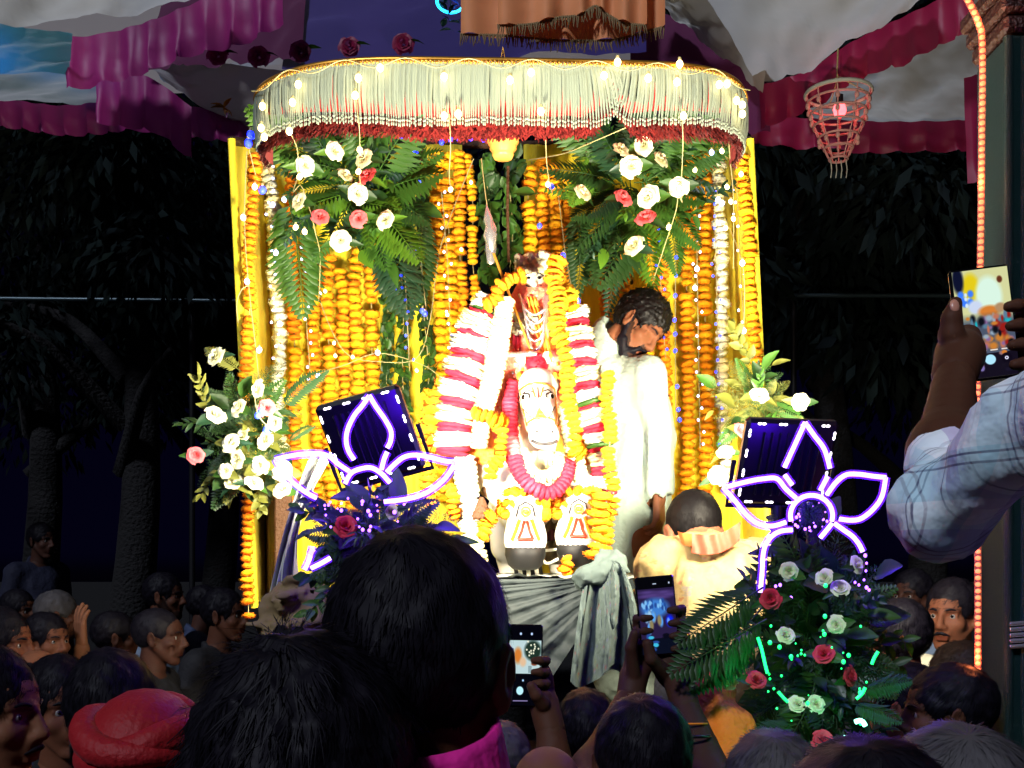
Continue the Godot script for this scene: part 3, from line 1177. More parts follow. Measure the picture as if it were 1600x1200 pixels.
# a pleated strip hanging from a line of points [x, y, depth]
func frill(m: Material, label: String, line: Array, drop: float, pleats: float, seed_: int, scallop := 0.0) -> void:
	var pts := smooth(path_of(line, 6.0), 8)
	var total := 0.0
	var run := PackedFloat32Array([0.0])
	for k in range(1, pts.size()):
		total += pts[k].distance_to(pts[k - 1])
		run.append(total)
	var fn := FastNoiseLite.new()
	fn.seed = seed_
	fn.frequency = 1.0
	var g := Geo.new()
	var nu := int(total * pleats * 5.0)
	g.sheet(nu, 8, func(u: float, v: float) -> Vector3:
		var s := u * total
		var k := 0
		while k < pts.size() - 2 and run[k + 1] < s:
			k += 1
		var p := pts[k].lerp(pts[k + 1], clampf((s - run[k]) / maxf(run[k + 1] - run[k], 1e-5), 0, 1))
		var ph := s * pleats * TAU + fn.get_noise_1d(s * 2.0) * 4.0
		var off := sin(ph) * 0.024 * (0.35 + 0.65 * v) + fn.get_noise_2d(s * 3.0, v) * 0.05 * v
		var d := drop * (1.0 + 0.12 * fn.get_noise_1d(s * 1.5 + 9.0)) * (1.0 - scallop * absf(sin(s * 3.4)))
		return p + Vector3(cos(ph) * 0.015 * v, -d * v, off))
	single("tent_frill", g.mesh(), m, label, "frill")


func build_tent() -> void:
	swag("tent_cloth", M.tent_white, "pale roof cloth sagging in the top corner above the turquoise patch", [[-320, -220], [460, -140], [330, 0, 5.25], [-140, 46, 5.1]], 0.06, 0.06, 3)
	swag("tent_cloth", M.tent_lit_cyan, "strip of white roof cloth coloured turquoise for the lamp light on it, beside the purple frill", [[-220, 20, 5.2], [113, 50, 5.35], [108, 116, 5.5], [-220, 100, 5.5]], 0.01, 0.03, 4)
	swag("tent_cloth", M.tent_cyan_spill, "white billow of roof cloth tinted pale blue for lamp light, below the turquoise strip", [[-220, 88, 5.75], [112, 96, 5.75], [190, 166, 6.1], [-220, 142, 6.0]], 0.04, 0.03, 5)
	swag("tent_cloth", M.tent_grey, "grey brown billow of roof cloth beside the canopy's blue lamps", [[226, 96], [640, 84, 5.9], [470, 236, 6.1], [250, 118, 6.0]], 0.16, 0.05, 6)
	swag("tent_cloth", M.tent_grey, "dim grey roof cloth showing just above the canopy rim", [[400, 104, 6.3], [1010, 50, 6.3], [1010, 170, 6.4], [420, 216, 6.4]], 0.03, 0.05, 7)
	swag("tent_drape", M.tent_blue, "deep blue violet drape carrying a row of rosettes behind the canopy", [[470, -90, 5.7], [1010, -90, 5.7], [1010, 80, 5.75], [440, 98, 5.75]], 0.0, 0.08, 8, "drape")
	swag("tent_drape", M.tent_plum, "dim plum drape between the purple frill and the blue drape", [[280, -80, 5.65], [486, -90, 5.68], [470, 97, 5.73], [224, 104, 5.7]], 0.0, 0.08, 9, "drape")
	swag("tent_drape", M.tent_plum, "dark plum drape hanging beside the canopy's round end", [[985, 10, 5.9], [1192, 74, 5.9], [1204, 206, 5.95], [985, 206, 5.95]], -0.02, 0.08, 10, "drape")
	swag("tent_cloth", M.tent_white, "broad grey white roof cloth above the magenta frill", [[1010, -170], [1560, -210], [1452, -8], [1188, 136]], 0.10, 0.07, 11)
	swag("tent_cloth", M.tent_white, "roof cloth lit at its crease where the plum drape begins", [[1000, -40, 5.6], [1215, -40, 5.6], [1192, 138, 5.85], [1050, 26, 5.85]], 0.05, 0.06, 14)
	swag("tent_cloth", M.tent_white, "blue grey roof cloth behind the red lamp, next to the pillar", [[1250, 130, 6.1], [1545, -40, 5.7], [1620, 196, 6.6], [1270, 196, 6.6]], 0.08, 0.06, 12)
	swag("tent_cloth", M.tent_grey, "dull roof cloth farthest back over the dark side, seen only in gaps between frills", [[-340, -160, 6.35], [760, -160, 6.35], [560, 150, 6.45], [-200, 130, 6.45]], 0.02, 0.03, 16)
	frill(M.satin_purple, "purple satin frill of the tent's back edge over the dark trees", [[-80, 138, 6.05], [80, 164, 6.05], [170, 158, 6.05], [260, 160, 6.0], [360, 178, 6.0], [440, 196, 6.0]], 0.16, 8.0, 21)
	frill(M.satin_purple, "sheer purple frill hanging off the edge of the turquoise patch", [[100, 58, 5.5], [165, 52, 5.5], [240, 30, 5.45], [330, -6, 5.4], [440, -40, 5.35]], 0.27, 7.0, 22, 0.1)
	frill(M.satin_purple, "pinkish purple frill, lowest tier, ending in a ragged point", [[148, 108, 5.75], [190, 112, 5.75], [240, 124, 5.75], [300, 168, 5.8]], 0.30, 8.0, 23, 0.1)
	frill(M.satin_magenta, "magenta frill sweeping up the tent seam above the red lamp", [[1186, 134, 5.9], [1260, 110, 5.75], [1330, 66, 5.5], [1420, 22, 5.2], [1520, -26, 4.95]], 0.23, 8.0, 24, 0.12)
	frill(M.satin_magenta, "crimson frill of the tent's back edge behind the red lamp", [[1170, 176, 6.3], [1280, 186, 6.35], [1400, 190, 6.4], [1560, 186, 6.4]], 0.18, 6.0, 25)
	frill(M.satin_magenta, "dark red curtain strip falling beside the light rope of the pillar", [[1506, 120, 6.2], [1560, 110, 6.2]], 0.62, 7.0, 26)
	# rosettes on the blue drape
	var spots := [[340, 86], [404, 88], [470, 80], [546, 73], [630, 68]]
	for k in spots.size():
		var s: Array = spots[k]
		var r := thing("rosette", ["dark rosette on the plum drape, next to the purple frill", "dim rosette on the plum drape before the blue begins", "pink rosette pinned where plum and blue drapes meet", "magenta rosette at the middle of the blue drape's edge", "magenta rosette of the blue drape nearest the peach cloth"][k], "rosette", at(s[0], s[1], 5.55), "rosettes along the drapes")
		part("bloom", S.rose[k % 3], M.satin_magenta, r, Transform3D(Basis(Vector3.RIGHT, PI / 2) * Basis.from_scale(Vector3.ONE * 0.042), at(s[0], s[1], 5.55)))
		part("leaf", S.broad[k % 3], M.leaf_dark, r, Transform3D(Basis(Vector3.UP, 1.3) * Basis.from_scale(Vector3.ONE * 0.08), at(s[0] + 10, s[1] - 4, 5.56)))
	peach_cloth()
	chandelier()
	cyan_lantern()
	stage_lamp()
	var tb := thing("tent_bow", "small gold and silver bow pinned under the grey brown billow", "bow", at(350, 168, 5.75))
	for k in 5:
		part("ribbon", S.broad[k % 3], [M.gold, M.silver][k % 2], tb, Transform3D(Basis.looking_at(-Vector3(cos(k * 1.3), -0.8 + 0.35 * k, 0.4).normalized()) * Basis.from_scale(Vector3.ONE * 0.07), at(350, 168, 5.7)))


func strands(g: Geo, hem: PackedVector3Array, len_: float, width: float, rn: RandomNumberGenerator) -> void:
	for p in hem:
		var l := len_ * rn.randf_range(0.75, 1.15)
		var sw := rn.randf_range(-0.012, 0.012)
		g.tube(PackedVector3Array([p, p + Vector3(sw * 0.3, -l * 0.5, 0.004), p + Vector3(sw, -l, 0)]), [width, width * 0.8, width * 0.4], 4, false)


func peach_cloth() -> void:
	var o := thing("hanging_cloth", "peach cloth with grey fringed hems hanging above the canopy", "cloth", at(880, -60, 3.6))
	var rn := RandomNumberGenerator.new()
	rn.seed = 12
	var hems := [[[720, 54], [790, 56], [850, 62], [900, 64], [960, 62], [1000, 52], [1038, 42]], [[778, 40], [830, 38], [870, 28], [905, 24], [930, 10], [948, 22], [975, 36], [1010, 40]]]
	for k in 2:
		var d := 3.62 - 0.05 * k
		var hem := smooth(path_of(hems[k], d), 10)
		var g := Geo.new()
		var fn := FastNoiseLite.new()
		fn.seed = 60 + k
		g.sheet(70, 20, func(u: float, v: float) -> Vector3:
			var f := u * (hem.size() - 1)
			var b := hem[int(f)].lerp(hem[mini(int(f) + 1, hem.size() - 1)], f - int(f))
			var t := Vector3(b.x, at(0, -110, d).y, b.z)
			var p := t.lerp(b, v)
			return p + Vector3(0, 0, sin(u * 32.0 + fn.get_noise_1d(u * 60.0) * 3.0) * 0.012 * (0.5 + v) + fn.get_noise_2d(u * 90.0, v * 60.0) * 0.02))
		part("cloth_panel", g.mesh(), M.peach_cloth, o)
		var s := Geo.new()
		strands(s, spaced(hem, 0.0065), 0.038, 0.0028, rn)
		part("fringe", s.mesh(), M.peach_fringe, o, Transform3D(Basis(), Vector3(0, 0.003, 0.002)), "stuff")
		var e := Geo.new()
		e.tube(hem, 0.004, 5)
		part("hem_cord", e.mesh(), M.peach_fringe, o)


func chandelier() -> void:
	var d := 5.5
	var px := d / FOCAL
	var c := at(1310, 262, d)
	var o := thing("hanging_lamp", "tiered wire lamp with a red bulb hanging under the tent", "lamp", c)
	var tiers := [[146, 50], [160, 48], [178, 43], [197, 38], [215, 30], [232, 22], [249, 14]]
	for k in tiers.size():
		var r: float = tiers[k][1] * px
		var ring := PackedVector3Array()
		for a in 33:
			ring.append(at(1310, tiers[k][0], d) + Vector3(cos(TAU * a / 32.0) * r, 0, sin(TAU * a / 32.0) * r))
		var g := Geo.new()
		g.tube(ring, 0.010 if k == 0 else 0.006, 6, false)
		part("ring", g.mesh(), M.pale_cloth if k == 0 else M.lamp_wire, o)
	for a in 10:
		var g := Geo.new()
		var pts := PackedVector3Array()
		for t in tiers:
			pts.append(at(1310, t[0], d) + Vector3(cos(TAU * a / 10.0), 0, sin(TAU * a / 10.0)) * t[1] * px)
		g.tube(pts, 0.0035, 5)
		part("strut", g.mesh(), M.lamp_wire, o)
		for t in [1, 2, 4]:
			var q := Geo.new()
			var p: Vector3 = pts[t]
			q.ball(p + Vector3(0, -0.02, 0), Vector3(0.012, 0.018, 0.012), 5, 7)
			part("bead", q.mesh(), M.lamp_wire, o)
	for a in 4:
		var q := Geo.new()
		var p := at(1298 + a * 8, 250, d)
		q.tube(PackedVector3Array([p, p + Vector3(0.005, -0.05, 0), p + Vector3(0, -0.09, 0)]), 0.003, 4)
		part("pendant", q.mesh(), M.pale_cloth, o)
	var cord := Geo.new()
	cord.tube(PackedVector3Array([at(1310, 146, d), at(1308, 112, d), at(1310, 60, d)]), 0.004, 5)
	part("cord", cord.mesh(), M.wire, o)
	for a in 4:
		cord = Geo.new()
		cord.tube(PackedVector3Array([at(1310, 120, d), at(1310, 146, d) + Vector3(cos(a * PI / 2), 0, sin(a * PI / 2)) * 50 * px]), 0.003, 4)
		part("stay", cord.mesh(), M.wire, o)
	part("bulb", S.bulb, M.bulb_red, o, Transform3D(Basis.from_scale(Vector3.ONE * 0.034), at(1312, 172, d)))
	var sk := Geo.new()
	sk.lathe([[0.012, 0.0], [0.018, 0.01], [0.018, 0.05], [0.0, 0.055]], 10, Transform3D(Basis(), at(1312, 164, d)))
	part("socket", sk.mesh(), M.black_plastic, o)
	omni("bulb_light", at(1312, 172, d), Color(1.0, 0.45, 0.45), 0.022, 0.03, o)


func cyan_lantern() -> void:
	var d := 4.4
	var c := at(704, 10, d)
	var o := thing("neon_lantern", "cluster of blue tinsel hearts with a turquoise glowing ring beside the peach cloth", "lantern", c)
	var ring := PackedVector3Array()
	for a in 25:
		ring.append(c + Vector3(cos(TAU * a / 24.0) * 0.055, sin(TAU * a / 24.0) * 0.02 + 0.02, sin(TAU * a / 24.0) * 0.05))
	var g := Geo.new()
	g.tube(ring, 0.006, 6, false)
	part("glowing_ring", g.mesh(), M.cyan_tube, o)
	for k in 22:
		var p := c + Vector3(rng.randf_range(-0.035, 0.05), -0.10 + 0.011 * k, rng.randf_range(-0.03, 0.03))
		part("tinsel_leaf", S.broad[k % 3], M.pillar_cloth, o, Transform3D(Basis.looking_at(Vector3(rng.randf_range(-1, 1), rng.randf_range(-1, 0.4), rng.randf_range(-1, 0.2)).normalized()) * Basis.from_scale(Vector3.ONE * 0.045), p))
	var cord := Geo.new()
	cord.tube(PackedVector3Array([c, c + Vector3(0, 0.5, 0)]), 0.004, 5)
	part("cord", cord.mesh(), M.dark_metal, o)
	omni("ring_light", c + Vector3(0, 0.02, -0.09), Color(0.16, 0.26, 1.0), 0.035, 0.05, o)


func stage_lamp() -> void:
	var p := Vector3(-3.9, 3.5, -4.3)
	var aim := at(14, 76, 5.55)
	var o := thing("stage_lamp", "black can spotlight on a pole throwing turquoise light on the roof cloth", "lamp", Vector3(p.x, 0, p.z))
	var b := Basis.looking_at(aim - p)
	var g := Geo.new()
	g.lathe([[0.0, -0.12], [0.08, -0.12], [0.1, -0.08], [0.1, 0.12], [0.09, 0.12], [0.085, 0.08]], 20, Transform3D(b * Basis(Vector3.RIGHT, -PI / 2), p))
	part("can", g.mesh(), M.black_plastic, o)
	g = Geo.new()
	g.lathe([[0.085, 0.08], [0.0, 0.085]], 20, Transform3D(b * Basis(Vector3.RIGHT, -PI / 2), p))
	part("lens", g.mesh(), M.cyan_tube, o)
	g = Geo.new()
	g.tube(PackedVector3Array([Vector3(p.x, 0, p.z), p + Vector3(0, -0.14, 0)]), 0.025, 10)
	part("pole", g.mesh(), M.dark_metal, o)
	g = Geo.new()
	g.tube(PackedVector3Array([p + b.x * 0.115, p + Vector3(0, -0.15, 0) + b.x * 0.07, p + Vector3(0, -0.15, 0) - b.x * 0.07, p - b.x * 0.115]), 0.01, 6)
	part("yoke", g.mesh(), M.dark_metal, o)
	var l := SpotLight3D.new()
	l.name = "beam"
	l.light_color = Color(0.0, 0.60, 0.92)
	l.light_energy = 6.0
	l.light_size = 0.08
	l.spot_angle = 9.0
	l.spot_angle_attenuation = 1.0
	l.spot_range = 30.0
	l.shadow_enabled = true
	o.add_child(l)
	l.global_transform = Transform3D(b, p + (aim - p).normalized() * 0.14)


func crown_mesh(seed_: int, big: float, count: int) -> ArrayMesh:
	var g := Geo.new()
	var rn := RandomNumberGenerator.new()
	rn.seed = seed_
	var clumps := []
	for k in 46:
		var d := Vector3(rn.randf_range(-1, 1), rn.randf_range(-0.8, 1), rn.randf_range(-1, 1))
		if d.length() > 1.15:
			continue
		clumps.append([d * Vector3(1.9, 1.6, 1.6), rn.randf_range(0.3, 0.62)])
	for k in count:
		var cl: Array = clumps[rn.randi() % clumps.size()]
		var d := Vector3(rn.randfn(), rn.randfn(), rn.randfn()).normalized()
		var p: Vector3 = cl[0] + d * cl[1] * pow(rn.randf(), 0.4) * Vector3(1.2, 0.8, 1.2)
		var dir := (d * 0.6 + Vector3(0, -0.75, 0) + Vector3(rn.randf_range(-0.5, 0.5), 0, rn.randf_range(-0.5, 0.5))).normalized()
		var side := dir.cross(Vector3(rn.randf_range(-1, 1), 0.3, rn.randf_range(-1, 1))).normalized()
		var l := big * rn.randf_range(0.7, 1.25)
		var w := l * 0.17
		var up := side.cross(dir)
		var t := rn.randf_range(0.55, 1.15)
		g.col = Color(t, t * rn.randf_range(0.92, 1.08), t * rn.randf_range(0.85, 1.1))
		var f := g.v.size()
		g.add(p, up)
		g.add(p + dir * l * 0.45 + side * w, (up + side * 0.4).normalized())
		g.add(p + dir * l - up * l * 0.12, up)
		g.add(p + dir * l * 0.45 - side * w, (up - side * 0.4).normalized())
		g.tri(f, f + 1, f + 2)
		g.tri(f, f + 2, f + 3)
	return g.mesh()


func build_trees() -> void:
	var crowns := [crown_mesh(41, 0.13, 9000), crown_mesh(42, 0.24, 6000)]
	var list := [
		[60, 380, 9.5, 0, 1.15, "dark fine-leaved tree beyond the tent edge, farthest from the shrine"],
		[210, 330, 8.2, 0, 1.0, "dark fine-leaved tree with a drooping bough close by the shrine"],
		[340, 420, 10.5, 1, 1.0, "unlit broad-leaved tree half hidden by the shrine's yellow wing"],
		[1260, 350, 8.4, 1, 0.9, "broad-leaved dark tree under the crimson frill"],
		[1430, 400, 8.8, 1, 0.9, "broad-leaved dark tree just beside the lit pillar"],
		[780, 300, 10.5, 0, 1.1, "dark tree seen through the gap in the yellow backdrop"],
		[1640, 420, 9.6, 0, 1.1, "dark tree behind the glittering pillar"]]
	for k in list.size():
		var t: Array = list[k]
		var c := at(t[0], t[1], t[2])
		var foot := Vector3(c.x + rng.randf_range(-0.3, 0.3), 0, c.z)
		var o := thing("tree", t[5], "tree", foot, "trees beyond the tent")
		var g := Geo.new()
		var s: float = t[4]
		g.tube(smooth(PackedVector3Array([foot, foot.lerp(c, 0.5) + Vector3(0.15, 0, 0), c]), 5), [0.2, 0.18, 0.17, 0.16, 0.15, 0.14, 0.13, 0.11, 0.09, 0.07, 0.05], 10)
		part("trunk", g.mesh(), M.tree_bark, o)
		for b in 5:
			g = Geo.new()
			var a := b * 1.3 + k
			var st := foot.lerp(c, 0.55 + 0.08 * b)
			g.tube(smooth(PackedVector3Array([st, st + Vector3(cos(a) * 0.6, 0.5, sin(a) * 0.6), st + Vector3(cos(a) * 1.3, 0.7, sin(a) * 1.3)]), 4), [0.07, 0.065, 0.06, 0.055, 0.05, 0.04, 0.035, 0.025, 0.02], 7)
			part("limb", g.mesh(), M.tree_bark, o)
		part("crown", crowns[t[3]], M.tree_leaf, o, Transform3D(Basis(Vector3.UP, k * 1.7) * Basis.from_scale(Vector3.ONE * s), c))
	# a plain metal rail across the dark behind the float
	var r := Geo.new()
	r.tube(PackedVector3Array([at(-260, 464, 7.2), at(360, 470, 7.2), at(1180, 462, 7.2), at(1780, 462, 7.2)]), 0.014, 8)
	single("rail", r.mesh(), M.grey_rail, "thin pale pipe running level across the dark behind the float", "pipe")
	for x in [-240, 300, 1240, 1760]:
		r = Geo.new()
		var p := at(x, 468, 7.25)
		r.tube(PackedVector3Array([Vector3(p.x, 0, p.z), p]), 0.02, 8)
		single("rail_post", r.mesh(), M.dark_metal, {-240: "dark post at the far end of the pale pipe", 300: "dark post under the pale pipe close to the yellow wing", 1240: "dark post under the pale pipe below the red lamp", 1760: "dark post under the pale pipe behind the pillar"}[x], "post", "posts of the pipe")


func build_pillar() -> void:
	var d := 2.35
	var px := d / FOCAL
	var foot := at(1618, 880, d + 0.1)
	foot.y = 0
	var o := thing("pillar", "fluted pillar wrapped in glittering dark green cloth with a brown head", "pillar", foot)
	var top := at(0, 44, d).y
	var g := Geo.new()
	g.box(Vector3(foot.x, top / 2, foot.z), Vector3(0.20, top, 0.16), Basis.IDENTITY, 0.01)
	part("shaft", g.mesh(), M.pillar_cloth, o)
	g = Geo.new()
	g.box(Vector3(0.95, 0.14, -1.0), Vector3(0.8, 0.28, 0.9), Basis.IDENTITY, 0.01)
	single("wooden_step", g.mesh(), M.wood, "low wooden step that the man in the checked shirt stands on", "step")
	for k in 7:
		g = Geo.new()
		var x := foot.x - 0.098 + k * 0.0325
		g.tube(PackedVector3Array([Vector3(x, 0.02, foot.z + 0.081), Vector3(x, top - 0.01, foot.z + 0.081)]), 0.011 if k % 2 == 0 else 0.006, 8)
		part("rib", g.mesh(), M.pillar_cloth, o)
	for k in 3:
		g = Geo.new()
		g.box(Vector3(foot.x, top + 0.02 + k * 0.04, foot.z), Vector3(0.215 + 0.02 * k, 0.038, 0.175 + 0.02 * k), Basis.IDENTITY, 0.008)
		part("moulding", g.mesh(), M.pillar_wood, o)
	g = Geo.new()
	g.sheet(16, 3, func(u: float, v: float) -> Vector3:
		var a := lerpf(0.0, PI * 0.5, u)
		return Vector3(foot.x - 0.10 - 0.5 * (1 - cos(a)) + 0.08 * v * cos(a), top + 0.14 + 0.5 * sin(a) + 0.0 * v, foot.z + 0.08 - 0.16 * v))
	part("arch_board", g.mesh(), M.pillar_wood, o)
	for k in 5:
		g = Geo.new()
		var y := at(0, 975 + k * 9, d).y
		g.tube(PackedVector3Array([Vector3(foot.x - 0.1, y, foot.z + 0.094), Vector3(foot.x - 0.06, y + 0.003, foot.z + 0.097), Vector3(foot.x - 0.02, y, foot.z + 0.094)]), 0.005, 6)
		part("silver_band", g.mesh(), M.silver, o)
	# the light rope on the pillar's edge
	var line := spaced(smooth(path_of([[1528, 1150], [1528, 900], [1527, 640], [1532, 400], [1534, 230], [1535, 75], [1529, 36], [1510, -4], [1478, -60]], d), 14), 10.3 * px)
	var rope := thing("light_rope", "string of amber lights running up the pillar's edge", "string lights", line[0])
	g = Geo.new()
	g.tube(line, 0.0075, 8)
	part("rope_sleeve", g.mesh(), M.rope_sleeve, rope)
	var led := Geo.new()
	led.ball(Vector3.ZERO, Vector3(0.0062, 0.0048, 0.0062), 5, 8)
	var lm := led.mesh()
	for k in line.size():
		part("light", lm, M.bulb_amber, rope, Transform3D(Basis(), line[k]))
		if k % 24 == 12:
			omni("rope_light", line[k] + Vector3(-0.01, 0, 0.012), Color(1.0, 0.52, 0.3), 0.012, 0.02, rope)


func build_float() -> void:
	var o := thing("float_platform", "wheeled wooden platform that carries the shrine, almost hidden by the crowd", "platform", Vector3(0, 0, -3.6))
	var g := Geo.new()
	for k in 12:
		g = Geo.new()
		g.box(Vector3(-1.05 + k * 0.19, 0.97, -3.62), Vector3(0.184, 0.05, 1.5), Basis.IDENTITY, 0.004)
		part("plank", g.mesh(), M.wood, o)
	for z in [-2.95, -4.3]:
		g = Geo.new()
		g.box(Vector3(0, 0.89, z), Vector3(2.3, 0.11, 0.06))
		part("beam", g.mesh(), M.wood, o)
	for x in [-0.85, 0.85]:
		for z in [-3.1, -4.15]:
			var w := Geo.new()
			w.lathe([[0.0, -0.06], [0.34, -0.06], [0.4, -0.04], [0.42, 0.0], [0.4, 0.04], [0.34, 0.06], [0.0, 0.06]], 28, Transform3D(Basis(Vector3.BACK, PI / 2), Vector3(x, 0.42, z)))
			part("wheel", w.mesh(), M.black_plastic, o)
	# table under the statue
	var t := thing("altar_table", "cloth-topped table that the horse statue stands on", "table", at(820, 905, 3.5) * Vector3(1, 0, 1) + Vector3(0, 0.995, 0))
	var a := at(640, 905, 3.5)
	var b := at(1000, 905, 3.5)
	var ty := at(0, 905, 3.15).y
	g = Geo.new()
	g.box(Vector3((a.x + b.x) / 2, ty - 0.02, -3.52), Vector3(b.x - a.x, 0.04, 0.8))
	part("top", g.mesh(), M.slate_cloth, t)
	for x in [a.x + 0.05, b.x - 0.05]:
		for z in [-3.2, -3.85]:
			g = Geo.new()
			g.box(Vector3(x, (ty + 0.955) / 2, z), Vector3(0.05, ty - 1.035, 0.05))
			part("leg", g.mesh(), M.wood, t)


func cloth_panel(corners: Array, ripples: float, depth: float, seed_: int) -> Geo:
	var q := []
	for c in corners:
		q.append(at(c[0], c[1], c[2]))
	var fn := FastNoiseLite.new()
	fn.seed = seed_
	fn.frequency = 1.0
	var g := Geo.new()
	g.sheet(90, 20, func(u: float, v: float) -> Vector3:
		var p: Vector3 = (q[0] as Vector3).lerp(q[1], u).lerp((q[3] as Vector3).lerp(q[2], u), v)
		return p + Vector3(0, 0, (sin(u * ripples + 2.0 * fn.get_noise_1d(u * 9.0)) * 0.5 + fn.get_noise_2d(u * 20.0, v * 2.0)) * depth))
	return g


func build_backdrop() -> void:
	var o := thing("backdrop_frame", "yellow cloth backdrop on a wooden frame behind the statue", "backdrop", Vector3(-0.05, 0.995, -4.1))
	part("cloth_panel", cloth_panel([[408, 226, 4.12], [722, 226, 4.12], [724, 940, 4.12], [440, 940, 4.12]], 60.0, 0.012, 71).mesh(), M.yellow_cloth, o)
	part("cloth_panel", cloth_panel([[818, 226, 4.12], [1128, 226, 4.12], [1168, 940, 4.12], [828, 940, 4.12]], 50.0, 0.012, 72).mesh(), M.yellow_cloth, o)
	part("side_wing", cloth_panel([[362, 222, 3.56], [410, 224, 4.13], [442, 940, 4.13], [398, 940, 3.6]], 12.0, 0.006, 73).mesh(), M.yellow_cloth, o)
	part("side_wing", cloth_panel([[1126, 224, 4.13], [1172, 222, 3.56], [1206, 940, 3.6], [1166, 940, 4.13]], 12.0, 0.006, 74).mesh(), M.yellow_cloth, o)
	for s in [[362, 218, 398, 950, 3.55], [1172, 218, 1206, 950, 3.55], [412, 226, 442, 950, 4.15], [1126, 226, 1166, 950, 4.15]]:
		var g := Geo.new()
		g.tube(PackedVector3Array([at(s[0], s[1], s[4]), at(s[2], s[3], s[4])]), 0.013, 8)
		part("post", g.mesh(), M.yellow_cloth, o)
	for s in [[362, 220, 3.55, 412, 226, 4.15], [412, 226, 4.15, 1126, 226, 4.15], [1126, 226, 4.15, 1172, 220, 3.55]]:
		var g := Geo.new()
		g.tube(PackedVector3Array([at(s[0], s[1], s[2]), at(s[3], s[4], s[5])]), 0.015, 8)
		part("rail", g.mesh(), M.wood, o)
	# ragged plywood edge board low on the outer side
	var w := Geo.new()
	w.box(at(432, 850, 3.7), Vector3(0.055, 0.42, 0.5), Basis(Vector3.UP, 0.3))
	single("side_board", w.mesh(), M.wood, "brown board standing beside the flower spray on the float's dark side", "board")


var rim_even := PackedFloat32Array()
var rim_notch := 0.645
const rim_y := 3.068


# even steps along the canopy's rim, and where its fringe is hitched up
func make_rim() -> void:
	var run := PackedFloat32Array([0.0])
	for k in range(1, 2001):
		run.append(run[k - 1] + rim_raw(k / 2000.0, 0.0).distance_to(rim_raw((k - 1) / 2000.0, 0.0)))
	var j := 0
	for k in 401:
		while j < 1999 and run[j + 1] < run[2000] * k / 400.0:
			j += 1
		rim_even.append((j + (run[2000] * k / 400.0 - run[j]) / maxf(run[j + 1] - run[j], 1e-6)) / 2000.0)
	for k in range(200, 400):
		if rim_point(k / 400.0).x > 0.28:
			rim_notch = k / 400.0
			break


func rim_point(u: float, shrink := 0.0) -> Vector3:
	var f := clampf(u, 0.0, 1.0) * 400.0
	var k := mini(int(f), 399)
	return rim_raw(lerpf(rim_even[k], rim_even[k + 1], f - k), shrink)


func rim_raw(u: float, shrink: float) -> Vector3:
	# u 0..1 round the front of the canopy, from one back corner to the other
	var a := 0.718 - shrink
	var b := 0.31 - shrink
	var cx := -0.033
	var cz := -3.29
	var back := 0.06
	if u < 0.08:
		return Vector3(cx - a, rim_y, cz - back * (1.0 - u / 0.08))
	if u > 0.92:
		return Vector3(cx + a, rim_y, cz - back * (u - 0.92) / 0.08)
	var t := (u - 0.08) / 0.84
	var th := PI * (1.0 - t)
	var e := 0.72  # squarish front
	return Vector3(cx + a * signf(cos(th)) * pow(absf(cos(th)), e), rim_y - 0.006 * sin(t * 14.0), cz + b * pow(maxf(sin(th), 0.0), e))


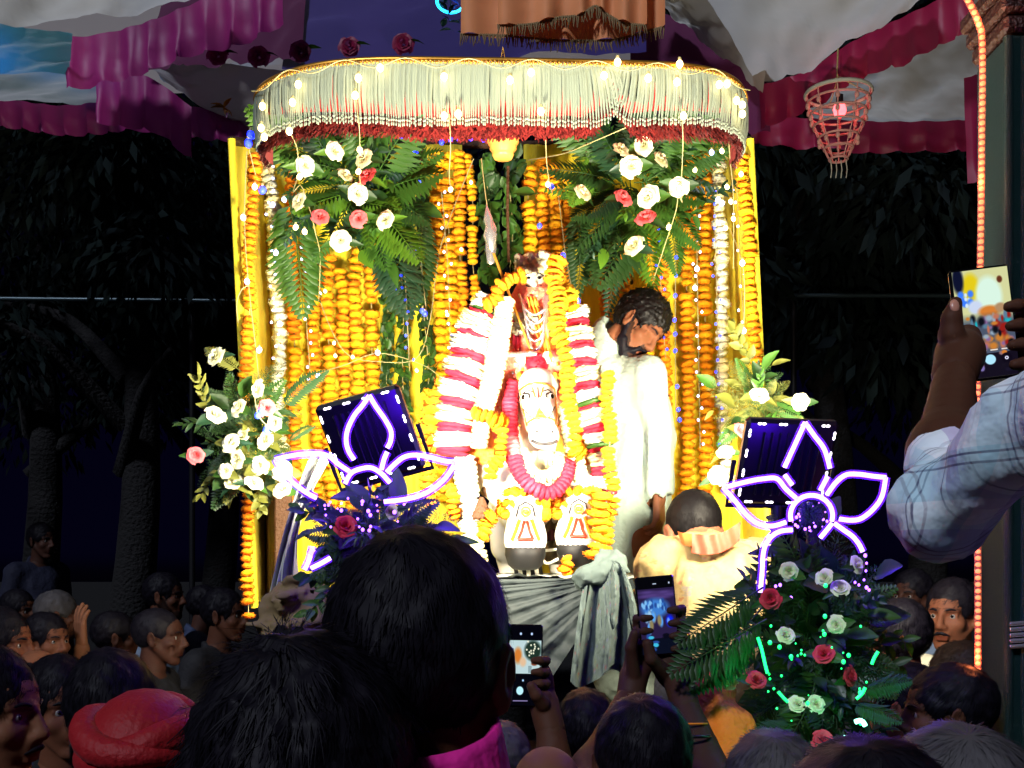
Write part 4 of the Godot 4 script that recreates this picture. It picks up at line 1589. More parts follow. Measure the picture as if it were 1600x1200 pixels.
func build_canopy() -> void:
	var o := thing("canopy", "oval canopy with white thread fringe and red wool border above the statue", "canopy", Vector3(-0.033, 3.05, -3.4))
	var g := Geo.new()
	var n := 120
	g.sheet(n, 10, func(u: float, v: float) -> Vector3:
		var r := rim_point(u)
		var c := Vector3(-0.033 + (r.x + 0.033) * 0.1, 3.12, -3.75)
		return r.lerp(c, v) + Vector3(0, 0.055 * sin(PI * 0.5 * minf(v * 2.0, 1.0)) + 0.004 * sin(u * 70.0), 0))
	part("top_cloth", g.mesh(), M.red_cloth, o)
	var rim := PackedVector3Array()
	for k in 241:
		rim.append(rim_point(k / 240.0))
	g = Geo.new()
	g.tube(rim, 0.009, 6)
	part("rim_tube", g.mesh(), M.gold, o)
	var bead := Geo.new()
	for p in spaced(rim, 0.0115):
		bead.ball(p + (p - Vector3(-0.033, p.y, -3.5)).normalized() * 0.007 + Vector3(0, -0.008, 0), Vector3.ONE * 0.0052, 4, 6)
	part("bead_trim", bead.mesh(), M.gold, o, Transform3D(), "stuff")
	# white thread fringe: strands gathered into knots
	var s := Geo.new()
	var kn := Geo.new()
	var rn := RandomNumberGenerator.new()
	rn.seed = 77
	var cnt := 300
	for k in cnt:
		var u := (k + 0.5) / cnt
		var notch := exp(-pow((u - rim_notch) / 0.018, 2.0))
		var lean := 0.05 * signf(rim_notch - u) * exp(-pow((u - rim_notch) / 0.05, 2.0))
		var len_ := (0.118 + 0.040 * sin(PI * u) + 0.005 * sin(u * 22.0)) * (1.0 - 0.44 * notch)
		var p := rim_point(u, -0.004)
		var q := rim_point(clampf(u + lean * 0.3 + rn.randf_range(-0.0012, 0.0012), 0, 1), -0.002) + Vector3(0, -len_ + rn.randf_range(-0.004, 0.004), 0)
		var m := p.lerp(q, 0.5) + (p - Vector3(-0.033, p.y, -3.5)).normalized() * rn.randf_range(0.002, 0.012)
		var t := (rim_point(minf(u + 0.004, 1.0)) - rim_point(maxf(u - 0.004, 0.0))).normalized()
		var nn := t.cross(Vector3.UP).normalized()
		var f := s.v.size()
		var w := 0.0042
		var col := rn.randf_range(0.8, 1.0)
		s.col = Color(col, col, col)
		for e in [[p, w * 1.25], [p.lerp(m, 0.6), w * 1.1], [m.lerp(q, 0.3), w * 0.95], [q, w * 0.35]]:
			for sd in [-1.0, 0.0, 1.0]:
				s.add(e[0] + t * e[1] * sd + nn * (0.0025 if sd == 0.0 else 0.0), (nn + t * sd * 0.7).normalized())
		for e in 3:
			for sd in 2:
				var a := f + e * 3 + sd
				s.quad(a + 3, a + 4, a + 1, a)
		kn.ball(q + Vector3(0, -0.004, 0), Vector3(0.0034, 0.005, 0.0034), 4, 6)
		kn.ball(q + Vector3(0, -0.015, 0), Vector3(0.0026, 0.0065, 0.0026), 4, 5)
	for k in 900:
		var u := rn.randf()
		var notch := exp(-pow((u - rim_notch) / 0.018, 2.0))
		var p := rim_point(u, 0.004 + rn.randf() * 0.006)
		var t := (rim_point(minf(u + 0.004, 1.0)) - rim_point(maxf(u - 0.004, 0.0))).normalized()
		var nn := t.cross(Vector3.UP).normalized()
		var l := rn.randf_range(0.075, 0.105 + 0.03 * sin(PI * u)) * (1.0 - 0.44 * notch)
		var col := rn.randf_range(0.7, 1.0)
		s.col = Color(col, col, col)
		var f := s.v.size()
		for e in [[0.0, 0.003], [0.6, 0.0027], [1.0, 0.0008]]:
			for sd in [-1.0, 1.0]:
				s.add(p + Vector3(0, -l * e[0], 0) + t * (sd * e[1] + e[0] * 0.002), (nn + t * sd * 0.6).normalized())
		for e in 2:
			s.quad(f + e * 2 + 2, f + e * 2 + 3, f + e * 2 + 1, f + e * 2)
	part("white_fringe", s.mesh(), M.white_thread, o, Transform3D(), "stuff")
	part("bead_ends", kn.mesh(), M.white_thread, o, Transform3D(), "stuff")
	# red wool border behind and below the white fringe
	var r := Geo.new()
	r.sheet(240, 4, func(u: float, v: float) -> Vector3:
		var notch := exp(-pow((u - rim_notch) / 0.022, 2.0))
		return rim_point(u, 0.022) + Vector3(0, -(0.106 + 0.040 * sin(PI * u) + 0.050 * v + 0.006 * sin(u * 19.0)) * (1.0 - 0.40 * notch), 0.006 * sin(u * 160.0)))
	for k in 5200:
		var u := rn.randf()
		var notch := exp(-pow((u - rim_notch) / 0.022, 2.0))
		var p := rim_point(u, 0.016) + Vector3(0, -(0.112 + 0.040 * sin(PI * u) + 0.006 * sin(u * 19.0) + rn.randf() * 0.048) * (1.0 - 0.40 * notch), 0)
		var out := (p - Vector3(-0.033, p.y, -3.55)).normalized()
		var t := out.cross(Vector3.UP)
		var dir := (Vector3.DOWN + out * rn.randf_range(0.1, 1.0) + t * rn.randf_range(-0.9, 0.9)).normalized()
		var l := rn.randf_range(0.014, 0.026)
		var sd := dir.cross(out).normalized() * 0.0028
		var f := r.v.size()
		var nn := (out + Vector3.UP * rn.randf_range(-0.5, 0.5) + t * rn.randf_range(-0.6, 0.6)).normalized()
		r.add(p - sd, nn)
		r.add(p + sd, nn)
		r.add(p + dir * l + sd * 0.5, nn)
		r.add(p + dir * l - sd * 0.5, nn)
		r.quad(f, f + 1, f + 2, f + 3)
	part("red_wool_border", r.mesh(), M.red_wool, o, Transform3D(), "stuff")
	for k in 2:
		g = Geo.new()
		g.tube(PackedVector3Array([Vector3(-0.5 + 0.95 * k, 2.75, -4.12), Vector3(-0.3 + 0.55 * k, 3.1, -3.72)]), 0.008, 6)
		part("stay", g.mesh(), M.wood, o)
	# brass hanging lamp under the canopy
	var d := 3.45
	var c := at(786, 248, d)
	var l := thing("brass_lamp", "stepped golden cup lamp hanging under the canopy's middle", "lamp", c)
	g = Geo.new()
	var px := d / FOCAL
	g.lathe([[0.0, 0.0], [14 * px, 0.0], [17 * px, 6 * px], [16 * px, 9 * px], [21 * px, 15 * px], [20 * px, 18 * px], [25 * px, 26 * px], [24 * px, 29 * px], [28 * px, 38 * px], [27 * px, 38 * px], [18 * px, 20 * px], [0.0, 14 * px]], 24, Transform3D(Basis(), c))
	part("cup", g.mesh(), M.brass_glow, l)
	part("bulb", S.bulb, M.bulb_warm, l, Transform3D(Basis.from_scale(Vector3.ONE * 0.016), c + Vector3(0, 33 * px, 0)))
	omni("bulb_light", c + Vector3(0, 33 * px, 0), Color(1.0, 0.85, 0.55), 0.03, 0.02, l)
	for k in 3:
		g = Geo.new()
		var a := TAU * k / 3.0 + 0.5
		g.tube(PackedVector3Array([c + Vector3(cos(a) * 27 * px, 38 * px, sin(a) * 27 * px), c + Vector3(0, 0.35, 0)]), 0.0015, 4)
		part("chain", g.mesh(), M.gold, l)


# flowers threaded along a line; each flower is a part of its garland
func garland(label: String, line: Array, d: float, width: float, kind: String, group := "", gap := 0.46) -> Node3D:
	var px := d / FOCAL
	var r := width * 0.5 * px
	var step := {"marigold": r * 2.0 * gap, "white": r * 0.95, "leaf": r * 1.5}[kind] as float
	var dense := smooth(path_of(line, d), 10)
	var ph := rng.randf() * 9.0
	for k in dense.size():
		dense[k] += Vector3(sin(k * 0.5 + ph) * 0.006 + sin(k * 0.21 + ph) * 0.006, 0, sin(k * 0.33 + ph) * 0.006)
	var pts := spaced(dense, step)
	var o := thing({"marigold": "marigold_garland", "white": "white_garland", "leaf": "leaf_garland"}[kind], label, "garland", pts[0], group)
	var th := Geo.new()
	th.tube(dense, 0.0016, 4)
	part("thread", th.mesh(), M.wire, o)
	var tone := rng.randi() % 3
	for k in pts.size():
		var t := (pts[mini(k + 1, pts.size() - 1)] - pts[maxi(k - 1, 0)]).normalized()
		var side := t.cross(Vector3.BACK).normalized()
		var b := Basis(side, t, side.cross(t)) * Basis(Vector3.UP, rng.randf() * TAU) * Basis(Vector3.RIGHT, rng.randf_range(-0.28, 0.28))
		if kind == "marigold" and rng.randf() < 0.03:
			continue
		var s := r * rng.randf_range(0.78, 1.14)
		var p := pts[k] + side * rng.randf_range(-0.1, 0.1) * r
		if kind == "marigold":
			var m: Material = [M.marigold_a, M.marigold_b, M.marigold_c][(tone if rng.randf() < 0.7 else rng.randi() % 3)]
			part("marigold", S.marigold[rng.randi() % 4], m, o, Transform3D(b * Basis.from_scale(Vector3(s, step * 0.76 * rng.randf_range(0.86, 1.12), s)), p))
		elif kind == "white":
			part("white_flower", S.marigold[rng.randi() % 4], [M.white_petal, M.cream_petal][int(rng.randf() < 0.4)], o, Transform3D(b * Basis(Vector3.RIGHT, rng.randf_range(-0.7, 0.7)) * Basis.from_scale(Vector3(s, s * 0.8, s)), p))
		else:
			part("leaf_bundle", S.stack[rng.randi() % 3], [M.leaf_dark, M.leaf_mid, M.leaf_mid][rng.randi() % 3], o, Transform3D(b * Basis.from_scale(Vector3(s * 2.0, step * 1.15, s * 2.0)), p))
	return o


func build_backdrop_flowers() -> void:
	var d := 3.98
	var grp := "marigold strings on the yellow backdrop"
	var rows := [
		["marigold string on the shrine's dark outer edge, hanging far below the flower spray", [[394, 246, 3.5], [389, 420, 3.5], [386, 620, 3.5], [386, 800, 3.5], [384, 968, 3.5]], 3.5, 24],
		["marigold string next to the thick white garland near the flower spray side", [[452, 240], [456, 420], [464, 800]], d, 24],
		["marigold string below the fern tips, second after the white garland by the spray", [[488, 400], [490, 560], [498, 800]], d, 23],
		["marigold string below the fern tips with a strand of cool lamps beside it", [[512, 404], [514, 540], [522, 800]], d, 26],
		["marigold string in the middle of the five under the white-rose spray", [[534, 424], [536, 540], [546, 800]], d, 23],
		["marigold string just above the tilted lamp's top corner", [[555, 396], [557, 520], [570, 800]], d, 26],
		["marigold string touching the leaf garlands above the tilted lamp", [[578, 378], [580, 500], [594, 800]], d, 25],
		["thick marigold string beside the leaf garland, outermost of the long pair", [[680, 242], [686, 420], [700, 780]], d, 30],
		["thick marigold string of the long pair, on the side of the dark gap", [[700, 246], [706, 420], [712, 560]], d, 28],
		["marigold string hanging alone in the dark gap of the backdrop", [[714, 242], [718, 380], [722, 540]], d, 22],
		["thin marigold string between the dark gap and the bright leaf columns", [[735, 244], [738, 360], [740, 490]], d, 18],
		["marigold string hanging behind the rider's turban, beside the leaf column", [[826, 252], [828, 340], [830, 430]], d, 25],
		["marigold string directly above the rider's turban", [[846, 256], [848, 340], [850, 440]], d, 24],
		["marigold string above the rider's shoulder with a bright lamp on it", [[866, 262], [869, 360], [873, 460]], d, 25],
		["thin marigold string at the edge of the spray with two pink buds", [[882, 280], [884, 380], [888, 470]], d, 16],
		["shaded marigold string in the shadow beside the bowed man's hair", [[944, 392], [945, 470], [948, 560]], d, 18],
		["shaded marigold string just behind the bowed man's head", [[974, 380], [976, 460], [980, 560]], d, 18],
		["marigold string above the bowed man's crown", [[1012, 330], [1014, 420], [1018, 560]], d, 22],
		["marigold string running down beside the bowed man's sleeve", [[1036, 380], [1040, 560], [1046, 826]], d, 22],
		["long marigold string with blue lamps beside it, behind the seated man's hair", [[1072, 246], [1074, 480], [1076, 800]], d, 25],
		["long marigold string between the blue lamps and the far white garland", [[1100, 248], [1102, 480], [1106, 800]], d, 26],
		["marigold string on the shrine's outer edge over the fern with white buds", [[1164, 244, 3.52], [1170, 400, 3.52], [1178, 566, 3.52]], 3.52, 24]]
	for r in rows:
		garland(r[0], r[1], r[2], r[3], "marigold", grp)
	garland("thick white flower garland near the rose and lily spray on the platform's dark side", [[420, 246, 3.86], [428, 400, 3.86], [434, 560, 3.86], [440, 700, 3.86]], 3.86, 24, "white", "white flower garlands of the backdrop")
	garland("thick white flower garland with blue-white lamps, on the side of the seated man", [[1128, 246, 3.86], [1128, 460, 3.86], [1134, 760, 3.86]], 3.86, 24, "white", "white flower garlands of the backdrop")
	var lg := "green leaf garlands above the tilted lamp"
	garland("leaf garland hanging next to the five marigold strings", [[604, 350], [606, 480], [608, 640]], 3.94, 24, "leaf", lg)
	garland("leaf garland in the middle of the three over the tilted lamp", [[630, 330], [630, 480], [634, 660]], 3.94, 24, "leaf", lg)
	garland("leaf garland nearest the thick pair of marigold strings, wound with blue lamps", [[656, 240], [658, 400], [666, 600]], 3.94, 24, "leaf", lg)
	var cg := "bright leaf columns in the middle of the backdrop"
	garland("bright green leaf column on the dark gap's side of the bare stem", [[764, 252], [766, 330], [768, 440]], 3.9, 34, "leaf", cg)
	garland("bright green leaf column between the bare stem and the marigolds", [[798, 250], [800, 330], [802, 430]], 3.9, 36, "leaf", cg)
	var st := Geo.new()
	st.tube(path_of([[794, 260], [793, 330], [795, 410]], 3.84), 0.006, 6)
	single("stem", st.mesh(), M.wood, "pale bare stem running down between the bright leaf columns", "stem")


# fronds, leaves and roses round a middle point; every frond and rose is a part
func spray(called: String, label: String, c: Vector3, size: Vector3, fronds: int, leaves: int, roses: Array, seed_: int, tones: Array, aim := Vector3(0, -0.2, 0.6), reach := 1.0, kinds := [0, 1, 2, 3]) -> Node3D:
	var rn := RandomNumberGenerator.new()
	rn.seed = seed_
	var o := thing(called, label, "flower arrangement", c)
	for k in fronds:
		var a := TAU * (k + rn.randf_range(-0.4, 0.4)) / fronds
		var dir := (Vector3(cos(a) * size.x, sin(a) * size.y, 0).normalized() * rn.randf_range(0.5, 1.2) + aim * rn.randf_range(0.2, 1.0)).normalized()
		var l := (absf(cos(a)) * size.x + absf(sin(a)) * size.y) * rn.randf_range(0.75, 1.1) * reach
		var b := Basis.looking_at(-dir, (Vector3.BACK + Vector3.UP * 0.3 + Vector3(rn.randf_range(-0.4, 0.4), 0, 0)).normalized())
		part("fern_frond", S.fern[kinds[rn.randi() % kinds.size()]], M[tones[rn.randi() % tones.size()]], o, Transform3D(b * Basis.from_scale(Vector3.ONE * l), c + dir * l * 0.08 + Vector3(rn.randf_range(-0.2, 0.2) * size.x, rn.randf_range(-0.2, 0.2) * size.y, rn.randf_range(-0.02, 0.02))))
	for k in leaves:
		var p := c + Vector3(rn.randfn() * size.x * 0.42, rn.randfn() * size.y * 0.42, rn.randf_range(-0.5, 0.9) * size.z)
		var dir := ((p - c).normalized() + Vector3(rn.randf_range(-0.8, 0.8), rn.randf_range(-0.9, 0.4), rn.randf_range(0, 0.9))).normalized()
		var b := Basis.looking_at(-dir, Vector3(rn.randf_range(-0.5, 0.5), 0.5, 1).normalized())
		if k % 5 == 0:
			part("leafy_sprig", S.sprig[rn.randi() % 3], M[tones[rn.randi() % tones.size()]], o, Transform3D(b * Basis.from_scale(Vector3.ONE * rn.randf_range(0.10, 0.16) * reach), p))
		else:
			part("leaf", S.broad[rn.randi() % 3], M[tones[rn.randi() % tones.size()]], o, Transform3D(b * Basis.from_scale(Vector3.ONE * rn.randf_range(0.045, 0.10) * reach), p))
	for r in roses:  # [x, y, depth, radius px, material]
		var p := at(r[0], r[1], r[2])
		var dir := Vector3(rn.randf_range(-0.9, 0.9), rn.randf_range(-0.35, 0.9), 1).normalized()
		var side := dir.cross(Vector3.UP).normalized()
		var s: float = r[3] * r[2] / FOCAL
		part("rose", S.rose[rn.randi() % 3], M[r[4]], o, Transform3D(Basis(side, dir, side.cross(dir)) * Basis(Vector3.UP, rn.randf() * TAU) * Basis.from_scale(Vector3.ONE * s), p))
		if r[3] > 8:
			for q in 2:
				var ld := (side * (q * 2 - 1) + Vector3(0, rn.randf_range(-0.6, 0.3), 0.2)).normalized()
				part("leaf", S.broad[rn.randi() % 3], M[tones[rn.randi() % tones.size()]], o, Transform3D(Basis.looking_at(-ld, dir) * Basis.from_scale(Vector3.ONE * s * 2.6), p - dir * s * 0.5))
	return o


func rose_list(d: float, r: float, whites: Array, pinks: Array, white := "rose_white", pink := "rose_pink") -> Array:
	var out := []
	for w in whites:
		out.append([w[0], w[1], d + rng.randf_range(-0.03, 0.03), r * rng.randf_range(0.85, 1.15), white])
	for w in pinks:
		out.append([w[0], w[1], d + rng.randf_range(-0.03, 0.03), r * rng.randf_range(0.85, 1.1), pink])
	return out


func build_arrangements() -> void:
	var green := ["leaf_dark", "leaf_mid", "leaf_mid", "leaf_dark", "leaf_light", "leaf_blue"]
	spray("hanging_spray", "hanging spray of fern and white roses over the marigold strings above the tilted lamp", at(552, 300, 3.76), Vector3(0.25, 0.22, 0.09), 26, 58, rose_list(3.58, 12, [[523, 235], [568, 246], [540, 273], [560, 303], [602, 343], [532, 375], [478, 258], [466, 314]], [[573, 274], [500, 338], [560, 341]]), 81, green)
	spray("hanging_spray", "hanging spray of palm fern and white roses above the bowed man", at(990, 296, 3.76), Vector3(0.23, 0.25, 0.09), 28, 58, rose_list(3.58, 12.5, [[970, 232], [1005, 226], [1033, 248], [987, 259], [911, 300], [1060, 292], [1012, 308], [990, 382]], [[974, 308], [1009, 338]]), 82, green)
	# long feathery palm leaves drooping from the two sprays
	var extra := [[450, 300, 470, 520, 3.78, "leaf_mid"], [640, 300, 668, 470, 3.78, "leaf_dark"], [600, 360, 640, 520, 3.75, "leaf_blue"], [960, 380, 950, 500, 3.74, "leaf_blue"], [1040, 330, 1062, 440, 3.76, "leaf_mid"], [900, 330, 910, 470, 3.74, "leaf_dark"], [925, 260, 884, 330, 3.7, "leaf_light"], [920, 240, 878, 300, 3.7, "leaf_light"]]
	for k in extra.size():
		var e: Array = extra[k]
		var a := at(e[0], e[1], e[4])
		var b := at(e[2], e[3], e[4] - 0.05)
		single("palm_leaf", S.fern[k % 4], M[e[5]], ["feathery palm leaf drooping across the white garland by the spray", "dark palm leaf drooping over the blue-lit leaf garland", "bluish palm leaf hanging over the leaf garlands' tops", "bluish palm leaf hanging into the shadow by the bowed man's hair", "palm leaf hanging over the marigold string beside the far white garland", "dark palm leaf hanging beside the thin marigold string", "bright palm leaf spread sideways under the string wire", "bright palm leaf spread sideways, uppermost above the two pink buds"][k], "palm leaf", "palm leaves of the sprays", "", Transform3D(Basis.looking_at(a - b, Vector3(0.2, 0.4, 1).normalized()) * Basis.from_scale(Vector3.ONE * a.distance_to(b) * 0.85), a))
	spray("rose_spray", "tall flower spray of white roses and feathery green at the shrine's dark corner", at(388, 680, 3.28), Vector3(0.13, 0.19, 0.09), 40, 40, rose_list(3.12, 11.5, [[402, 608], [372, 636], [338, 648], [360, 691], [413, 688], [378, 680], [370, 718], [405, 727], [366, 752], [397, 753], [440, 764], [336, 556], [440, 735], [352, 736], [428, 660]], [[417, 637], [306, 711]]), 83, ["leaf_dark", "leaf_mid", "leaf_dark", "leaf_blue", "leaf_olive"], Vector3(-0.1, 0.1, 0.5), 0.85, [4, 5, 4, 5, 1])
	var ex2 := [[440, 640, 500, 568, 3.2, "dark palm tip bending across the white garland, above the tall spray"], [376, 580, 322, 530, 3.2, "olive palm tip reaching into the dark above the lone bud"], [450, 690, 486, 660, 3.15, "short dark palm tip pointing at the tilted lamp"]]
	for k in 3:
		var e: Array = ex2[k]
		var a := at(e[0], e[1], e[4])
		var b := at(e[2], e[3], e[4])
		single("palm_tip", S.fern[1], M[["leaf_dark", "leaf_olive", "leaf_dark"][k]], e[5], "palm leaf", "palm tips of the tall spray", "", Transform3D(Basis.looking_at(a - b, Vector3(0, 0.5, 1).normalized()) * Basis.from_scale(Vector3.ONE * a.distance_to(b)), a))
	spray("rose_spray", "flower spray of olive fern and two white buds beside the upright lamp", at(1178, 640, 3.28), Vector3(0.11, 0.13, 0.08), 30, 24, rose_list(3.14, 11.5, [[1187, 616], [1251, 628], [1132, 706], [1122, 742]], [[1158, 672]]), 84, ["leaf_mid", "leaf_olive", "leaf_olive", "leaf_dark"], Vector3(0.0, 0.15, 0.5), 0.85, [4, 5, 5, 1])
	# the two flower columns that carry the neon flowers
	var dark := ["leaf_dark", "leaf_blue", "leaf_dark", "leaf_mid"]
	var roses := []
	for r in [[1233, 893], [1288, 902], [1340, 882], [1313, 918], [1228, 992], [1306, 976], [1246, 1100], [1276, 1100], [1138, 1064], [1163, 998]]:
		roses.append([r[0], r[1], 2.0, 11.5, "rose_white"])
	for r in [[1204, 935], [1287, 1021], [1182, 1062], [1329, 1057], [1285, 1157]]:
		roses.append([r[0], r[1], 1.98, 13.0, "rose_deep"])
	var tall := spray("flower_column", "tall dark column of fern and roses wound with green lamps under the neon flower", at(1272, 1015, 2.2), Vector3(0.13, 0.21, 0.10), 52, 110, roses, 85, dark, Vector3(0, 0.1, 0.7), 0.85, [0, 4, 5, 1, 4])
	for f in [[1192, 918, 1068, 985, 2.02], [1198, 968, 1058, 1032, 2.0], [1190, 950, 1085, 1060, 2.04], [1345, 1080, 1412, 1062, 1.98], [1330, 1100, 1400, 1120, 1.98], [1240, 1130, 1180, 1150, 2.0]]:
		var a := at(f[0], f[1], f[4])
		var b := at(f[2], f[3], f[4] - 0.08)
		part("fern_frond", S.fern[0], M.leaf_dark, tall, Transform3D(Basis.looking_at(a - b, Vector3(0.1, 0.6, 1).normalized()) * Basis.from_scale(Vector3.ONE * a.distance_to(b) * 1.05), a))
	var pole := Geo.new()
	var pb := at(1272, 800, 2.24)
	pole.tube(PackedVector3Array([Vector3(pb.x, 0, pb.z), pb]), 0.016, 8)
	part("pole", pole.mesh(), M.dark_metal, tall)
	var short := spray("flower_column", "low dark column of tinsel fern with one red rose under the tilted lamp", at(588, 846, 2.2), Vector3(0.15, 0.085, 0.08), 46, 90, [[540, 822, 2.04, 14.0, "rose_deep"], [612, 800, 2.06, 9.0, "rose_white"]], 86, dark, Vector3(0, 0.1, 0.6), 0.8, [4, 5, 4, 0])
	pole = Geo.new()
	pb = at(580, 800, 2.24)
	pole.tube(PackedVector3Array([Vector3(pb.x, 0, pb.z), pb]), 0.016, 8)
	part("pole", pole.mesh(), M.dark_metal, short)
	# green lamps in the tall column
	var gl := thing("green_string_light", "string of green lamps wound through the tall dark flower column", "string lights", at(1290, 915, 2.0))
	for p in [[1290, 915], [1289, 963], [1288, 991], [1218, 1011], [1203, 1004], [1236, 1026], [1326, 1024], [1318, 1034], [1344, 1082], [1262, 1099], [1345, 1130]]:
		part("bulb", S.bulb, M.bulb_green, gl, Transform3D(Basis.from_scale(Vector3.ONE * 0.0038), at(p[0], p[1], 1.96)))
	for k in 26:
		var a := rng.randf() * TAU
		var rr := sqrt(rng.randf())
		part("bulb", S.bulb, M.bulb_green, gl, Transform3D(Basis.from_scale(Vector3.ONE * rng.randf_range(0.0012, 0.0024)), at(1275 + cos(a) * rr * 95, 1040 + sin(a) * rr * 110, 1.98)))
	for t in [[[1184, 996], [1190, 1014], [1195, 1036], [1199, 1052]], [[1216, 1081], [1224, 1090], [1231, 1097]], [[1372, 1018], [1366, 1028], [1362, 1038]], [[1352, 1074], [1347, 1084], [1338, 1092]]]:
		var g := Geo.new()
		g.tube(smooth(path_of(t, 1.95), 4), 0.0030, 6)
		part("light_tube", g.mesh(), M.bulb_green, gl)
	for t in [[[1308, 1172], [1316, 1164], [1322, 1150]], [[1336, 1128], [1346, 1126], [1352, 1134]]]:
		var g := Geo.new()
		g.tube(smooth(path_of(t, 1.95), 4), 0.0045, 6)
		part("light_tube", g.mesh(), M.bulb_mint, gl)
	omni("string_glow", at(1194, 1030, 1.9), Color(0.1, 1.0, 0.5), 0.006, 0.02, gl)
	omni("string_glow", at(1318, 1160, 1.9), Color(0.35, 1.0, 0.8), 0.007, 0.02, gl)
	omni("string_glow", at(1352, 1040, 1.9), Color(0.1, 1.0, 0.5), 0.003, 0.02, gl)


func flood_lamp(label: String, c: Vector3, aim: Vector3, roll: float, w: float, h: float, energy: float) -> void:
	var o := thing("flood_lamp", label, "lamp", Vector3(c.x, 0, c.z))
	var b := Basis.looking_at(aim - c) * Basis(Vector3.BACK, roll)
	var g := Geo.new()
	g.box(c, Vector3(w, h, 0.028), b, 0.008)
	part("housing", g.mesh(), M.black_plastic, o)
	g = Geo.new()
	for k in 8:
		g.box(c + b * Vector3((k - 3.5) * w * 0.085, 0, 0.017), Vector3(0.004, h * 0.72, 0.012), b, 0.001)
	part("cooling_fins", g.mesh(), M.black_plastic, o)
	g = Geo.new()
	g.box(c + b * Vector3(0, 0, -0.016), Vector3(w * 0.86, h * 0.86, 0.005), b, 0.001)
	part("light_face", g.mesh(), M.lamp_face, o)
	# light leaking through the vents along the rim
	for s in [-1.0, 1.0]:
		for k in 4:
			for q in 2:
				for e in 2:
					g = Geo.new()
					var off := (k - 1.5) * 0.23 + (q - 0.5) * 0.045
					var p := Vector3(off * w, s * (h * 0.5 - 0.009), 0.0145) if e == 0 else Vector3(s * (w * 0.5 - 0.009), off * h, 0.0145)
					g.ball(c + b * p, (Vector3(0.0052, 0.0032, 0.0022) if e == 0 else Vector3(0.0032, 0.0056, 0.0022)), 4, 8, b)
					part("vent_light", g.mesh(), M.lamp_slot, o)
	g = Geo.new()
	g.tube(PackedVector3Array([c + b.x * (w * 0.5 + 0.012) + Vector3.DOWN * 0.0, c + b * Vector3(w * 0.5 + 0.012, -h * 0.53, 0), c + b * Vector3(-w * 0.5 - 0.012, -h * 0.53, 0), c - b.x * (w * 0.5 + 0.012)]), 0.006, 6)
	part("bracket", g.mesh(), M.dark_metal, o)
	g = Geo.new()
	g.tube(PackedVector3Array([Vector3(c.x, 0, c.z), c + b * Vector3(0, -h * 0.53, 0)]), 0.014, 8)
	part("stand", g.mesh(), M.dark_metal, o)
	var l := AreaLight3D.new()
	l.name = "flood_light"
	l.area_size = Vector2(w * 0.84, h * 0.84)
	l.light_energy = energy
	l.light_color = Color(1.0, 0.95, 0.83)
	l.shadow_enabled = true
	o.add_child(l)
	l.global_transform = Transform3D(b, c + b * Vector3(0, 0, -0.024))


func build_float_lamps() -> void:
	flood_lamp("black flood lamp tilted on its stand behind the neon flower near the tall rose spray", at(580, 682, 2.5), at(750, 480, 3.9), 0.24, 0.205, 0.20, 9.2)
	flood_lamp("black flood lamp standing upright behind the neon flower over the green-lit column", at(1226, 722, 2.5), at(1000, 480, 3.9), -0.02, 0.215, 0.205, 8.6)


func neon(o: Node3D, line: Array, d: float) -> void:
	var pts := smooth(path_of(line, d), 7)
	var g := Geo.new()
	g.tube(pts, 0.0043, 8)
	part("neon_tube", g.mesh(), M.neon_core, o)
	g = Geo.new()
	g.tube(pts, 0.0080, 10)
	part("sleeve", g.mesh(), M.neon_halo, o)  # outer tube added to draw the violet halo round the core


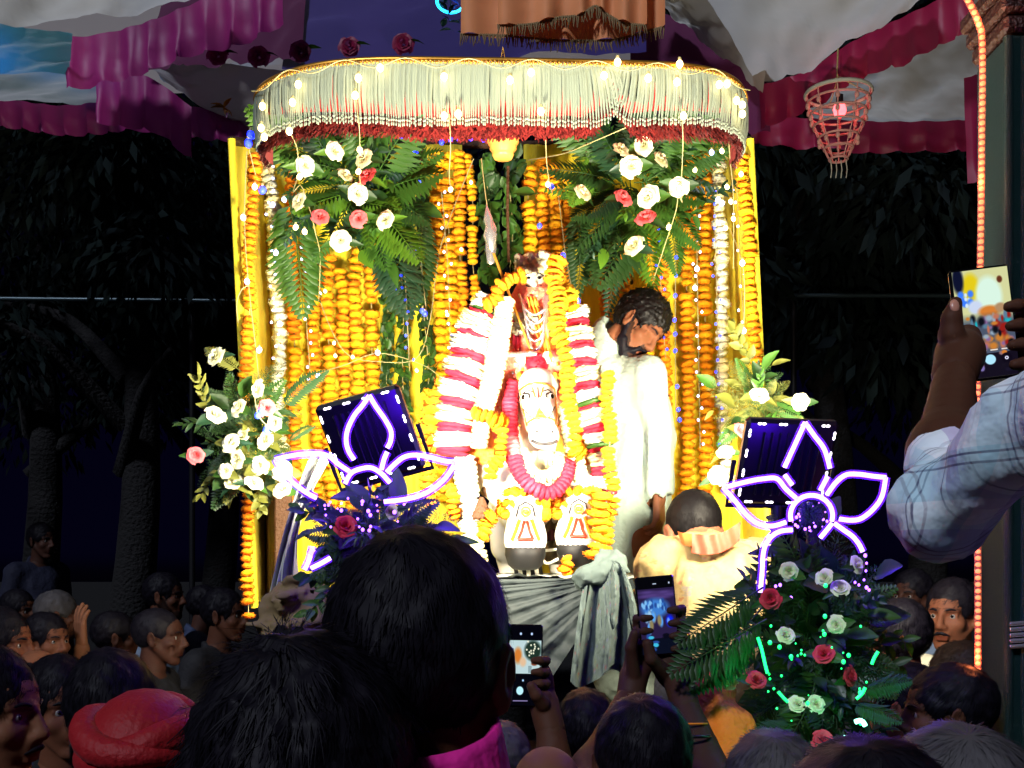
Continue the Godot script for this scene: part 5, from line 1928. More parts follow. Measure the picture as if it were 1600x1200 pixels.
func build_lotus_stands() -> void:
	var d := 2.06
	var o := thing("neon_flower", "violet neon lotus in front of the tilted flood lamp", "neon light", at(582, 740, d))
	neon(o, [[553, 718], [545, 705], [541, 690], [543, 672], [553, 650], [566, 634], [577, 618]], d)
	neon(o, [[577, 618], [588, 636], [602, 656], [611, 674], [610, 690], [605, 700]], d)
	neon(o, [[605, 706], [600, 718], [596, 734]], d)
	neon(o, [[548, 738], [530, 726], [512, 712], [494, 709], [468, 710], [446, 714], [430, 718]], d)
	neon(o, [[430, 718], [440, 734], [458, 754], [476, 768], [494, 778]], d)
	neon(o, [[604, 738], [618, 724], [632, 714], [650, 711], [674, 715], [694, 720], [712, 722]], d)
	neon(o, [[712, 722], [700, 742], [684, 758], [662, 772], [634, 780], [600, 784]], d)
	neon(o, [[539, 756], [548, 740], [562, 733], [580, 731], [596, 740], [609, 754]], d)
	neon(o, [[484, 866], [490, 858]], d)
	neon(o, [[476, 890], [484, 872], [488, 854]], d)
	neon(o, [[486, 888], [502, 880], [516, 872]], d)
	for k in 26:
		var p := at(500 + rng.randf() * 140, 772 + rng.randf() * 60, d - 0.1 + rng.randf() * 0.1)
		part("spark_light", S.bulb, M.bulb_violet, o, Transform3D(Basis.from_scale(Vector3.ONE * rng.randf_range(0.0012, 0.0034)), p))
	omni("neon_glow", at(578, 690, d + 0.22), Color(0.30, 0.06, 1.0), 0.10, 0.06, o)
	omni("neon_glow", at(500, 740, d + 0.04), Color(0.36, 0.10, 1.0), 0.07, 0.06, o)
	omni("neon_glow", at(650, 746, d + 0.04), Color(0.36, 0.10, 1.0), 0.07, 0.06, o)
	var e := thing("neon_flower", "violet neon lotus with round heart above the green-lit flower column", "neon light", at(1270, 790, d))
	neon(e, [[1226, 730], [1236, 708], [1248, 682], [1258, 660]], d)
	neon(e, [[1258, 660], [1272, 680], [1288, 702], [1297, 732]], d)
	neon(e, [[1226, 742], [1238, 758]], d)
	neon(e, [[1293, 745], [1282, 766]], d)
	neon(e, [[1246, 780], [1228, 764], [1214, 748], [1194, 748], [1170, 752], [1130, 762]], d)
	neon(e, [[1130, 762], [1148, 782], [1166, 804], [1184, 818], [1206, 822], [1228, 816]], d)
	neon(e, [[1292, 773], [1306, 754], [1322, 742], [1342, 741], [1364, 744], [1384, 746]], d)
	neon(e, [[1384, 746], [1378, 776], [1364, 796], [1346, 810], [1330, 813], [1312, 811]], d)
	neon(e, [[1238, 828], [1220, 830], [1206, 838], [1196, 852], [1192, 870], [1191, 890], [1188, 926]], d)
	neon(e, [[1304, 818], [1318, 828], [1332, 838], [1342, 850], [1348, 862]], d)
	neon(e, [[1300, 818], [1292, 828], [1282, 840]], d)
	var ring := []
	for k in 13:
		var a := lerpf(-1.15, 1.15, k / 12.0) * 1.6
		ring.append([1268 + sin(a) * 33, 806 - cos(a) * 32])
	neon(e, ring, d)
	for k in 30:
		var a := rng.randf() * TAU
		var p := at(1268 + cos(a) * rng.randf_range(4, 34), 806 + sin(a) * rng.randf_range(4, 32), d + rng.randf_range(-0.03, 0.03))
		part("spark_light", S.bulb, M.bulb_violet, e, Transform3D(Basis.from_scale(Vector3.ONE * rng.randf_range(0.001, 0.003)), p))
	for p in [[1352, 868], [1354, 880], [1353, 892], [1350, 906], [1354, 918], [1358, 922], [1342, 914], [1336, 910], [1212, 916], [1219, 914], [1210, 924], [1189, 940], [1236, 934]]:
		part("spark_light", S.bulb, M.bulb_violet, e, Transform3D(Basis.from_scale(Vector3.ONE * rng.randf_range(0.002, 0.0034)), at(p[0], p[1], 2.02)))
	omni("neon_glow", at(1262, 712, d + 0.24), Color(0.30, 0.06, 1.0), 0.10, 0.06, e)
	omni("neon_glow", at(1190, 790, d + 0.05), Color(0.36, 0.10, 1.0), 0.07, 0.06, e)
	omni("neon_glow", at(1345, 780, d - 0.04), Color(0.36, 0.10, 1.0), 0.07, 0.06, e)
	# a tinsel ball in the ring's heart
	var tb := Geo.new()
	var rn := RandomNumberGenerator.new()
	rn.seed = 5
	var c := at(1268, 806, d + 0.02)
	tb.ball(c, Vector3.ONE * 0.026, 8, 12)
	for k in 500:
		var dir := Vector3(rn.randfn(), rn.randfn(), rn.randfn()).normalized()
		var s := dir.cross(Vector3.UP).normalized() * 0.0012
		tb.face([c + dir * 0.022 - s, c + dir * 0.022 + s, c + dir * rn.randf_range(0.034, 0.046)])
	part("tinsel_heart", tb.mesh(), M.pillar_cloth, e)


# bulbs on wires: [x, y, depth]
func light_string(label: String, wire: Array, bulbs: Array, d: float, glow: String, size: float, group := "") -> void:
	var o := thing("string_light", label, "string lights", at(wire[0][0], wire[0][1], wire[0][2] if wire[0].size() > 2 else d), group)
	var g := Geo.new()
	g.tube(smooth(path_of(wire, d), 6), 0.0015, 5)
	part("wire", g.mesh(), M.wire, o)
	for b in bulbs:
		var p := at(b[0], b[1], b[2] if b.size() > 2 else d - 0.012)
		part("bulb", S.bulb, M[glow], o, Transform3D(Basis(Vector3.BACK, rng.randf_range(-0.5, 0.5)) * Basis.from_scale(Vector3.ONE * size), p))
		part("socket", S.cap, M.wire, o, Transform3D(Basis.from_scale(Vector3.ONE * size * 0.9), p + Vector3(0, size * 0.9, 0)))


func build_string_lights() -> void:
	var wire := []
	for k in 19:
		var u := 0.10 + 0.8 * k / 18.0
		var p := rim_point(u, -0.02)
		wire.append([800 + p.x / -p.z * FOCAL, 880 - (p.y - 1.7 - 0.004 - 0.025 * (k % 2)) / -p.z * FOCAL, -p.z])
	var o := thing("canopy_string_light", "string of warm bulbs looped along the canopy's white fringe", "string lights", at(640, 110, 3.0))
	var g := Geo.new()
	g.tube(smooth(path_of(wire, 3.0), 6), 0.0018, 5)
	part("wire", g.mesh(), M.wire, o)
	var spots := [[410, 166], [408, 200], [413, 214], [466, 132], [457, 160], [452, 205], [560, 122], [555, 149], [594, 106], [694, 120], [694, 181], [797, 125], [830, 113], [716, 178], [845, 174], [944, 118], [965, 97], [1013, 122], [1062, 100], [1058, 128], [1136, 131], [1124, 132], [1151, 157], [1160, 164], [1160, 178], [1068, 181]]
	for s in spots:
		var u := clampf(0.14 + 0.72 * acos(clampf(-(s[0] - 786.0) / 384.0, -1, 1)) / PI, 0.02, 0.98)
		var best := 1e9
		var bp := Vector3.ZERO
		for k in 120:
			var p := rim_point(k / 119.0, -0.024)
			var x := 800 + p.x / -p.z * FOCAL
			if absf(x - s[0]) < best and p.z > -3.42:
				best = absf(x - s[0])
				bp = p
		var q := at(s[0], s[1], -bp.z)
		part("bulb", S.bulb, M.bulb_warm, o, Transform3D(Basis.from_scale(Vector3.ONE * 0.0095), q))
		part("socket", S.cap, M.wire, o, Transform3D(Basis.from_scale(Vector3.ONE * 0.009), q + Vector3(0, 0.009, 0)))
		omni("bulb_light", q + Vector3(0, -0.002, 0), Color(1.0, 0.86, 0.6), 0.0016, 0.012, o)
	var w := "wires with warm bulbs dropping from the canopy"
	light_string("bulb wire dropping past the tall spray's white garland to a loop in the fern", [[452, 205, 3.05], [464, 232, 3.1], [466, 270, 3.3], [458, 300, 3.6], [470, 290, 3.6], [482, 320, 3.6], [492, 360, 3.6], [500, 400, 3.7], [498, 470, 3.8]], [[470, 253, 3.2], [468, 276, 3.3], [476, 362, 3.55], [462, 355, 3.55]], 3.4, "bulb_warm", 0.0085, w)
	light_string("bulb wire dropping through the middle of the white-rose spray", [[555, 150, 2.98], [562, 210, 3.0], [560, 260, 3.3], [566, 300, 3.45]], [[562, 234, 3.1], [560, 268, 3.3]], 3.3, "bulb_warm", 0.008, w)
	light_string("bulb wire hanging over the thick pair of marigold strings", [[702, 178, 2.97], [704, 230, 3.0], [702, 270, 3.3], [704, 300, 3.6]], [[704, 296, 3.55]], 3.3, "bulb_warm", 0.008, w)
	light_string("bulb wire hanging over the marigold strings above the rider's turban", [[852, 170, 2.97], [853, 230, 3.1], [856, 270, 3.4], [862, 300, 3.7]], [[856, 288, 3.5]], 3.4, "bulb_warm", 0.008, w)
	light_string("looped bulb wire hanging in front of the palm-fern spray", [[1066, 178, 3.0], [1067, 230, 3.05], [1064, 300, 3.3], [1066, 316, 3.4], [1060, 306, 3.4], [1056, 330, 3.5], [1040, 380, 3.6], [1020, 440, 3.75]], [[1062, 294, 3.4], [1045, 355, 3.6], [1012, 472, 3.8]], 3.4, "bulb_warm", 0.0085, w)
	light_string("bulb wire hanging over the far white garland with the blue-white lamps", [[1138, 200, 3.15], [1140, 240, 3.3], [1146, 310, 3.6], [1146, 420, 3.7]], [[1128, 236, 3.5], [1146, 237, 3.5], [1158, 272, 3.5], [1136, 292, 3.6], [1142, 315, 3.6], [1146, 342, 3.6], [1086, 266, 3.7], [1134, 356, 3.65]], 3.5, "bulb_warm", 0.0075, w)
	light_string("slack white wire slung from the canopy to the marigolds over the turban", [[990, 194, 3.2], [930, 220, 3.3], [880, 240, 3.5], [825, 250, 3.8]], [], 3.5, "bulb_warm", 0.008)
	light_string("thin wire with small bulbs draped over the five marigold strings", [[500, 470, 3.85], [520, 520, 3.85], [545, 555, 3.85], [590, 565, 3.8], [650, 560, 3.8], [672, 500, 3.8], [690, 380, 3.85], [740, 248, 3.85]], [[508, 455], [500, 459], [522, 536], [524, 556], [551, 558], [651, 579], [699, 492], [721, 390], [736, 285]], 3.83, "bulb_warm", 0.006)
	light_string("frayed end of wire sticking out beside the outer marigold string", [[390, 446, 3.45], [378, 452, 3.45], [370, 474, 3.45], [372, 504, 3.45]], [], 3.45, "bulb_cool", 0.006)
	light_string("wire with cool white lamps on the shrine's dark outer edge", [[386, 236, 3.45], [382, 340, 3.45], [388, 440, 3.45], [400, 548, 3.45], [405, 600, 3.45]], [[398, 292], [380, 340], [386, 440], [437, 506, 3.7], [405, 547], [431, 395, 3.7], [426, 320, 3.7], [444, 312, 3.7]], 3.45, "bulb_cool", 0.0085)
	light_string("wire with cool white lamps low over the marigold strings", [[480, 588, 3.85], [540, 570, 3.85], [592, 552, 3.85], [660, 570, 3.85], [696, 596, 3.85]], [[497, 587], [590, 551], [694, 595]], 3.85, "bulb_cool", 0.0085)
	light_string("wire with cool white lamps beside the far white garland", [[1110, 236, 3.7], [1125, 320, 3.7], [1160, 412, 3.5], [1162, 520, 3.5]], [[1112, 238], [1122, 312], [1128, 318], [1160, 411, 3.45], [1162, 517, 3.45], [1089, 420, 3.8], [1086, 450, 3.8]], 3.7, "bulb_cool", 0.0085)
	light_string("string of deep blue lamps at the canopy's outer corner", [[410, 180, 3.3], [398, 206, 3.3], [388, 224, 3.4], [404, 290, 3.5]], [[392, 211], [388, 224], [410, 297, 3.5]], 3.32, "bulb_blue", 0.012)
	light_string("string of deep blue lamps along the backdrop's top edge", [[618, 216, 4.0], [660, 216, 4.0], [700, 218, 4.0], [744, 214, 4.0], [800, 216, 4.0]], [[626, 217], [640, 216], [655, 216], [690, 222], [704, 218], [716, 216], [736, 216], [756, 218]], 4.0, "bulb_blue", 0.009)
	light_string("string of blue lamps wound on the leaf garland by the thick marigold pair", [[650, 236, 3.85], [655, 290, 3.85], [640, 360, 3.85], [655, 400, 3.85], [668, 500, 3.85]], [[645, 236], [656, 283], [650, 240], [612, 342], [616, 450], [606, 446], [653, 390], [664, 490], [660, 486]], 3.83, "bulb_blue", 0.0085)
	light_string("string of blue lamps above the rider's shoulder", [[872, 300, 3.8], [884, 400, 3.7], [898, 470, 3.6], [905, 480, 3.6]], [[862, 292, 3.75], [880, 399], [903, 470, 3.55], [843, 353, 3.8]], 3.7, "bulb_blue", 0.0085)
	light_string("string of blue lamps running down behind the bowed man's sleeve", [[1056, 380, 3.92], [1055, 500, 3.92], [1056, 660, 3.92]], [[1057, 402], [1056, 430], [1055, 462], [1054, 500], [1055, 522], [1055, 548], [1058, 604], [1060, 640], [1062, 656]], 3.9, "bulb_blue", 0.007)
	light_string("blue lamp tucked into the tall rose spray", [[398, 620, 3.1], [403, 648, 3.08], [420, 668, 3.1]], [[403, 649], [416, 672], [408, 642]], 3.05, "bulb_blue", 0.009)
	# tiny lamps scattered down the curtain of strings
	var runs := [[[420, 260], [424, 420], [432, 560]], [[470, 330], [476, 460], [486, 600]], [[620, 300], [632, 420], [640, 580]], [[690, 300], [700, 420], [704, 560]], [[1024, 340], [1032, 440], [1040, 560]], [[1088, 300], [1090, 460], [1094, 700]], [[1116, 300], [1120, 460], [1126, 700]], [[1150, 260], [1156, 400], [1164, 540]]]
	var names := ["tiny cool lamps down the edge by the first white garland", "tiny cool lamps between the first marigold strings past the white garland", "tiny blue lamps between the leaf garlands", "tiny cool lamps down the thick marigold pair", "tiny blue lamps above the bowed man's shoulder", "tiny cool lamps down the long marigold strings behind the seated man", "tiny blue lamps down the inner side of the far white garland", "tiny cool lamps down the outer side of the far white garland"]
	for k in 8:
		var line := smooth(path_of(runs[k], 3.84), 6)
		var dots := []
		for p in spaced(line, 0.042):
			dots.append([800 + p.x / -p.z * FOCAL + rng.randf_range(-7, 7), 880 - (p.y - EYE.y) / -p.z * FOCAL, 3.80])
		light_string(names[k], runs[k], dots, 3.84, "bulb_blue" if names[k].contains("blue") else "bulb_cool", 0.0042)


# statue axes: x right, y up from the table top, z towards the eye
func hs(px: float, py: float, z: float) -> Vector3:
	var o := at(838, 905, 3.45)
	return o + Vector3((px - 838) * 3.45 / FOCAL, (905 - py) * 3.45 / FOCAL, z)


func field_mesh(f: Field, cell: float) -> ArrayMesh:
	var g := Geo.new()
	f.build(g, cell)
	return g.mesh()


func ring_line(c: Vector3, ex: Vector3, ey: Vector3, from := 0.0, to := TAU, n := 20) -> PackedVector3Array:
	var out := PackedVector3Array()
	for k in n + 1:
		var a := lerpf(from, to, float(k) / n)
		out.append(c + ex * cos(a) + ey * sin(a))
	return out


func line_part(called: String, pts: PackedVector3Array, r: float, m: Material, o: Node3D) -> void:
	var g := Geo.new()
	g.tube(pts, r, 6)
	part(called, g.mesh(), m, o)


func build_statue() -> void:
	var o := thing("horse_rider_statue", "white painted horse statue with raised forelegs and a robed turbaned rider", "statue", hs(838, 905, 0.0))
	var fn := FastNoiseLite.new()
	fn.frequency = 14.0
	fn.seed = 4
	# one body for the horse
	var f := Field.new()
	f.k0 = 0.03
	f.cap(hs(838, 612, 0.10), 0.058, hs(841, 655, 0.185), 0.044)          # forehead to nose
	f.cap(hs(842, 655, 0.18), 0.040, hs(846, 694, 0.235), 0.036)         # muzzle
	f.ell(hs(847, 696, 0.24), Vector3(0.040, 0.030, 0.032))
	f.cap(hs(838, 640, 0.09), 0.055, hs(840, 668, 0.12), 0.045)           # jaw
	f.cap(hs(838, 612, 0.06), 0.055, hs(838, 700, -0.03), 0.085)         # neck
	f.cap(hs(838, 700, -0.03), 0.085, hs(838, 775, -0.04), 0.12)
	f.ell(hs(838, 765, -0.04), Vector3(0.15, 0.13, 0.13))                # chest
	f.cap(hs(838, 770, -0.06), 0.135, hs(838, 765, -0.5), 0.14)
	f.ell(hs(838, 765, -0.52), Vector3(0.145, 0.15, 0.13))
	for s in [-1.0, 1.0]:
		f.chain([[hs(838 + s * 46, 800, -0.53), 0.085], [hs(838 + s * 48, 850, -0.48), 0.05], [hs(838 + s * 46, 868, -0.56), 0.036], [hs(838 + s * 46, 900, -0.53), 0.03]])
		# ears
		f.cap(hs(838 + s * 25, 606, 0.065), 0.020, hs(838 + s * 27, 590, 0.055), 0.010, Color.WHITE, 0.01)
	f.chain([[hs(778, 745, 0.02), 0.075], [hs(800, 775, 0.12), 0.062], [hs(820, 798, 0.19), 0.046]])
	f.chain([[hs(820, 798, 0.19), 0.046], [hs(820, 818, 0.17), 0.044], [hs(820, 842, 0.15), 0.058], [hs(820, 850, 0.15), 0.056]])
	f.chain([[hs(908, 748, 0.02), 0.072], [hs(904, 775, 0.12), 0.06], [hs(897, 796, 0.19), 0.046]])
	f.chain([[hs(897, 796, 0.19), 0.046], [hs(897, 816, 0.17), 0.044], [hs(897, 838, 0.15), 0.058], [hs(897, 846, 0.15), 0.056]])
	var horse := part("horse", field_mesh(f, 0.009), M.horse_white, o)
	# painted features lie on the skin, a hair proud of it
	var on := func(px: float, py: float, lift: float) -> Vector3:
		return f.hit(hs(px, py, 0.5), Vector3(0, 0, -1)) + Vector3(0, 0, lift)
	var along := func(list: Array, lift: float) -> PackedVector3Array:
		var out := PackedVector3Array()
		for k in list.size() - 1:
			for q in 5:
				var t := q / 5.0
				out.append(on.call(lerpf(list[k][0], list[k + 1][0], t), lerpf(list[k][1], list[k + 1][1], t), lift))
		out.append(on.call(list[-1][0], list[-1][1], lift))
		return out
	for s in [-1.0, 1.0]:
		var e: Vector3 = on.call(838 + s * 20, 634, 0.0005)
		var g := Geo.new()
		var eb := Basis(Vector3.UP, s * 0.7) * Basis(Vector3.BACK, s * 0.25)
		g.ball(e, Vector3(0.0140, 0.0095, 0.006), 8, 14, eb)
		part("eye", g.mesh(), M.horse_white, horse)
		g = Geo.new()
		g.ball(e + eb * Vector3(0, 0, 0.0045), Vector3(0.0075, 0.0078, 0.003), 6, 10, eb)
		part("pupil", g.mesh(), M.eye_dark, horse)
		var rim := []
		for k in 13:
			var an := lerpf(-0.5, PI + 0.6, k / 12.0)
			rim.append([838 + s * (20 + cos(an) * 8.0), 634 - sin(an) * 6.0])
		line_part("eye_line", along.call(rim, 0.003), 0.0024, M.paint_line, horse)
		line_part("brow_line", along.call([[838 + s * 6, 628], [838 + s * 15, 623], [838 + s * 25, 629]], 0.001), 0.0016, M.paint_line, horse)
		g = Geo.new()
		g.ball(f.hit(hs(838 + s * 26, 598, 0.3), Vector3(0, 0, -1)), Vector3(0.010, 0.017, 0.005), 6, 10, Basis(Vector3.BACK, -s * 0.15))
		part("inner_ear", g.mesh(), M.paint_orange, horse)
		line_part("bridle", along.call([[838, 613], [838 + s * 14, 614], [838 + s * 26, 620]], 0.001), 0.0035, M.gold, horse)
		line_part("bridle", along.call([[838 + s * 26, 620], [840 + s * 25, 648], [844 + s * 22, 674]], 0.001), 0.003, M.gold, horse)
		line_part("cheek_line", along.call([[839 + s * 24, 650], [841 + s * 15, 666], [844 + s * 4, 671]], 0.0005), 0.0018, M.paint_line, horse)
		line_part("forehead_stripe", along.call([[838 + s * 8, 620], [838 + s * 4, 637]], 0.001), 0.0024, M.paint_orange, horse)
	line_part("forehead_stripe", along.call([[838, 619], [839, 638]], 0.001), 0.0024, M.paint_red, horse)
	line_part("mouth_line", along.call([[829, 703], [837, 707], [847, 708], [857, 707], [865, 703]], 0.0), 0.0055, M.paint_line, horse)
	line_part("nose_strap", along.call([[822, 674], [832, 670], [845, 668], [858, 670], [868, 674]], 0.001), 0.003, M.gold, horse)
	for s in [-1.0, 1.0]:
		var ng := Geo.new()
		ng.ball(on.call(847 + s * 11, 691, 0.0), Vector3(0.0045, 0.0045, 0.003), 5, 8)
		part("nostril", ng.mesh(), M.paint_line, horse)
	var pend := Geo.new()
	pend.face([on.call(839, 652, 0.003), on.call(833, 668, 0.006), on.call(850, 668, 0.006)])
	pend.ball(on.call(842, 663, 0.004), Vector3(0.009, 0.007, 0.004), 6, 10)
	part("nose_jewel", pend.mesh(), M.paint_orange, horse)
	for leg in [[820, 850.0], [897, 846.0]]:
		var x: float = leg[0]
		var y: float = leg[1]
		# bell-shaped hoof
		var g := Geo.new()
		g.lathe([[0.0, -0.072], [0.038, -0.072], [0.052, -0.06], [0.061, -0.03], [0.0605, 0.0], [0.04, 0.004], [0.0, 0.004]], 24, Transform3D(Basis(Vector3.RIGHT, 0.1), hs(x, y + 3, 0.15)))
		part("hoof", g.mesh(), M.black_paint, horse)
		g = Geo.new()
		g.tube(ring_line(hs(x, y - 1, 0.15), Vector3(0.059, 0, 0), Vector3(0, 0, 0.059)), 0.006, 6, false)
		part("hoof_rim", g.mesh(), M.horse_white, horse)
		g = Geo.new()
		var dc: Vector3 = on.call(x, y - 45, 0.001)
		g.tube(ring_line(dc, Vector3(0.013, 0, 0), Vector3(0, 0.013, 0)), 0.0036, 6, false)
		g.ball(dc, Vector3(0.008, 0.008, 0.005), 6, 10)
		part("painted_disc", g.mesh(), M.paint_orange, horse)
		line_part("painted_arch", along.call([[x - 14, y - 38], [x - 10, y - 53], [x, y - 59], [x + 10, y - 53], [x + 14, y - 38]], 0.001), 0.003, M.paint_line, horse)
		for s in [-1.0, 1.0]:
			line_part("painted_band", along.call([[x + s * 9, y - 34], [x + s * 15, y - 16], [x + s * 20, y - 4]], 0.0), 0.006, M.paint_orange, horse)
			line_part("painted_band", along.call([[x + s * 2, y - 32], [x + s * 6, y - 16], [x + s * 11, y - 5]], 0.0), 0.005, M.paint_red, horse)
		line_part("painted_band", along.call([[x - 11, y - 5], [x + 11, y - 5]], 0.0), 0.006, M.paint_red, horse)
	# plume
	var pl := Geo.new()
	var rn := RandomNumberGenerator.new()
	rn.seed = 9
	pl.ball(hs(838, 578, 0.09), Vector3(0.036, 0.030, 0.03), 8, 12)
	for k in 260:
		var d := Vector3(rn.randfn(), rn.randfn(), rn.randfn()).normalized()
		var c := hs(838, 578, 0.09)
		var s := d.cross(Vector3(0.3, 1, 0.2)).normalized() * 0.004
		pl.face([c + d * 0.028 - s, c + d * 0.028 + s, c + d * Vector3(1.15, 1, 1) * rn.randf_range(0.036, 0.045)])
	part("plume", pl.mesh(), M.rose_red, horse)
	# dangling side ornaments, reins and girth cloth
	line_part("rein", smooth(PackedVector3Array([hs(812, 676, 0.17), hs(800, 660, 0.1), hs(796, 620, 0.0), hs(808, 590, -0.06)]), 5), 0.004, M.gold, horse)
	line_part("rein", smooth(PackedVector3Array([hs(868, 676, 0.17), hs(878, 660, 0.1), hs(880, 620, 0.0), hs(868, 590, -0.06)]), 5), 0.004, M.gold, horse)
	var chest := Geo.new()
	chest.sheet(16, 10, func(u: float, v: float) -> Vector3:
		var a := lerpf(-0.9, 0.9, u)
		return hs(846 + sin(a) * 34, 712 + v * 34 * cos(a * 0.9), 0.105 + 0.03 * cos(a) + 0.01 * sin(u * 60.0) + 0.01 * v))
	part("breast_cloth", chest.mesh(), M.cream_petal, horse)

	# rider: robe, head, turban, legs
	var r := Field.new()
	r.k0 = 0.03
	r.noise = fn
	r.amp = 0.010
	r.cap(hs(832, 470, -0.04), 0.075, hs(830, 580, -0.03), 0.115)
	r.cap(hs(790, 484, -0.06), 0.045, hs(876, 484, -0.06), 0.045)
	r.chain([[hs(790, 488, -0.05), 0.045], [hs(776, 545, -0.04), 0.042], [hs(800, 572, 0.05), 0.035]])
	r.chain([[hs(876, 488, -0.05), 0.045], [hs(886, 545, -0.04), 0.042], [hs(866, 574, 0.05), 0.035]])
	r.chain([[hs(812, 588, -0.10), 0.10], [hs(778, 640, -0.01), 0.085], [hs(768, 690, 0.02), 0.06]])
	r.chain([[hs(850, 588, -0.10), 0.10], [hs(895, 640, -0.01), 0.08], [hs(905, 690, 0.02), 0.06]])
	var rider := part("rider", field_mesh(r, 0.009), M.robe_pink, o)
	var hf := Field.new()
	hf.k0 = 0.012
	hf.ell(hs(834, 436, -0.02), Vector3(0.038, 0.05, 0.044), Basis.IDENTITY)
	hf.cap(hs(834, 440, 0.02), 0.008, hs(834, 447, 0.028), 0.010)
	hf.ell(hs(834, 455, 0.0), Vector3(0.022, 0.018, 0.02))
	hf.cap(hs(834, 455, -0.02), 0.03, hs(833, 474, -0.03), 0.034)
	part("head", field_mesh(hf, 0.0055), M.horse_white, rider)
	for s in [-1.0, 1.0]:
		var g := Geo.new()
		g.ball(hs(834 + s * 8, 437, 0.022), Vector3(0.0075, 0.0045, 0.004), 6, 10)
		part("eye", g.mesh(), M.eye_dark, rider)
		line_part("eyebrow", smooth(PackedVector3Array([hs(834 + s * 3, 432, 0.024), hs(834 + s * 8, 429, 0.022), hs(834 + s * 14, 433, 0.015)]), 4), 0.002, M.paint_line, rider)
		line_part("moustache", smooth(PackedVector3Array([hs(834, 450, 0.026), hs(834 + s * 6, 451, 0.024), hs(834 + s * 12, 448, 0.017)]), 4), 0.0026, M.paint_line, rider)
	for k in 5:
		var g := Geo.new()
		g.tube(ring_line(hs(834, 424 - k * 5, -0.02), Vector3(0.044 - 0.005 * k, 0.006 * sin(k), 0), Vector3(0, 0.004, 0.046 - 0.005 * k)), 0.014, 8, false)
		part("turban_fold", g.mesh(), [M.cream_petal, M.white_petal][k % 2], rider)
	for k in 44:
		var a := rn.randf_range(-0.4, PI + 0.4)
		var y := rn.randf_range(400, 430)
		part("turban_flower", S.marigold[k % 4], [M.white_petal, M.cream_petal, M.white_petal][k % 3], rider, Transform3D(Basis(Vector3(cos(a), 0.3, sin(a)).normalized(), a) * Basis.from_scale(Vector3.ONE * 0.016), hs(836, y, -0.02) + Vector3(cos(a) * 0.052, 0, sin(a) * 0.052)))
	# sash and yellow leg wrap
	var sash := Geo.new()
	sash.sheet(10, 24, func(u: float, v: float) -> Vector3:
		return hs(822 + u * 16 + v * 26, 470 + v * 104, 0.055 + 0.04 * v + 0.008 * sin(u * 18.0) + 0.006 * sin(v * 30.0)))
	part("sash", sash.mesh(), M.robe_orange, rider)
	var necklace := Geo.new()
	for k in 5:
		necklace.tube(smooth(PackedVector3Array([hs(812 + k * 2, 462, 0.02), hs(820 + k, 490 + k * 12, 0.068 + 0.006 * k), hs(836, 500 + k * 14, 0.073 + 0.006 * k), hs(852 - k, 488 + k * 12, 0.068 + 0.006 * k), hs(858 - k * 2, 462, 0.02)]), 6), 0.0045, 6)
	part("necklace", necklace.mesh(), M.silver, rider)
	for k in 42:
		var p := r.hit(hs(rn.randf_range(786, 880), rn.randf_range(478, 600), 0.4), Vector3(0, 0, -1))
		part("robe_jewel", S.bulb, [M.gold, M.silver, M.robe_orange][k % 3], rider, Transform3D(Basis.from_scale(Vector3(0.0055, 0.0055, 0.003)), p))
	for k in 16:
		part("breast_flower", S.marigold[k % 4], [M.white_petal, M.cream_petal][k % 2], rider, Transform3D(Basis(Vector3(0.3, 1, 0.5).normalized(), k * 1.3) * Basis.from_scale(Vector3.ONE * 0.017), r.hit(hs(820 + rn.randf_range(-15, 15), 512 + rn.randf_range(-13, 13), 0.4), Vector3(0, 0, -1)) + Vector3(0, 0, 0.012)))
	for k in 3:
		var scarf := Geo.new()
		scarf.sheet(6, 20, func(u: float, v: float) -> Vector3:
			var q: Vector3 = r.hit(hs([796, 848, 866][k] + u * 12 + v * [6, -4, -14][k], 486 + v * [70, 80, 66][k], 0.4), Vector3(0, 0, -1))
			return q + Vector3(0, 0, 0.005 + 0.004 * sin(u * 12.0 + v * 9.0)))
		part("scarf", scarf.mesh(), [M.rose_deep, M.cream_petal, M.robe_orange][k], rider)
	for k in 9:
		part("belt_flower", S.marigold[k % 4], M.white_petal, rider, Transform3D(Basis(Vector3(1, 0.4, 0.2).normalized(), k * 1.0) * Basis.from_scale(Vector3.ONE * 0.014), r.hit(hs(812 + k * 4 + (k % 2) * 3, 510 + (k * 7) % 12, 0.4), Vector3(0, 0, -1))))
	for s in [-1.0, 1.0]:
		var leg := Geo.new()
		leg.sheet(14, 12, func(u: float, v: float) -> Vector3:
			var a := lerpf(-1.5, 1.5, u)
			var r2 := lerpf(0.062, 0.095, v) + 0.006 * sin(u * 40.0)
			return hs((766 if s < 0 else 906), 668 + v * 62, 0.02) + Vector3(sin(a) * r2, 0, cos(a) * r2 * 0.8))
		part("skirt_wrap", leg.mesh(), M.robe_orange, rider)
		var boot := Field.new()
		var bx := 762.0 if s < 0 else 908.0
		boot.cap(hs(bx, 720, 0.02), 0.03, hs(bx, 762, 0.02), 0.026)
		boot.cap(hs(bx, 764, 0.02), 0.026, hs(bx - s * 2, 770, 0.09), 0.02)
		part("boot", field_mesh(boot, 0.007), M.wood, rider)
		# hands: palm and five bent fingers closing on what they hold
		var hd := Field.new()
		hd.k0 = 0.005
		var wrist := hs(804 if s < 0 else 862, 572, 0.065)
		hd.ell(wrist + Vector3(-s * 0.012, 0.006, 0.016), Vector3(0.017, 0.014, 0.011))
		for q in 4:
			var b0 := wrist + Vector3(-s * 0.022, 0.016 - q * 0.008, 0.02)
			hd.chain([[b0, 0.0046], [b0 + Vector3(-s * 0.006, 0, 0.014), 0.0043], [b0 + Vector3(s * 0.006, 0, 0.019), 0.004]])
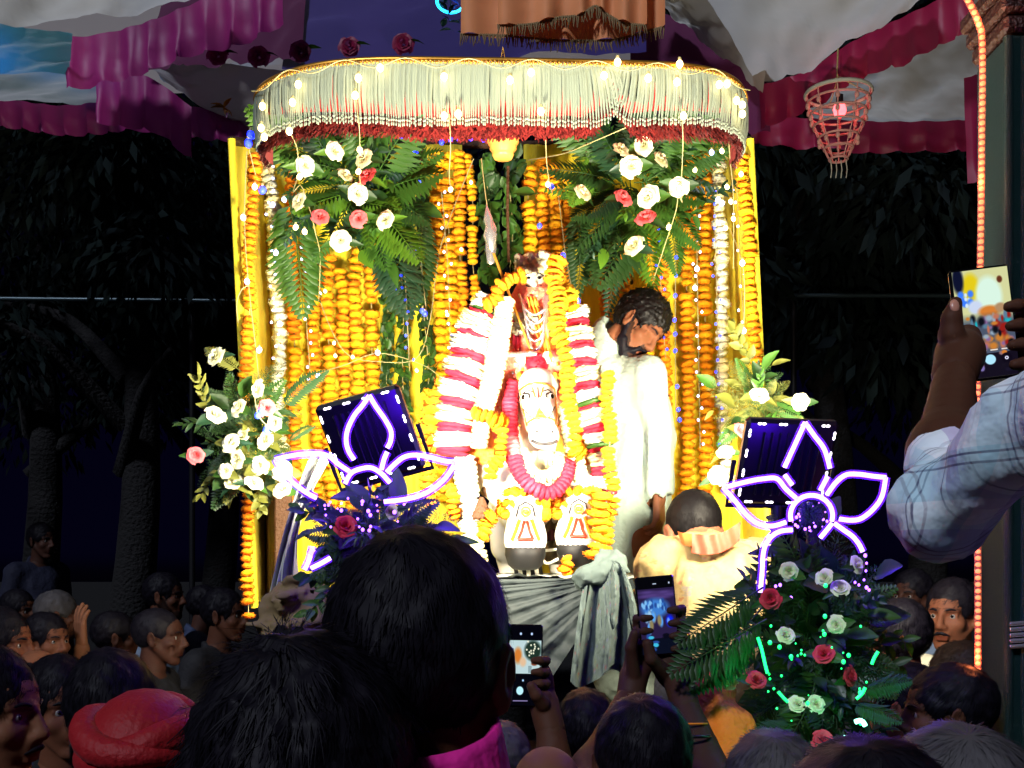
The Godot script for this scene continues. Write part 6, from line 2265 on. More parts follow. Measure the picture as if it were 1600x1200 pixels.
		hd.chain([[wrist + Vector3(-s * 0.008, 0.016, 0.02), 0.005], [wrist + Vector3(-s * 0.016, 0.024, 0.028), 0.0045], [wrist + Vector3(-s * 0.024, 0.022, 0.034), 0.004]])
		part("hand", field_mesh(hd, 0.003), M.horse_white, rider)
	# the lance
	line_part("lance", PackedVector3Array([hs(772, 410, 0.10), hs(842, 592, 0.10)]), 0.0045, M.gold, o)
	var tip := Geo.new()
	tip.lathe([[0.0, 0.0], [0.01, 0.01], [0.022, 0.05], [0.012, 0.08], [0.015, 0.1], [0.0, 0.15]], 10, Transform3D(Basis(Vector3.BACK, 0.12), hs(770, 408, 0.10)))
	part("lance_tip", tip.mesh(), M.silver, o)
	line_part("chain", smooth(PackedVector3Array([hs(700, 576, 0.13), hs(750, 574, 0.15), hs(800, 570, 0.16), hs(836, 566, 0.14)]), 5), 0.0075, M.silver, o)
	for k in 15:
		var g := Geo.new()
		g.ball(hs(702 + k * 9, 576 - k * 0.7, 0.145), Vector3(0.012, 0.009, 0.009), 5, 8)
		part("chain_bead", g.mesh(), M.silver, o)
	# conch-like silver pendant hanging above the lance
	var pd := thing("silver_pendant", "silver leaf-shaped pendant on a wire before the bright leaf columns", "pendant", at(766, 345, 3.5))
	var g2 := Geo.new()
	g2.lathe([[0.0, -0.085], [0.012, -0.08], [0.018, -0.03], [0.015, 0.0], [0.02, 0.03], [0.008, 0.055], [0.0, 0.06]], 12, Transform3D(Basis.from_scale(Vector3(1, 1, 0.5)), at(767, 372, 3.5)))
	part("leaf_drop", g2.mesh(), M.silver, pd)
	line_part("wire", smooth(PackedVector3Array([at(752, 248, 3.6), at(758, 300, 3.55), at(766, 350, 3.5)]), 5), 0.0018, M.wire, pd)
	# things between the forelegs
	var cl := Geo.new()
	cl.sheet(14, 18, func(u: float, v: float) -> Vector3:
		return hs(838 + u * 42, 796 + v * 86, 0.055 + 0.012 * sin(u * 15.0 + v * 3.0) + 0.01 * sin(v * 20.0)))
	single("girth_cloth", cl.mesh(), M.khaki_cloth, "khaki and maroon cloth hanging between the horse's raised forelegs", "cloth")
	cl = Geo.new()
	cl.sheet(14, 6, func(u: float, v: float) -> Vector3:
		return hs(836 + u * 48, 828 + v * 18, 0.07 + 0.012 * sin(u * 15.0) + 0.008 * sin(v * 3.14)))
	single("maroon_band", cl.mesh(), M.dark_maroon, "dark maroon band across the khaki cloth", "cloth")
	cl = Geo.new()
	cl.tube(smooth(PackedVector3Array([hs(838, 862, 0.1), hs(860, 860, 0.11), hs(884, 858, 0.12), hs(872, 872, 0.12), hs(852, 880, 0.12), hs(842, 868, 0.12)]), 6), 0.005, 6)
	part("reins_cord", cl.mesh(), M.white_petal, o)
	# black and white striped cloth under the hoof
	var stp := thing("striped_cloth", "black cloth with white stripes hanging under the hoof on the lance side", "cloth", hs(822, 905, 0.12))
	for k in 7:
		cl = Geo.new()
		cl.sheet(3, 10, func(u: float, v: float) -> Vector3:
			return hs(800 + (k + u) * 6.2 + v * 5, 872 + v * 33, 0.11 + 0.014 * sin((k + u) * 1.4)))
		part("stripe", cl.mesh(), [M.black_paint, M.white_petal][k % 2], stp)
	# crumpled white altar cloth on the table top
	var wf := FastNoiseLite.new()
	wf.frequency = 6.0
	cl = Geo.new()
	cl.sheet(60, 24, func(u: float, v: float) -> Vector3:
		var p := hs(700 + u * 290, 905, 0.29 - v * 0.6)
		return p + Vector3(0, 0.012 + 0.014 * wf.get_noise_2d(p.x * 2.0, p.z * 2.0), 0))
	single("altar_cloth", cl.mesh(), M.pale_cloth, "crumpled pale cloth spread on the table under the horse", "cloth")


# a thick garland of packed petals in bands: [share of the length, material]
func banded(label: String, line: Array, d: float, width: float, bands: Array, flat := 0.6) -> void:
	var dense := smooth(path_of(line, d), 14)
	var px := d / FOCAL
	var pitch := 7.5 * px
	var pts := spaced(dense, pitch)
	var o := thing("petal_garland", label, "garland", pts[0])
	for k in pts.size():
		var u := float(k) / (pts.size() - 1)
		var m := "white_petal"
		var acc := 0.0
		var red := false
		for b in bands:
			acc += b[0]
			if u <= acc:
				m = b[1]
				red = m != "white_petal" and m != "cream_petal"
				break
		var t := (pts[mini(k + 1, pts.size() - 1)] - pts[maxi(k - 1, 0)]).normalized()
		var side := t.cross(Vector3.BACK).normalized()
		var b := Basis(side, t, side.cross(t)) * Basis(Vector3.BACK, rng.randf_range(-0.12, 0.12))
		var s := width * 0.5 * px * rng.randf_range(0.93, 1.05) * (0.9 if red else 1.0) * (0.82 + 0.18 * sin(PI * clampf(u * 1.1 + 0.05, 0, 1)))
		part("petal_band", S.puff[rng.randi() % 4], M[m], o, Transform3D(b * Basis.from_scale(Vector3(s, pitch * 1.12, s * flat)), pts[k] + Vector3(0, 0, rng.randf_range(-0.004, 0.004))))


func stripes(n: int, white: float, red: float, green := true) -> Array:
	var out := []
	var total := n * (white + red)
	for k in n:
		out.append([white / total * 0.9, "white_petal" if k % 2 == 0 else "cream_petal"])
		if green and k % 2 == 0:
			out.append([white / total * 0.1, "leaf_mid"])
		else:
			out.append([white / total * 0.1, "white_petal"])
		out.append([red / total, "rose_red"])
	return out


func build_statue_garlands() -> void:
	banded("thick white garland with red rose bands on the statue's side toward the tilted lamp", [[770, 474, 3.36], [748, 520, 3.33], [732, 570, 3.31], [718, 620, 3.3], [710, 670, 3.3], [708, 716, 3.3]], 3.31, 74, stripes(7, 23, 12))
	banded("thick white garland with red rose bands next to the bowed man", [[896, 484, 3.36], [905, 540, 3.33], [914, 600, 3.31], [930, 660, 3.3], [942, 720, 3.3], [944, 780, 3.3]], 3.31, 54, stripes(9, 22, 13))
	banded("plain white inner garland beside the red robe, on the lance side", [[790, 470, 3.32], [780, 530, 3.29], [770, 590, 3.27], [756, 640, 3.26], [748, 700, 3.26]], 3.28, 34, [[1.0, "cream_petal"]])
	banded("plain white garland falling from the neon flower's tip to the table", [[726, 716, 3.3], [730, 770, 3.3], [736, 830, 3.3], [748, 880, 3.3]], 3.3, 40, [[0.6, "white_petal"], [0.4, "cream_petal"]])
	banded("cream garland inside the rose-banded one near the bowed man", [[880, 640, 3.3], [892, 690, 3.28], [906, 740, 3.27], [908, 790, 3.27]], 3.28, 26, [[1.0, "cream_petal"]])
	banded("deep pink rose garland round the horse's neck", [[800, 600, 3.34], [796, 650, 3.3], [800, 700, 3.25], [814, 740, 3.21], [836, 764, 3.19], [862, 770, 3.19], [882, 752, 3.21], [890, 724, 3.25]], 3.2, 30, [[0.1, "rose_red"], [0.1, "rose_deep"], [0.14, "rose_red"], [0.12, "rose_pink"], [0.16, "rose_red"], [0.1, "rose_deep"], [0.28, "rose_red"]], 0.8)
	banded("cream flower garland under the horse's chin", [[816, 706, 3.26], [826, 734, 3.22], [846, 746, 3.2], [868, 736, 3.22], [876, 712, 3.26]], 3.22, 24, [[1.0, "cream_petal"]], 0.8)
	var g := "marigold garlands on the statue"
	garland("long marigold garland falling from the turban past the horse's ear", [[868, 408, 3.3], [872, 470, 3.26], [878, 540, 3.22], [888, 620, 3.2], [902, 690, 3.19], [908, 716, 3.2]], 3.22, 30, "marigold", g, 0.36)
	garland("short marigold garland over the rider's shoulder on the lance side", [[812, 432, 3.32], [792, 440, 3.3], [776, 458, 3.3], [762, 476, 3.3]], 3.3, 26, "marigold", g, 0.4)
	garland("marigold garland at the rider's other shoulder, beside the rose-banded garland", [[880, 440, 3.34], [890, 462, 3.32], [892, 484, 3.3]], 3.32, 28, "marigold", g, 0.4)
	garland("marigold garland hanging along the bowed man's kurta", [[944, 586, 3.28], [950, 640, 3.26], [957, 720, 3.24], [952, 800, 3.24], [942, 866, 3.24]], 3.26, 24, "marigold", g, 0.4)
	garland("wide marigold drop beside the outer hoof", [[936, 776, 3.2], [938, 820, 3.2], [936, 872, 3.2]], 3.2, 40, "marigold", g, 0.34)
	garland("marigold drop between the hooves, touching the cord", [[886, 868, 3.22], [884, 884, 3.22], [882, 900, 3.22]], 3.22, 22, "marigold", g, 0.4)
	garland("loose yellow marigold bundle beside the tilted lamp's lower corner", [[690, 606, 3.36], [682, 640, 3.34], [678, 680, 3.34], [684, 704, 3.34]], 3.34, 44, "marigold", g, 0.34)
	garland("second loose marigold bundle squeezed behind the rose-banded garland", [[668, 616, 3.42], [666, 650, 3.42], [664, 690, 3.42]], 3.42, 28, "marigold", g, 0.4)
	garland("short level marigold roll over the rider's yellow skirt", [[738, 646, 3.22], [756, 650, 3.2], [776, 656, 3.2], [788, 660, 3.21]], 3.2, 26, "marigold", g, 0.36)
	garland("marigold string along the rider's yellow skirt", [[780, 660, 3.2], [782, 690, 3.2], [776, 720, 3.2], [768, 752, 3.2]], 3.2, 22, "marigold", g, 0.4)
	garland("marigold drop below the neon flower's tip", [[706, 762, 3.26], [706, 786, 3.26], [706, 814, 3.26]], 3.26, 24, "marigold", g, 0.36)
	garland("marigold drop beside the rider's brown boot", [[762, 806, 3.22], [760, 824, 3.22], [758, 846, 3.22]], 3.22, 30, "marigold", g, 0.34)
	garland("marigold string on the lamp side, under the rose-banded garland's end", [[668, 720, 3.34], [666, 760, 3.34], [672, 790, 3.34]], 3.34, 26, "marigold", g, 0.4)
	# marigold bracelets on the raised knees
	for k in 2:
		var x: float = [820, 897][k]
		var o := thing("knee_garland", ["marigold bracelet on the raised knee at the lance side", "marigold bracelet on the raised knee nearest the bowed man"][k], "garland", hs(x, 790, 0.2), "marigold bracelets on the knees")
		for row in 3:
			for q in 9:
				var a := PI * (q / 8.0) * 1.2 - 0.3
				var p := hs(x, 776 + row * 12, 0.16) + Vector3(cos(a) * (0.058 + 0.005 * row), -0.014 * sin(a) * row, sin(a) * 0.062)
				if row == 2 and q > 2 and q < 6:
					continue
				part("marigold", S.marigold[(q + row) % 4], [M.marigold_a, M.marigold_b, M.marigold_c][(q + row) % 3], o, Transform3D(Basis(Vector3(cos(a), 0.2, sin(a)).normalized(), q * 1.1) * Basis.from_scale(Vector3(0.023, 0.02, 0.023)), p))
	# brown triangular bell and white drops beside the boot
	var b := thing("wooden_bell", "brown wedge-shaped bell hanging beside the rider's boot", "bell", at(750, 800, 3.24))
	var bg := Geo.new()
	bg.lathe([[0.0, -0.03], [0.03, -0.03], [0.034, -0.02], [0.008, 0.035], [0.0, 0.037]], 5, Transform3D(Basis.from_scale(Vector3(1, 1, 0.6)), at(752, 796, 3.22)))
	part("body", bg.mesh(), M.wood, b)


const LIP := Color(0.75, 0.5, 0.48)
const SKIN := Color(1, 1, 1)
const BEARD := Color(0.16, 0.15, 0.15)


# head, origin between the ears, face towards +z, chin to crown 0.225
func head_field(beard := false, age := 0.0, lids := 0.0) -> Field:
	var f := Field.new()
	f.k0 = 0.014
	f.ell(Vector3(0, 0.028, -0.014), Vector3(0.073, 0.086, 0.093))
	f.ell(Vector3(0, -0.03, 0.03), Vector3(0.059, 0.076, 0.060))
	f.ell(Vector3(0, 0.035, 0.045), Vector3(0.055, 0.045, 0.04))
	for s in [-1.0, 1.0]:
		f.cap(Vector3(s * 0.056, -0.035, 0.0), 0.018, Vector3(s * 0.022, -0.097, 0.052), 0.015, BEARD if beard else SKIN)
		f.ell(Vector3(s * 0.040, -0.026, 0.056), Vector3(0.024, 0.02, 0.022))
		f.cap(Vector3(s * 0.012, 0.020, 0.083), 0.007, Vector3(s * 0.045, 0.018, 0.066), 0.007, Color(0.55, 0.5, 0.5), 0.01)
		f.ell(Vector3(s * 0.012, -0.035, 0.094), Vector3(0.009, 0.008, 0.010), Basis.IDENTITY, SKIN, 0.006)
		var eb := Basis(Vector3.UP, s * 0.35) * Basis(Vector3.BACK, -s * 0.12)
		f.ell(Vector3(s * 0.079, -0.004, -0.008), Vector3(0.008, 0.032, 0.020), eb, SKIN, 0.006)
		f.ell(Vector3(s * 0.077, -0.026, -0.004), Vector3(0.008, 0.012, 0.010), eb, SKIN, 0.006)
		f.cut(Vector3(s * 0.089, -0.001, -0.004), Vector3(0.007, 0.020, 0.010), eb, 0.004)
		f.cut(Vector3(s * 0.031, 0.001, 0.089), Vector3(0.018, 0.011, 0.013), Basis.IDENTITY, 0.008)
		f.cap(Vector3(s * 0.017, 0.008 - 0.010 * lids, 0.0795), 0.0045, Vector3(s * 0.044, 0.007 - 0.010 * lids, 0.071), 0.0045, SKIN, 0.006)
		f.cap(Vector3(s * 0.018, -0.010, 0.076), 0.004, Vector3(s * 0.043, -0.009, 0.069), 0.004, SKIN, 0.006)
	f.ell(Vector3(0, -0.100, 0.060), Vector3(0.024, 0.018, 0.020), Basis.IDENTITY, BEARD if beard else SKIN)
	f.cap(Vector3(0, 0.012, 0.086), 0.008, Vector3(0, -0.030, 0.104), 0.012, SKIN, 0.010)
	f.ell(Vector3(0, -0.050, 0.080), Vector3(0.026, 0.018, 0.014), Basis.IDENTITY, BEARD if beard else SKIN)
	f.cap(Vector3(-0.018, -0.0625, 0.083), 0.0055, Vector3(0.018, -0.0625, 0.083), 0.0055, LIP, 0.006)
	f.cap(Vector3(-0.014, -0.0735, 0.082), 0.0065, Vector3(0.014, -0.0735, 0.082), 0.0065, LIP, 0.006)
	f.chain([[Vector3(0, -0.06, -0.02), 0.054], [Vector3(0, -0.14, -0.036), 0.053], [Vector3(0, -0.19, -0.045), 0.062]])
	if beard:
		f.ell(Vector3(0, -0.098, 0.052), Vector3(0.044, 0.032, 0.036), Basis.IDENTITY, BEARD)
		for s in [-1.0, 1.0]:
			f.cap(Vector3(s * 0.064, -0.02, 0.006), 0.012, Vector3(s * 0.048, -0.075, 0.03), 0.020, BEARD)
	if age > 0:
		for s in [-1.0, 1.0]:
			f.cut(Vector3(s * 0.05, -0.052, 0.062), Vector3(0.012, 0.026, 0.009), Basis(Vector3.BACK, s * 0.2), 0.014)
	return f


# a right hand: wrist at the origin, fingers towards +y, palm facing +z, thumb at +x; side -1 mirrors it
func hand_field(side := 1.0, curl := 0.35, spread := 0.0, thumb := 0.3) -> Field:
	var f := Field.new()
	f.k0 = 0.008
	var xs := [0.027, 0.009, -0.010, -0.028]
	var ls := [0.070, 0.078, 0.072, 0.056]
	for q in 4:
		var x: float = xs[q] * side
		var b := Vector3(x, 0.088 - 0.004 * absf(q - 1.2), 0)
		f.cap(Vector3(x * 0.55, 0.008, 0.0), 0.0155, b, 0.0125)
		var l: float = ls[q]
		var a := curl * (0.8 + 0.13 * q)
		var out := spread * (1.3 - q) * 0.35 * side
		var pts := [[b, 0.0105]]
		var ang := 0.0
		for seg in 3:
			ang += a * [0.7, 1.0, 0.8][seg]
			b = b + Vector3(sin(out), cos(ang), sin(ang)) * l * [0.44, 0.31, 0.25][seg]
			pts.append([b, [0.0096, 0.0088, 0.0074][seg]])
		f.chain(pts, SKIN, 0.003)
	f.cap(Vector3(0, -0.02, 0), 0.025, Vector3(0, 0.02, 0), 0.022)
	f.ell(Vector3(0.030 * side, 0.032, 0.012), Vector3(0.016, 0.026, 0.016))
	var t := thumb
	f.chain([[Vector3(0.030 * side, 0.03, 0.010), 0.0135], [Vector3((0.050 - 0.016 * t) * side, 0.058, 0.016 + 0.02 * t), 0.0118], [Vector3((0.062 - 0.03 * t) * side, 0.084, 0.02 + 0.03 * t), 0.0105], [Vector3((0.068 - 0.04 * t) * side, 0.104, 0.022 + 0.03 * t), 0.0082]], SKIN, 0.004)
	return f


# close hair on a head (head axes): a cap plus strands; style short, long, fringe (bald crown), thin
func hair_geo(style: String, seed_: int, count: int) -> Geo:
	var rn := RandomNumberGenerator.new()
	rn.seed = seed_
	var fn := FastNoiseLite.new()
	fn.frequency = 26.0
	fn.seed = seed_
	fn.fractal_octaves = 3
	var f := Field.new()
	f.k0 = 0.006
	f.noise = fn
	var thick := {"short": 0.010, "long": 0.022, "fringe": 0.006, "crop": 0.006, "curly": 0.013}[style] as float
	f.amp = thick * 0.55
	if style == "curly":
		fn.frequency = 70.0
		f.amp = 0.013
	var c := Vector3(0, 0.032, -0.018)
	var r := Vector3(0.073, 0.086, 0.093) + Vector3.ONE * thick
	f.ell(c, r)
	if style == "long":
		f.cap(Vector3(0, -0.01, -0.06), 0.068, Vector3(0, -0.15, -0.07), 0.06)
	f.cut(Vector3(0, -0.058, 0.082), Vector3(0.078, 0.100, 0.078))
	for s in [-1.0, 1.0]:
		f.cut(Vector3(s * 0.085, -0.035, 0.016), Vector3(0.03, 0.05, 0.045))
	if style != "long":
		f.plane(Vector3(0, -0.075, -0.06), Vector3(0, -1, -0.25))
	if style == "fringe":
		f.cut(Vector3(0, 0.10, 0.02), Vector3(0.085, 0.075, 0.12))
	var g := Geo.new()
	f.build(g, 0.0055)
	var base := g.v.size()
	for k in count:
		var q := rn.randi() % base
		var p := g.v[q]
		var nn := g.n[q]
		if nn.dot(p - c) < 0:
			continue
		var swirl := Vector3(0.01, 0.115, -0.05)
		var flow := (p - swirl).normalized() + Vector3(rn.randf_range(-0.35, 0.35), -0.25, rn.randf_range(-0.35, 0.35)) + (p - swirl).cross(Vector3.UP) * 5.0
		var dir := (flow - nn * flow.dot(nn)).normalized()
		var l := rn.randf_range(0.010, 0.024) * (1.9 if style == "long" else 1.0) * (0.6 if style == "crop" or style == "curly" else 1.0)
		var lift := rn.randf_range(0.05, 0.22) if k % 9 else 0.32
		var sd := dir.cross(nn).normalized() * rn.randf_range(0.0003, 0.0007)
		var m := p + (dir + nn * lift).normalized() * l * 0.6
		var e := m + (dir + nn * (lift - 0.5)).normalized() * l * 0.5
		var fv := g.v.size()
		var n2 := (nn + dir * 0.3).normalized()
		g.add(p - sd, n2)
		g.add(p + sd, n2)
		g.add(m + sd * 0.8, n2)
		g.add(m - sd * 0.8, n2)
		g.add(e, n2)
		g.quad(fv, fv + 1, fv + 2, fv + 3)
		g.tri(fv + 3, fv + 2, fv + 4)
	return g


const HEAD_Y := 1.585
const HEAD_Z := 0.035


func body_field() -> Field:
	var f := Field.new()
	f.k0 = 0.05
	f.ell(Vector3(0, 0.95, 0), Vector3(0.155, 0.12, 0.11))
	f.ell(Vector3(0, 1.14, 0.005), Vector3(0.145, 0.18, 0.105))
	f.ell(Vector3(0, 1.29, -0.01), Vector3(0.165, 0.13, 0.11))
	f.cap(Vector3(-0.15, 1.375, -0.015), 0.052, Vector3(0.15, 1.375, -0.015), 0.052)
	f.cap(Vector3(0, 1.36, -0.015), 0.06, Vector3(0, 1.46, 0.0), 0.052)
	for s in [-1.0, 1.0]:
		f.chain([[Vector3(s * 0.175, 1.37, -0.015), 0.05], [Vector3(s * 0.225, 1.10, -0.03), 0.040], [Vector3(s * 0.24, 0.87, 0.02), 0.028]], SKIN, 0.03)
		f.chain([[Vector3(s * 0.085, 0.90, 0), 0.085], [Vector3(s * 0.10, 0.50, 0.012), 0.056], [Vector3(s * 0.105, 0.09, -0.02), 0.038]], SKIN, 0.03)
		f.cap(Vector3(s * 0.105, 0.045, -0.035), 0.036, Vector3(s * 0.12, 0.03, 0.13), 0.028, SKIN, 0.02)
	return f


func body_mesh(head: Field) -> ArrayMesh:
	var g := Geo.new()
	body_field().build(g, 0.015)
	for s in [-1.0, 1.0]:
		var h := hand_field(s, 0.4)
		h.moved(Transform3D(Basis(Vector3(s * -0.1, -1, 0.1).normalized(), 0.0) * Basis(Vector3.RIGHT, PI) * Basis(Vector3.UP, s * PI * 0.5), Vector3(s * 0.24, 0.86, 0.022))).build(g, 0.0045)
	head.moved(Transform3D(Basis(), Vector3(0, HEAD_Y, HEAD_Z))).build(g, 0.0046)
	return g.mesh()


func shirt_mesh(fold_seed: int) -> ArrayMesh:
	var fn := FastNoiseLite.new()
	fn.frequency = 9.0
	fn.seed = fold_seed
	var f := Field.new()
	f.k0 = 0.05
	f.noise = fn
	f.amp = 0.012
	f.stretch = Vector3(1, 0.5, 1)
	f.ell(Vector3(0, 0.92, 0), Vector3(0.185, 0.16, 0.14))
	f.ell(Vector3(0, 1.14, 0.005), Vector3(0.175, 0.2, 0.135))
	f.ell(Vector3(0, 1.29, -0.01), Vector3(0.185, 0.14, 0.132))
	f.cap(Vector3(-0.16, 1.378, -0.015), 0.066, Vector3(0.16, 1.378, -0.015), 0.066)
	for s in [-1.0, 1.0]:
		f.chain([[Vector3(s * 0.18, 1.37, -0.015), 0.068], [Vector3(s * 0.222, 1.16, -0.028), 0.062]], SKIN, 0.03)
	f.plane(Vector3(0, 0.80, 0), Vector3.DOWN)
	f.cap(Vector3(0, 1.42, -0.012), 0.064, Vector3(0, 1.455, -0.016), 0.066, SKIN, 0.012)
	f.plane(Vector3(0, 1.452, 0.0), Vector3(0, 1, 0.45))
	return field_mesh(f, 0.012)


func trouser_mesh() -> ArrayMesh:
	var f := Field.new()
	f.k0 = 0.04
	f.ell(Vector3(0, 0.93, 0), Vector3(0.17, 0.12, 0.125))
	for s in [-1.0, 1.0]:
		f.chain([[Vector3(s * 0.085, 0.88, 0), 0.1], [Vector3(s * 0.10, 0.5, 0.01), 0.078], [Vector3(s * 0.105, 0.08, -0.015), 0.066]])
	f.plane(Vector3(0, 0.06, 0), Vector3.DOWN)
	return field_mesh(f, 0.016)


var P := {}


func make_people_meshes() -> void:
	P.body = [body_mesh(head_field(false, 0.0, 0.45)), body_mesh(head_field(false, 1.0, 0.5)), body_mesh(head_field(true, 0.0, 0.45))]
	P.shirt = [shirt_mesh(3), shirt_mesh(8)]
	P.trousers = trouser_mesh()
	P.short = [hair_geo("short", 1, 5200).mesh(), hair_geo("short", 2, 5600).mesh()]
	P.long = [hair_geo("long", 3, 7000).mesh()]
	P.fringe = [hair_geo("fringe", 4, 1500).mesh()]
	P.crop = [hair_geo("crop", 5, 2600).mesh()]
	var g := Geo.new()
	g.ball(Vector3.ZERO, Vector3.ONE * 0.0115, 8, 12)
	P.eye = g.mesh()
	g = Geo.new()
	g.ball(Vector3.ZERO, Vector3(0.0056, 0.0056, 0.0030), 6, 10)
	P.iris = g.mesh()
	g = Geo.new()
	for s in [-1.0, 1.0]:
		g.tube(smooth(PackedVector3Array([Vector3(s * 0.001, -0.052, 0.098), Vector3(s * 0.012, -0.055, 0.0955), Vector3(s * 0.026, -0.062, 0.083)]), 5), [0.005, 0.0052, 0.0052, 0.005, 0.005, 0.0045, 0.004, 0.0035, 0.003, 0.0025, 0.001], 6)
	P.moustache = g.mesh()
	P.brow = []
	for s in [-1.0, 1.0]:
		g = Geo.new()
		g.tube(smooth(PackedVector3Array([Vector3(s * 0.014, 0.020, 0.0905), Vector3(s * 0.03, 0.0245, 0.084), Vector3(s * 0.046, 0.019, 0.0705)]), 5), [0.002, 0.0032, 0.0036, 0.0036, 0.0036, 0.0035, 0.0032, 0.003, 0.0025, 0.002, 0.001], 6)
		P.brow.append(g.mesh())


# someone standing, the middle of the head at the point (x, y) at depth d; turn 0 faces the eye, 90 faces +x
func person(label: String, x: float, y: float, d: float, turn: float, look: Dictionary, group := "") -> Node3D:
	var c := at(x, y, d)
	var s: float = clampf(c.y / HEAD_Y, 0.8, 1.18)
	var b := Basis(Vector3.UP, deg_to_rad(turn))
	var foot := Vector3(c.x, c.y - HEAD_Y * s, c.z) - b * Vector3(0, 0, HEAD_Z * s)
	var o := thing("person", label, "person", foot, group)
	o.basis = b
	var lean := Basis(Vector3.RIGHT, look.get("lean", 0.0)) * Basis(Vector3.BACK, look.get("tilt", 0.0))
	var all := Transform3D(b * lean * Basis.from_scale(Vector3(s * rng.randf_range(0.94, 1.06), s, s * rng.randf_range(0.95, 1.05))), foot)
	if true:
		all.origin += c - all * Vector3(0, HEAD_Y, HEAD_Z)
	var head := all * Transform3D(Basis(), Vector3(0, HEAD_Y, HEAD_Z))
	part("body", P.body[look.get("body", 0)], M[look.get("skin", "skin_b")], o, all)
	part("shirt", P.shirt[rng.randi() % 2], M[look.get("shirt", "shirt_dark")], o, all * Transform3D(Basis(), Vector3(0, look.get("up", 0.0), 0)))
	part("trousers", P.trousers, M.trouser_grey, o, all)
	var style: String = look.get("style", "short")
	if style != "bald":
		var v: Array = P[style]
		part("hair", v[rng.randi() % v.size()], M[look.get("hair", "hair_black")], o, head * Transform3D(Basis.from_scale(Vector3.ONE * look.get("hs", 1.0)), Vector3.ZERO))
	for e in 2:
		var ex := 0.031 * (e * 2 - 1)
		part("eye", P.eye, M.eye_white, o, head * Transform3D(Basis(), Vector3(ex, 0.0, 0.0682)))
		part("iris", P.iris, M.eye_dark, o, head * Transform3D(Basis(), Vector3(ex, 0.0015, 0.0776)))
		part("eyebrow", P.brow[e], M[look.get("hair", "hair_black")], o, head)
	if look.has("collar"):
		var cg := Geo.new()
		cg.lathe([[0.12, -0.10], [0.092, -0.05], [0.084, 0.0], [0.081, 0.010], [0.074, 0.008], [0.074, -0.03]], 28, head * Transform3D(Basis(Vector3.RIGHT, -0.2), Vector3(0, -0.055, -0.036)), 0.01, 3)
		part("collar", cg.mesh(), M[look.collar], o)
	if look.get("moustache", false):
		part("moustache", P.moustache, M[look.get("hair", "hair_black")], o, head)
	return o


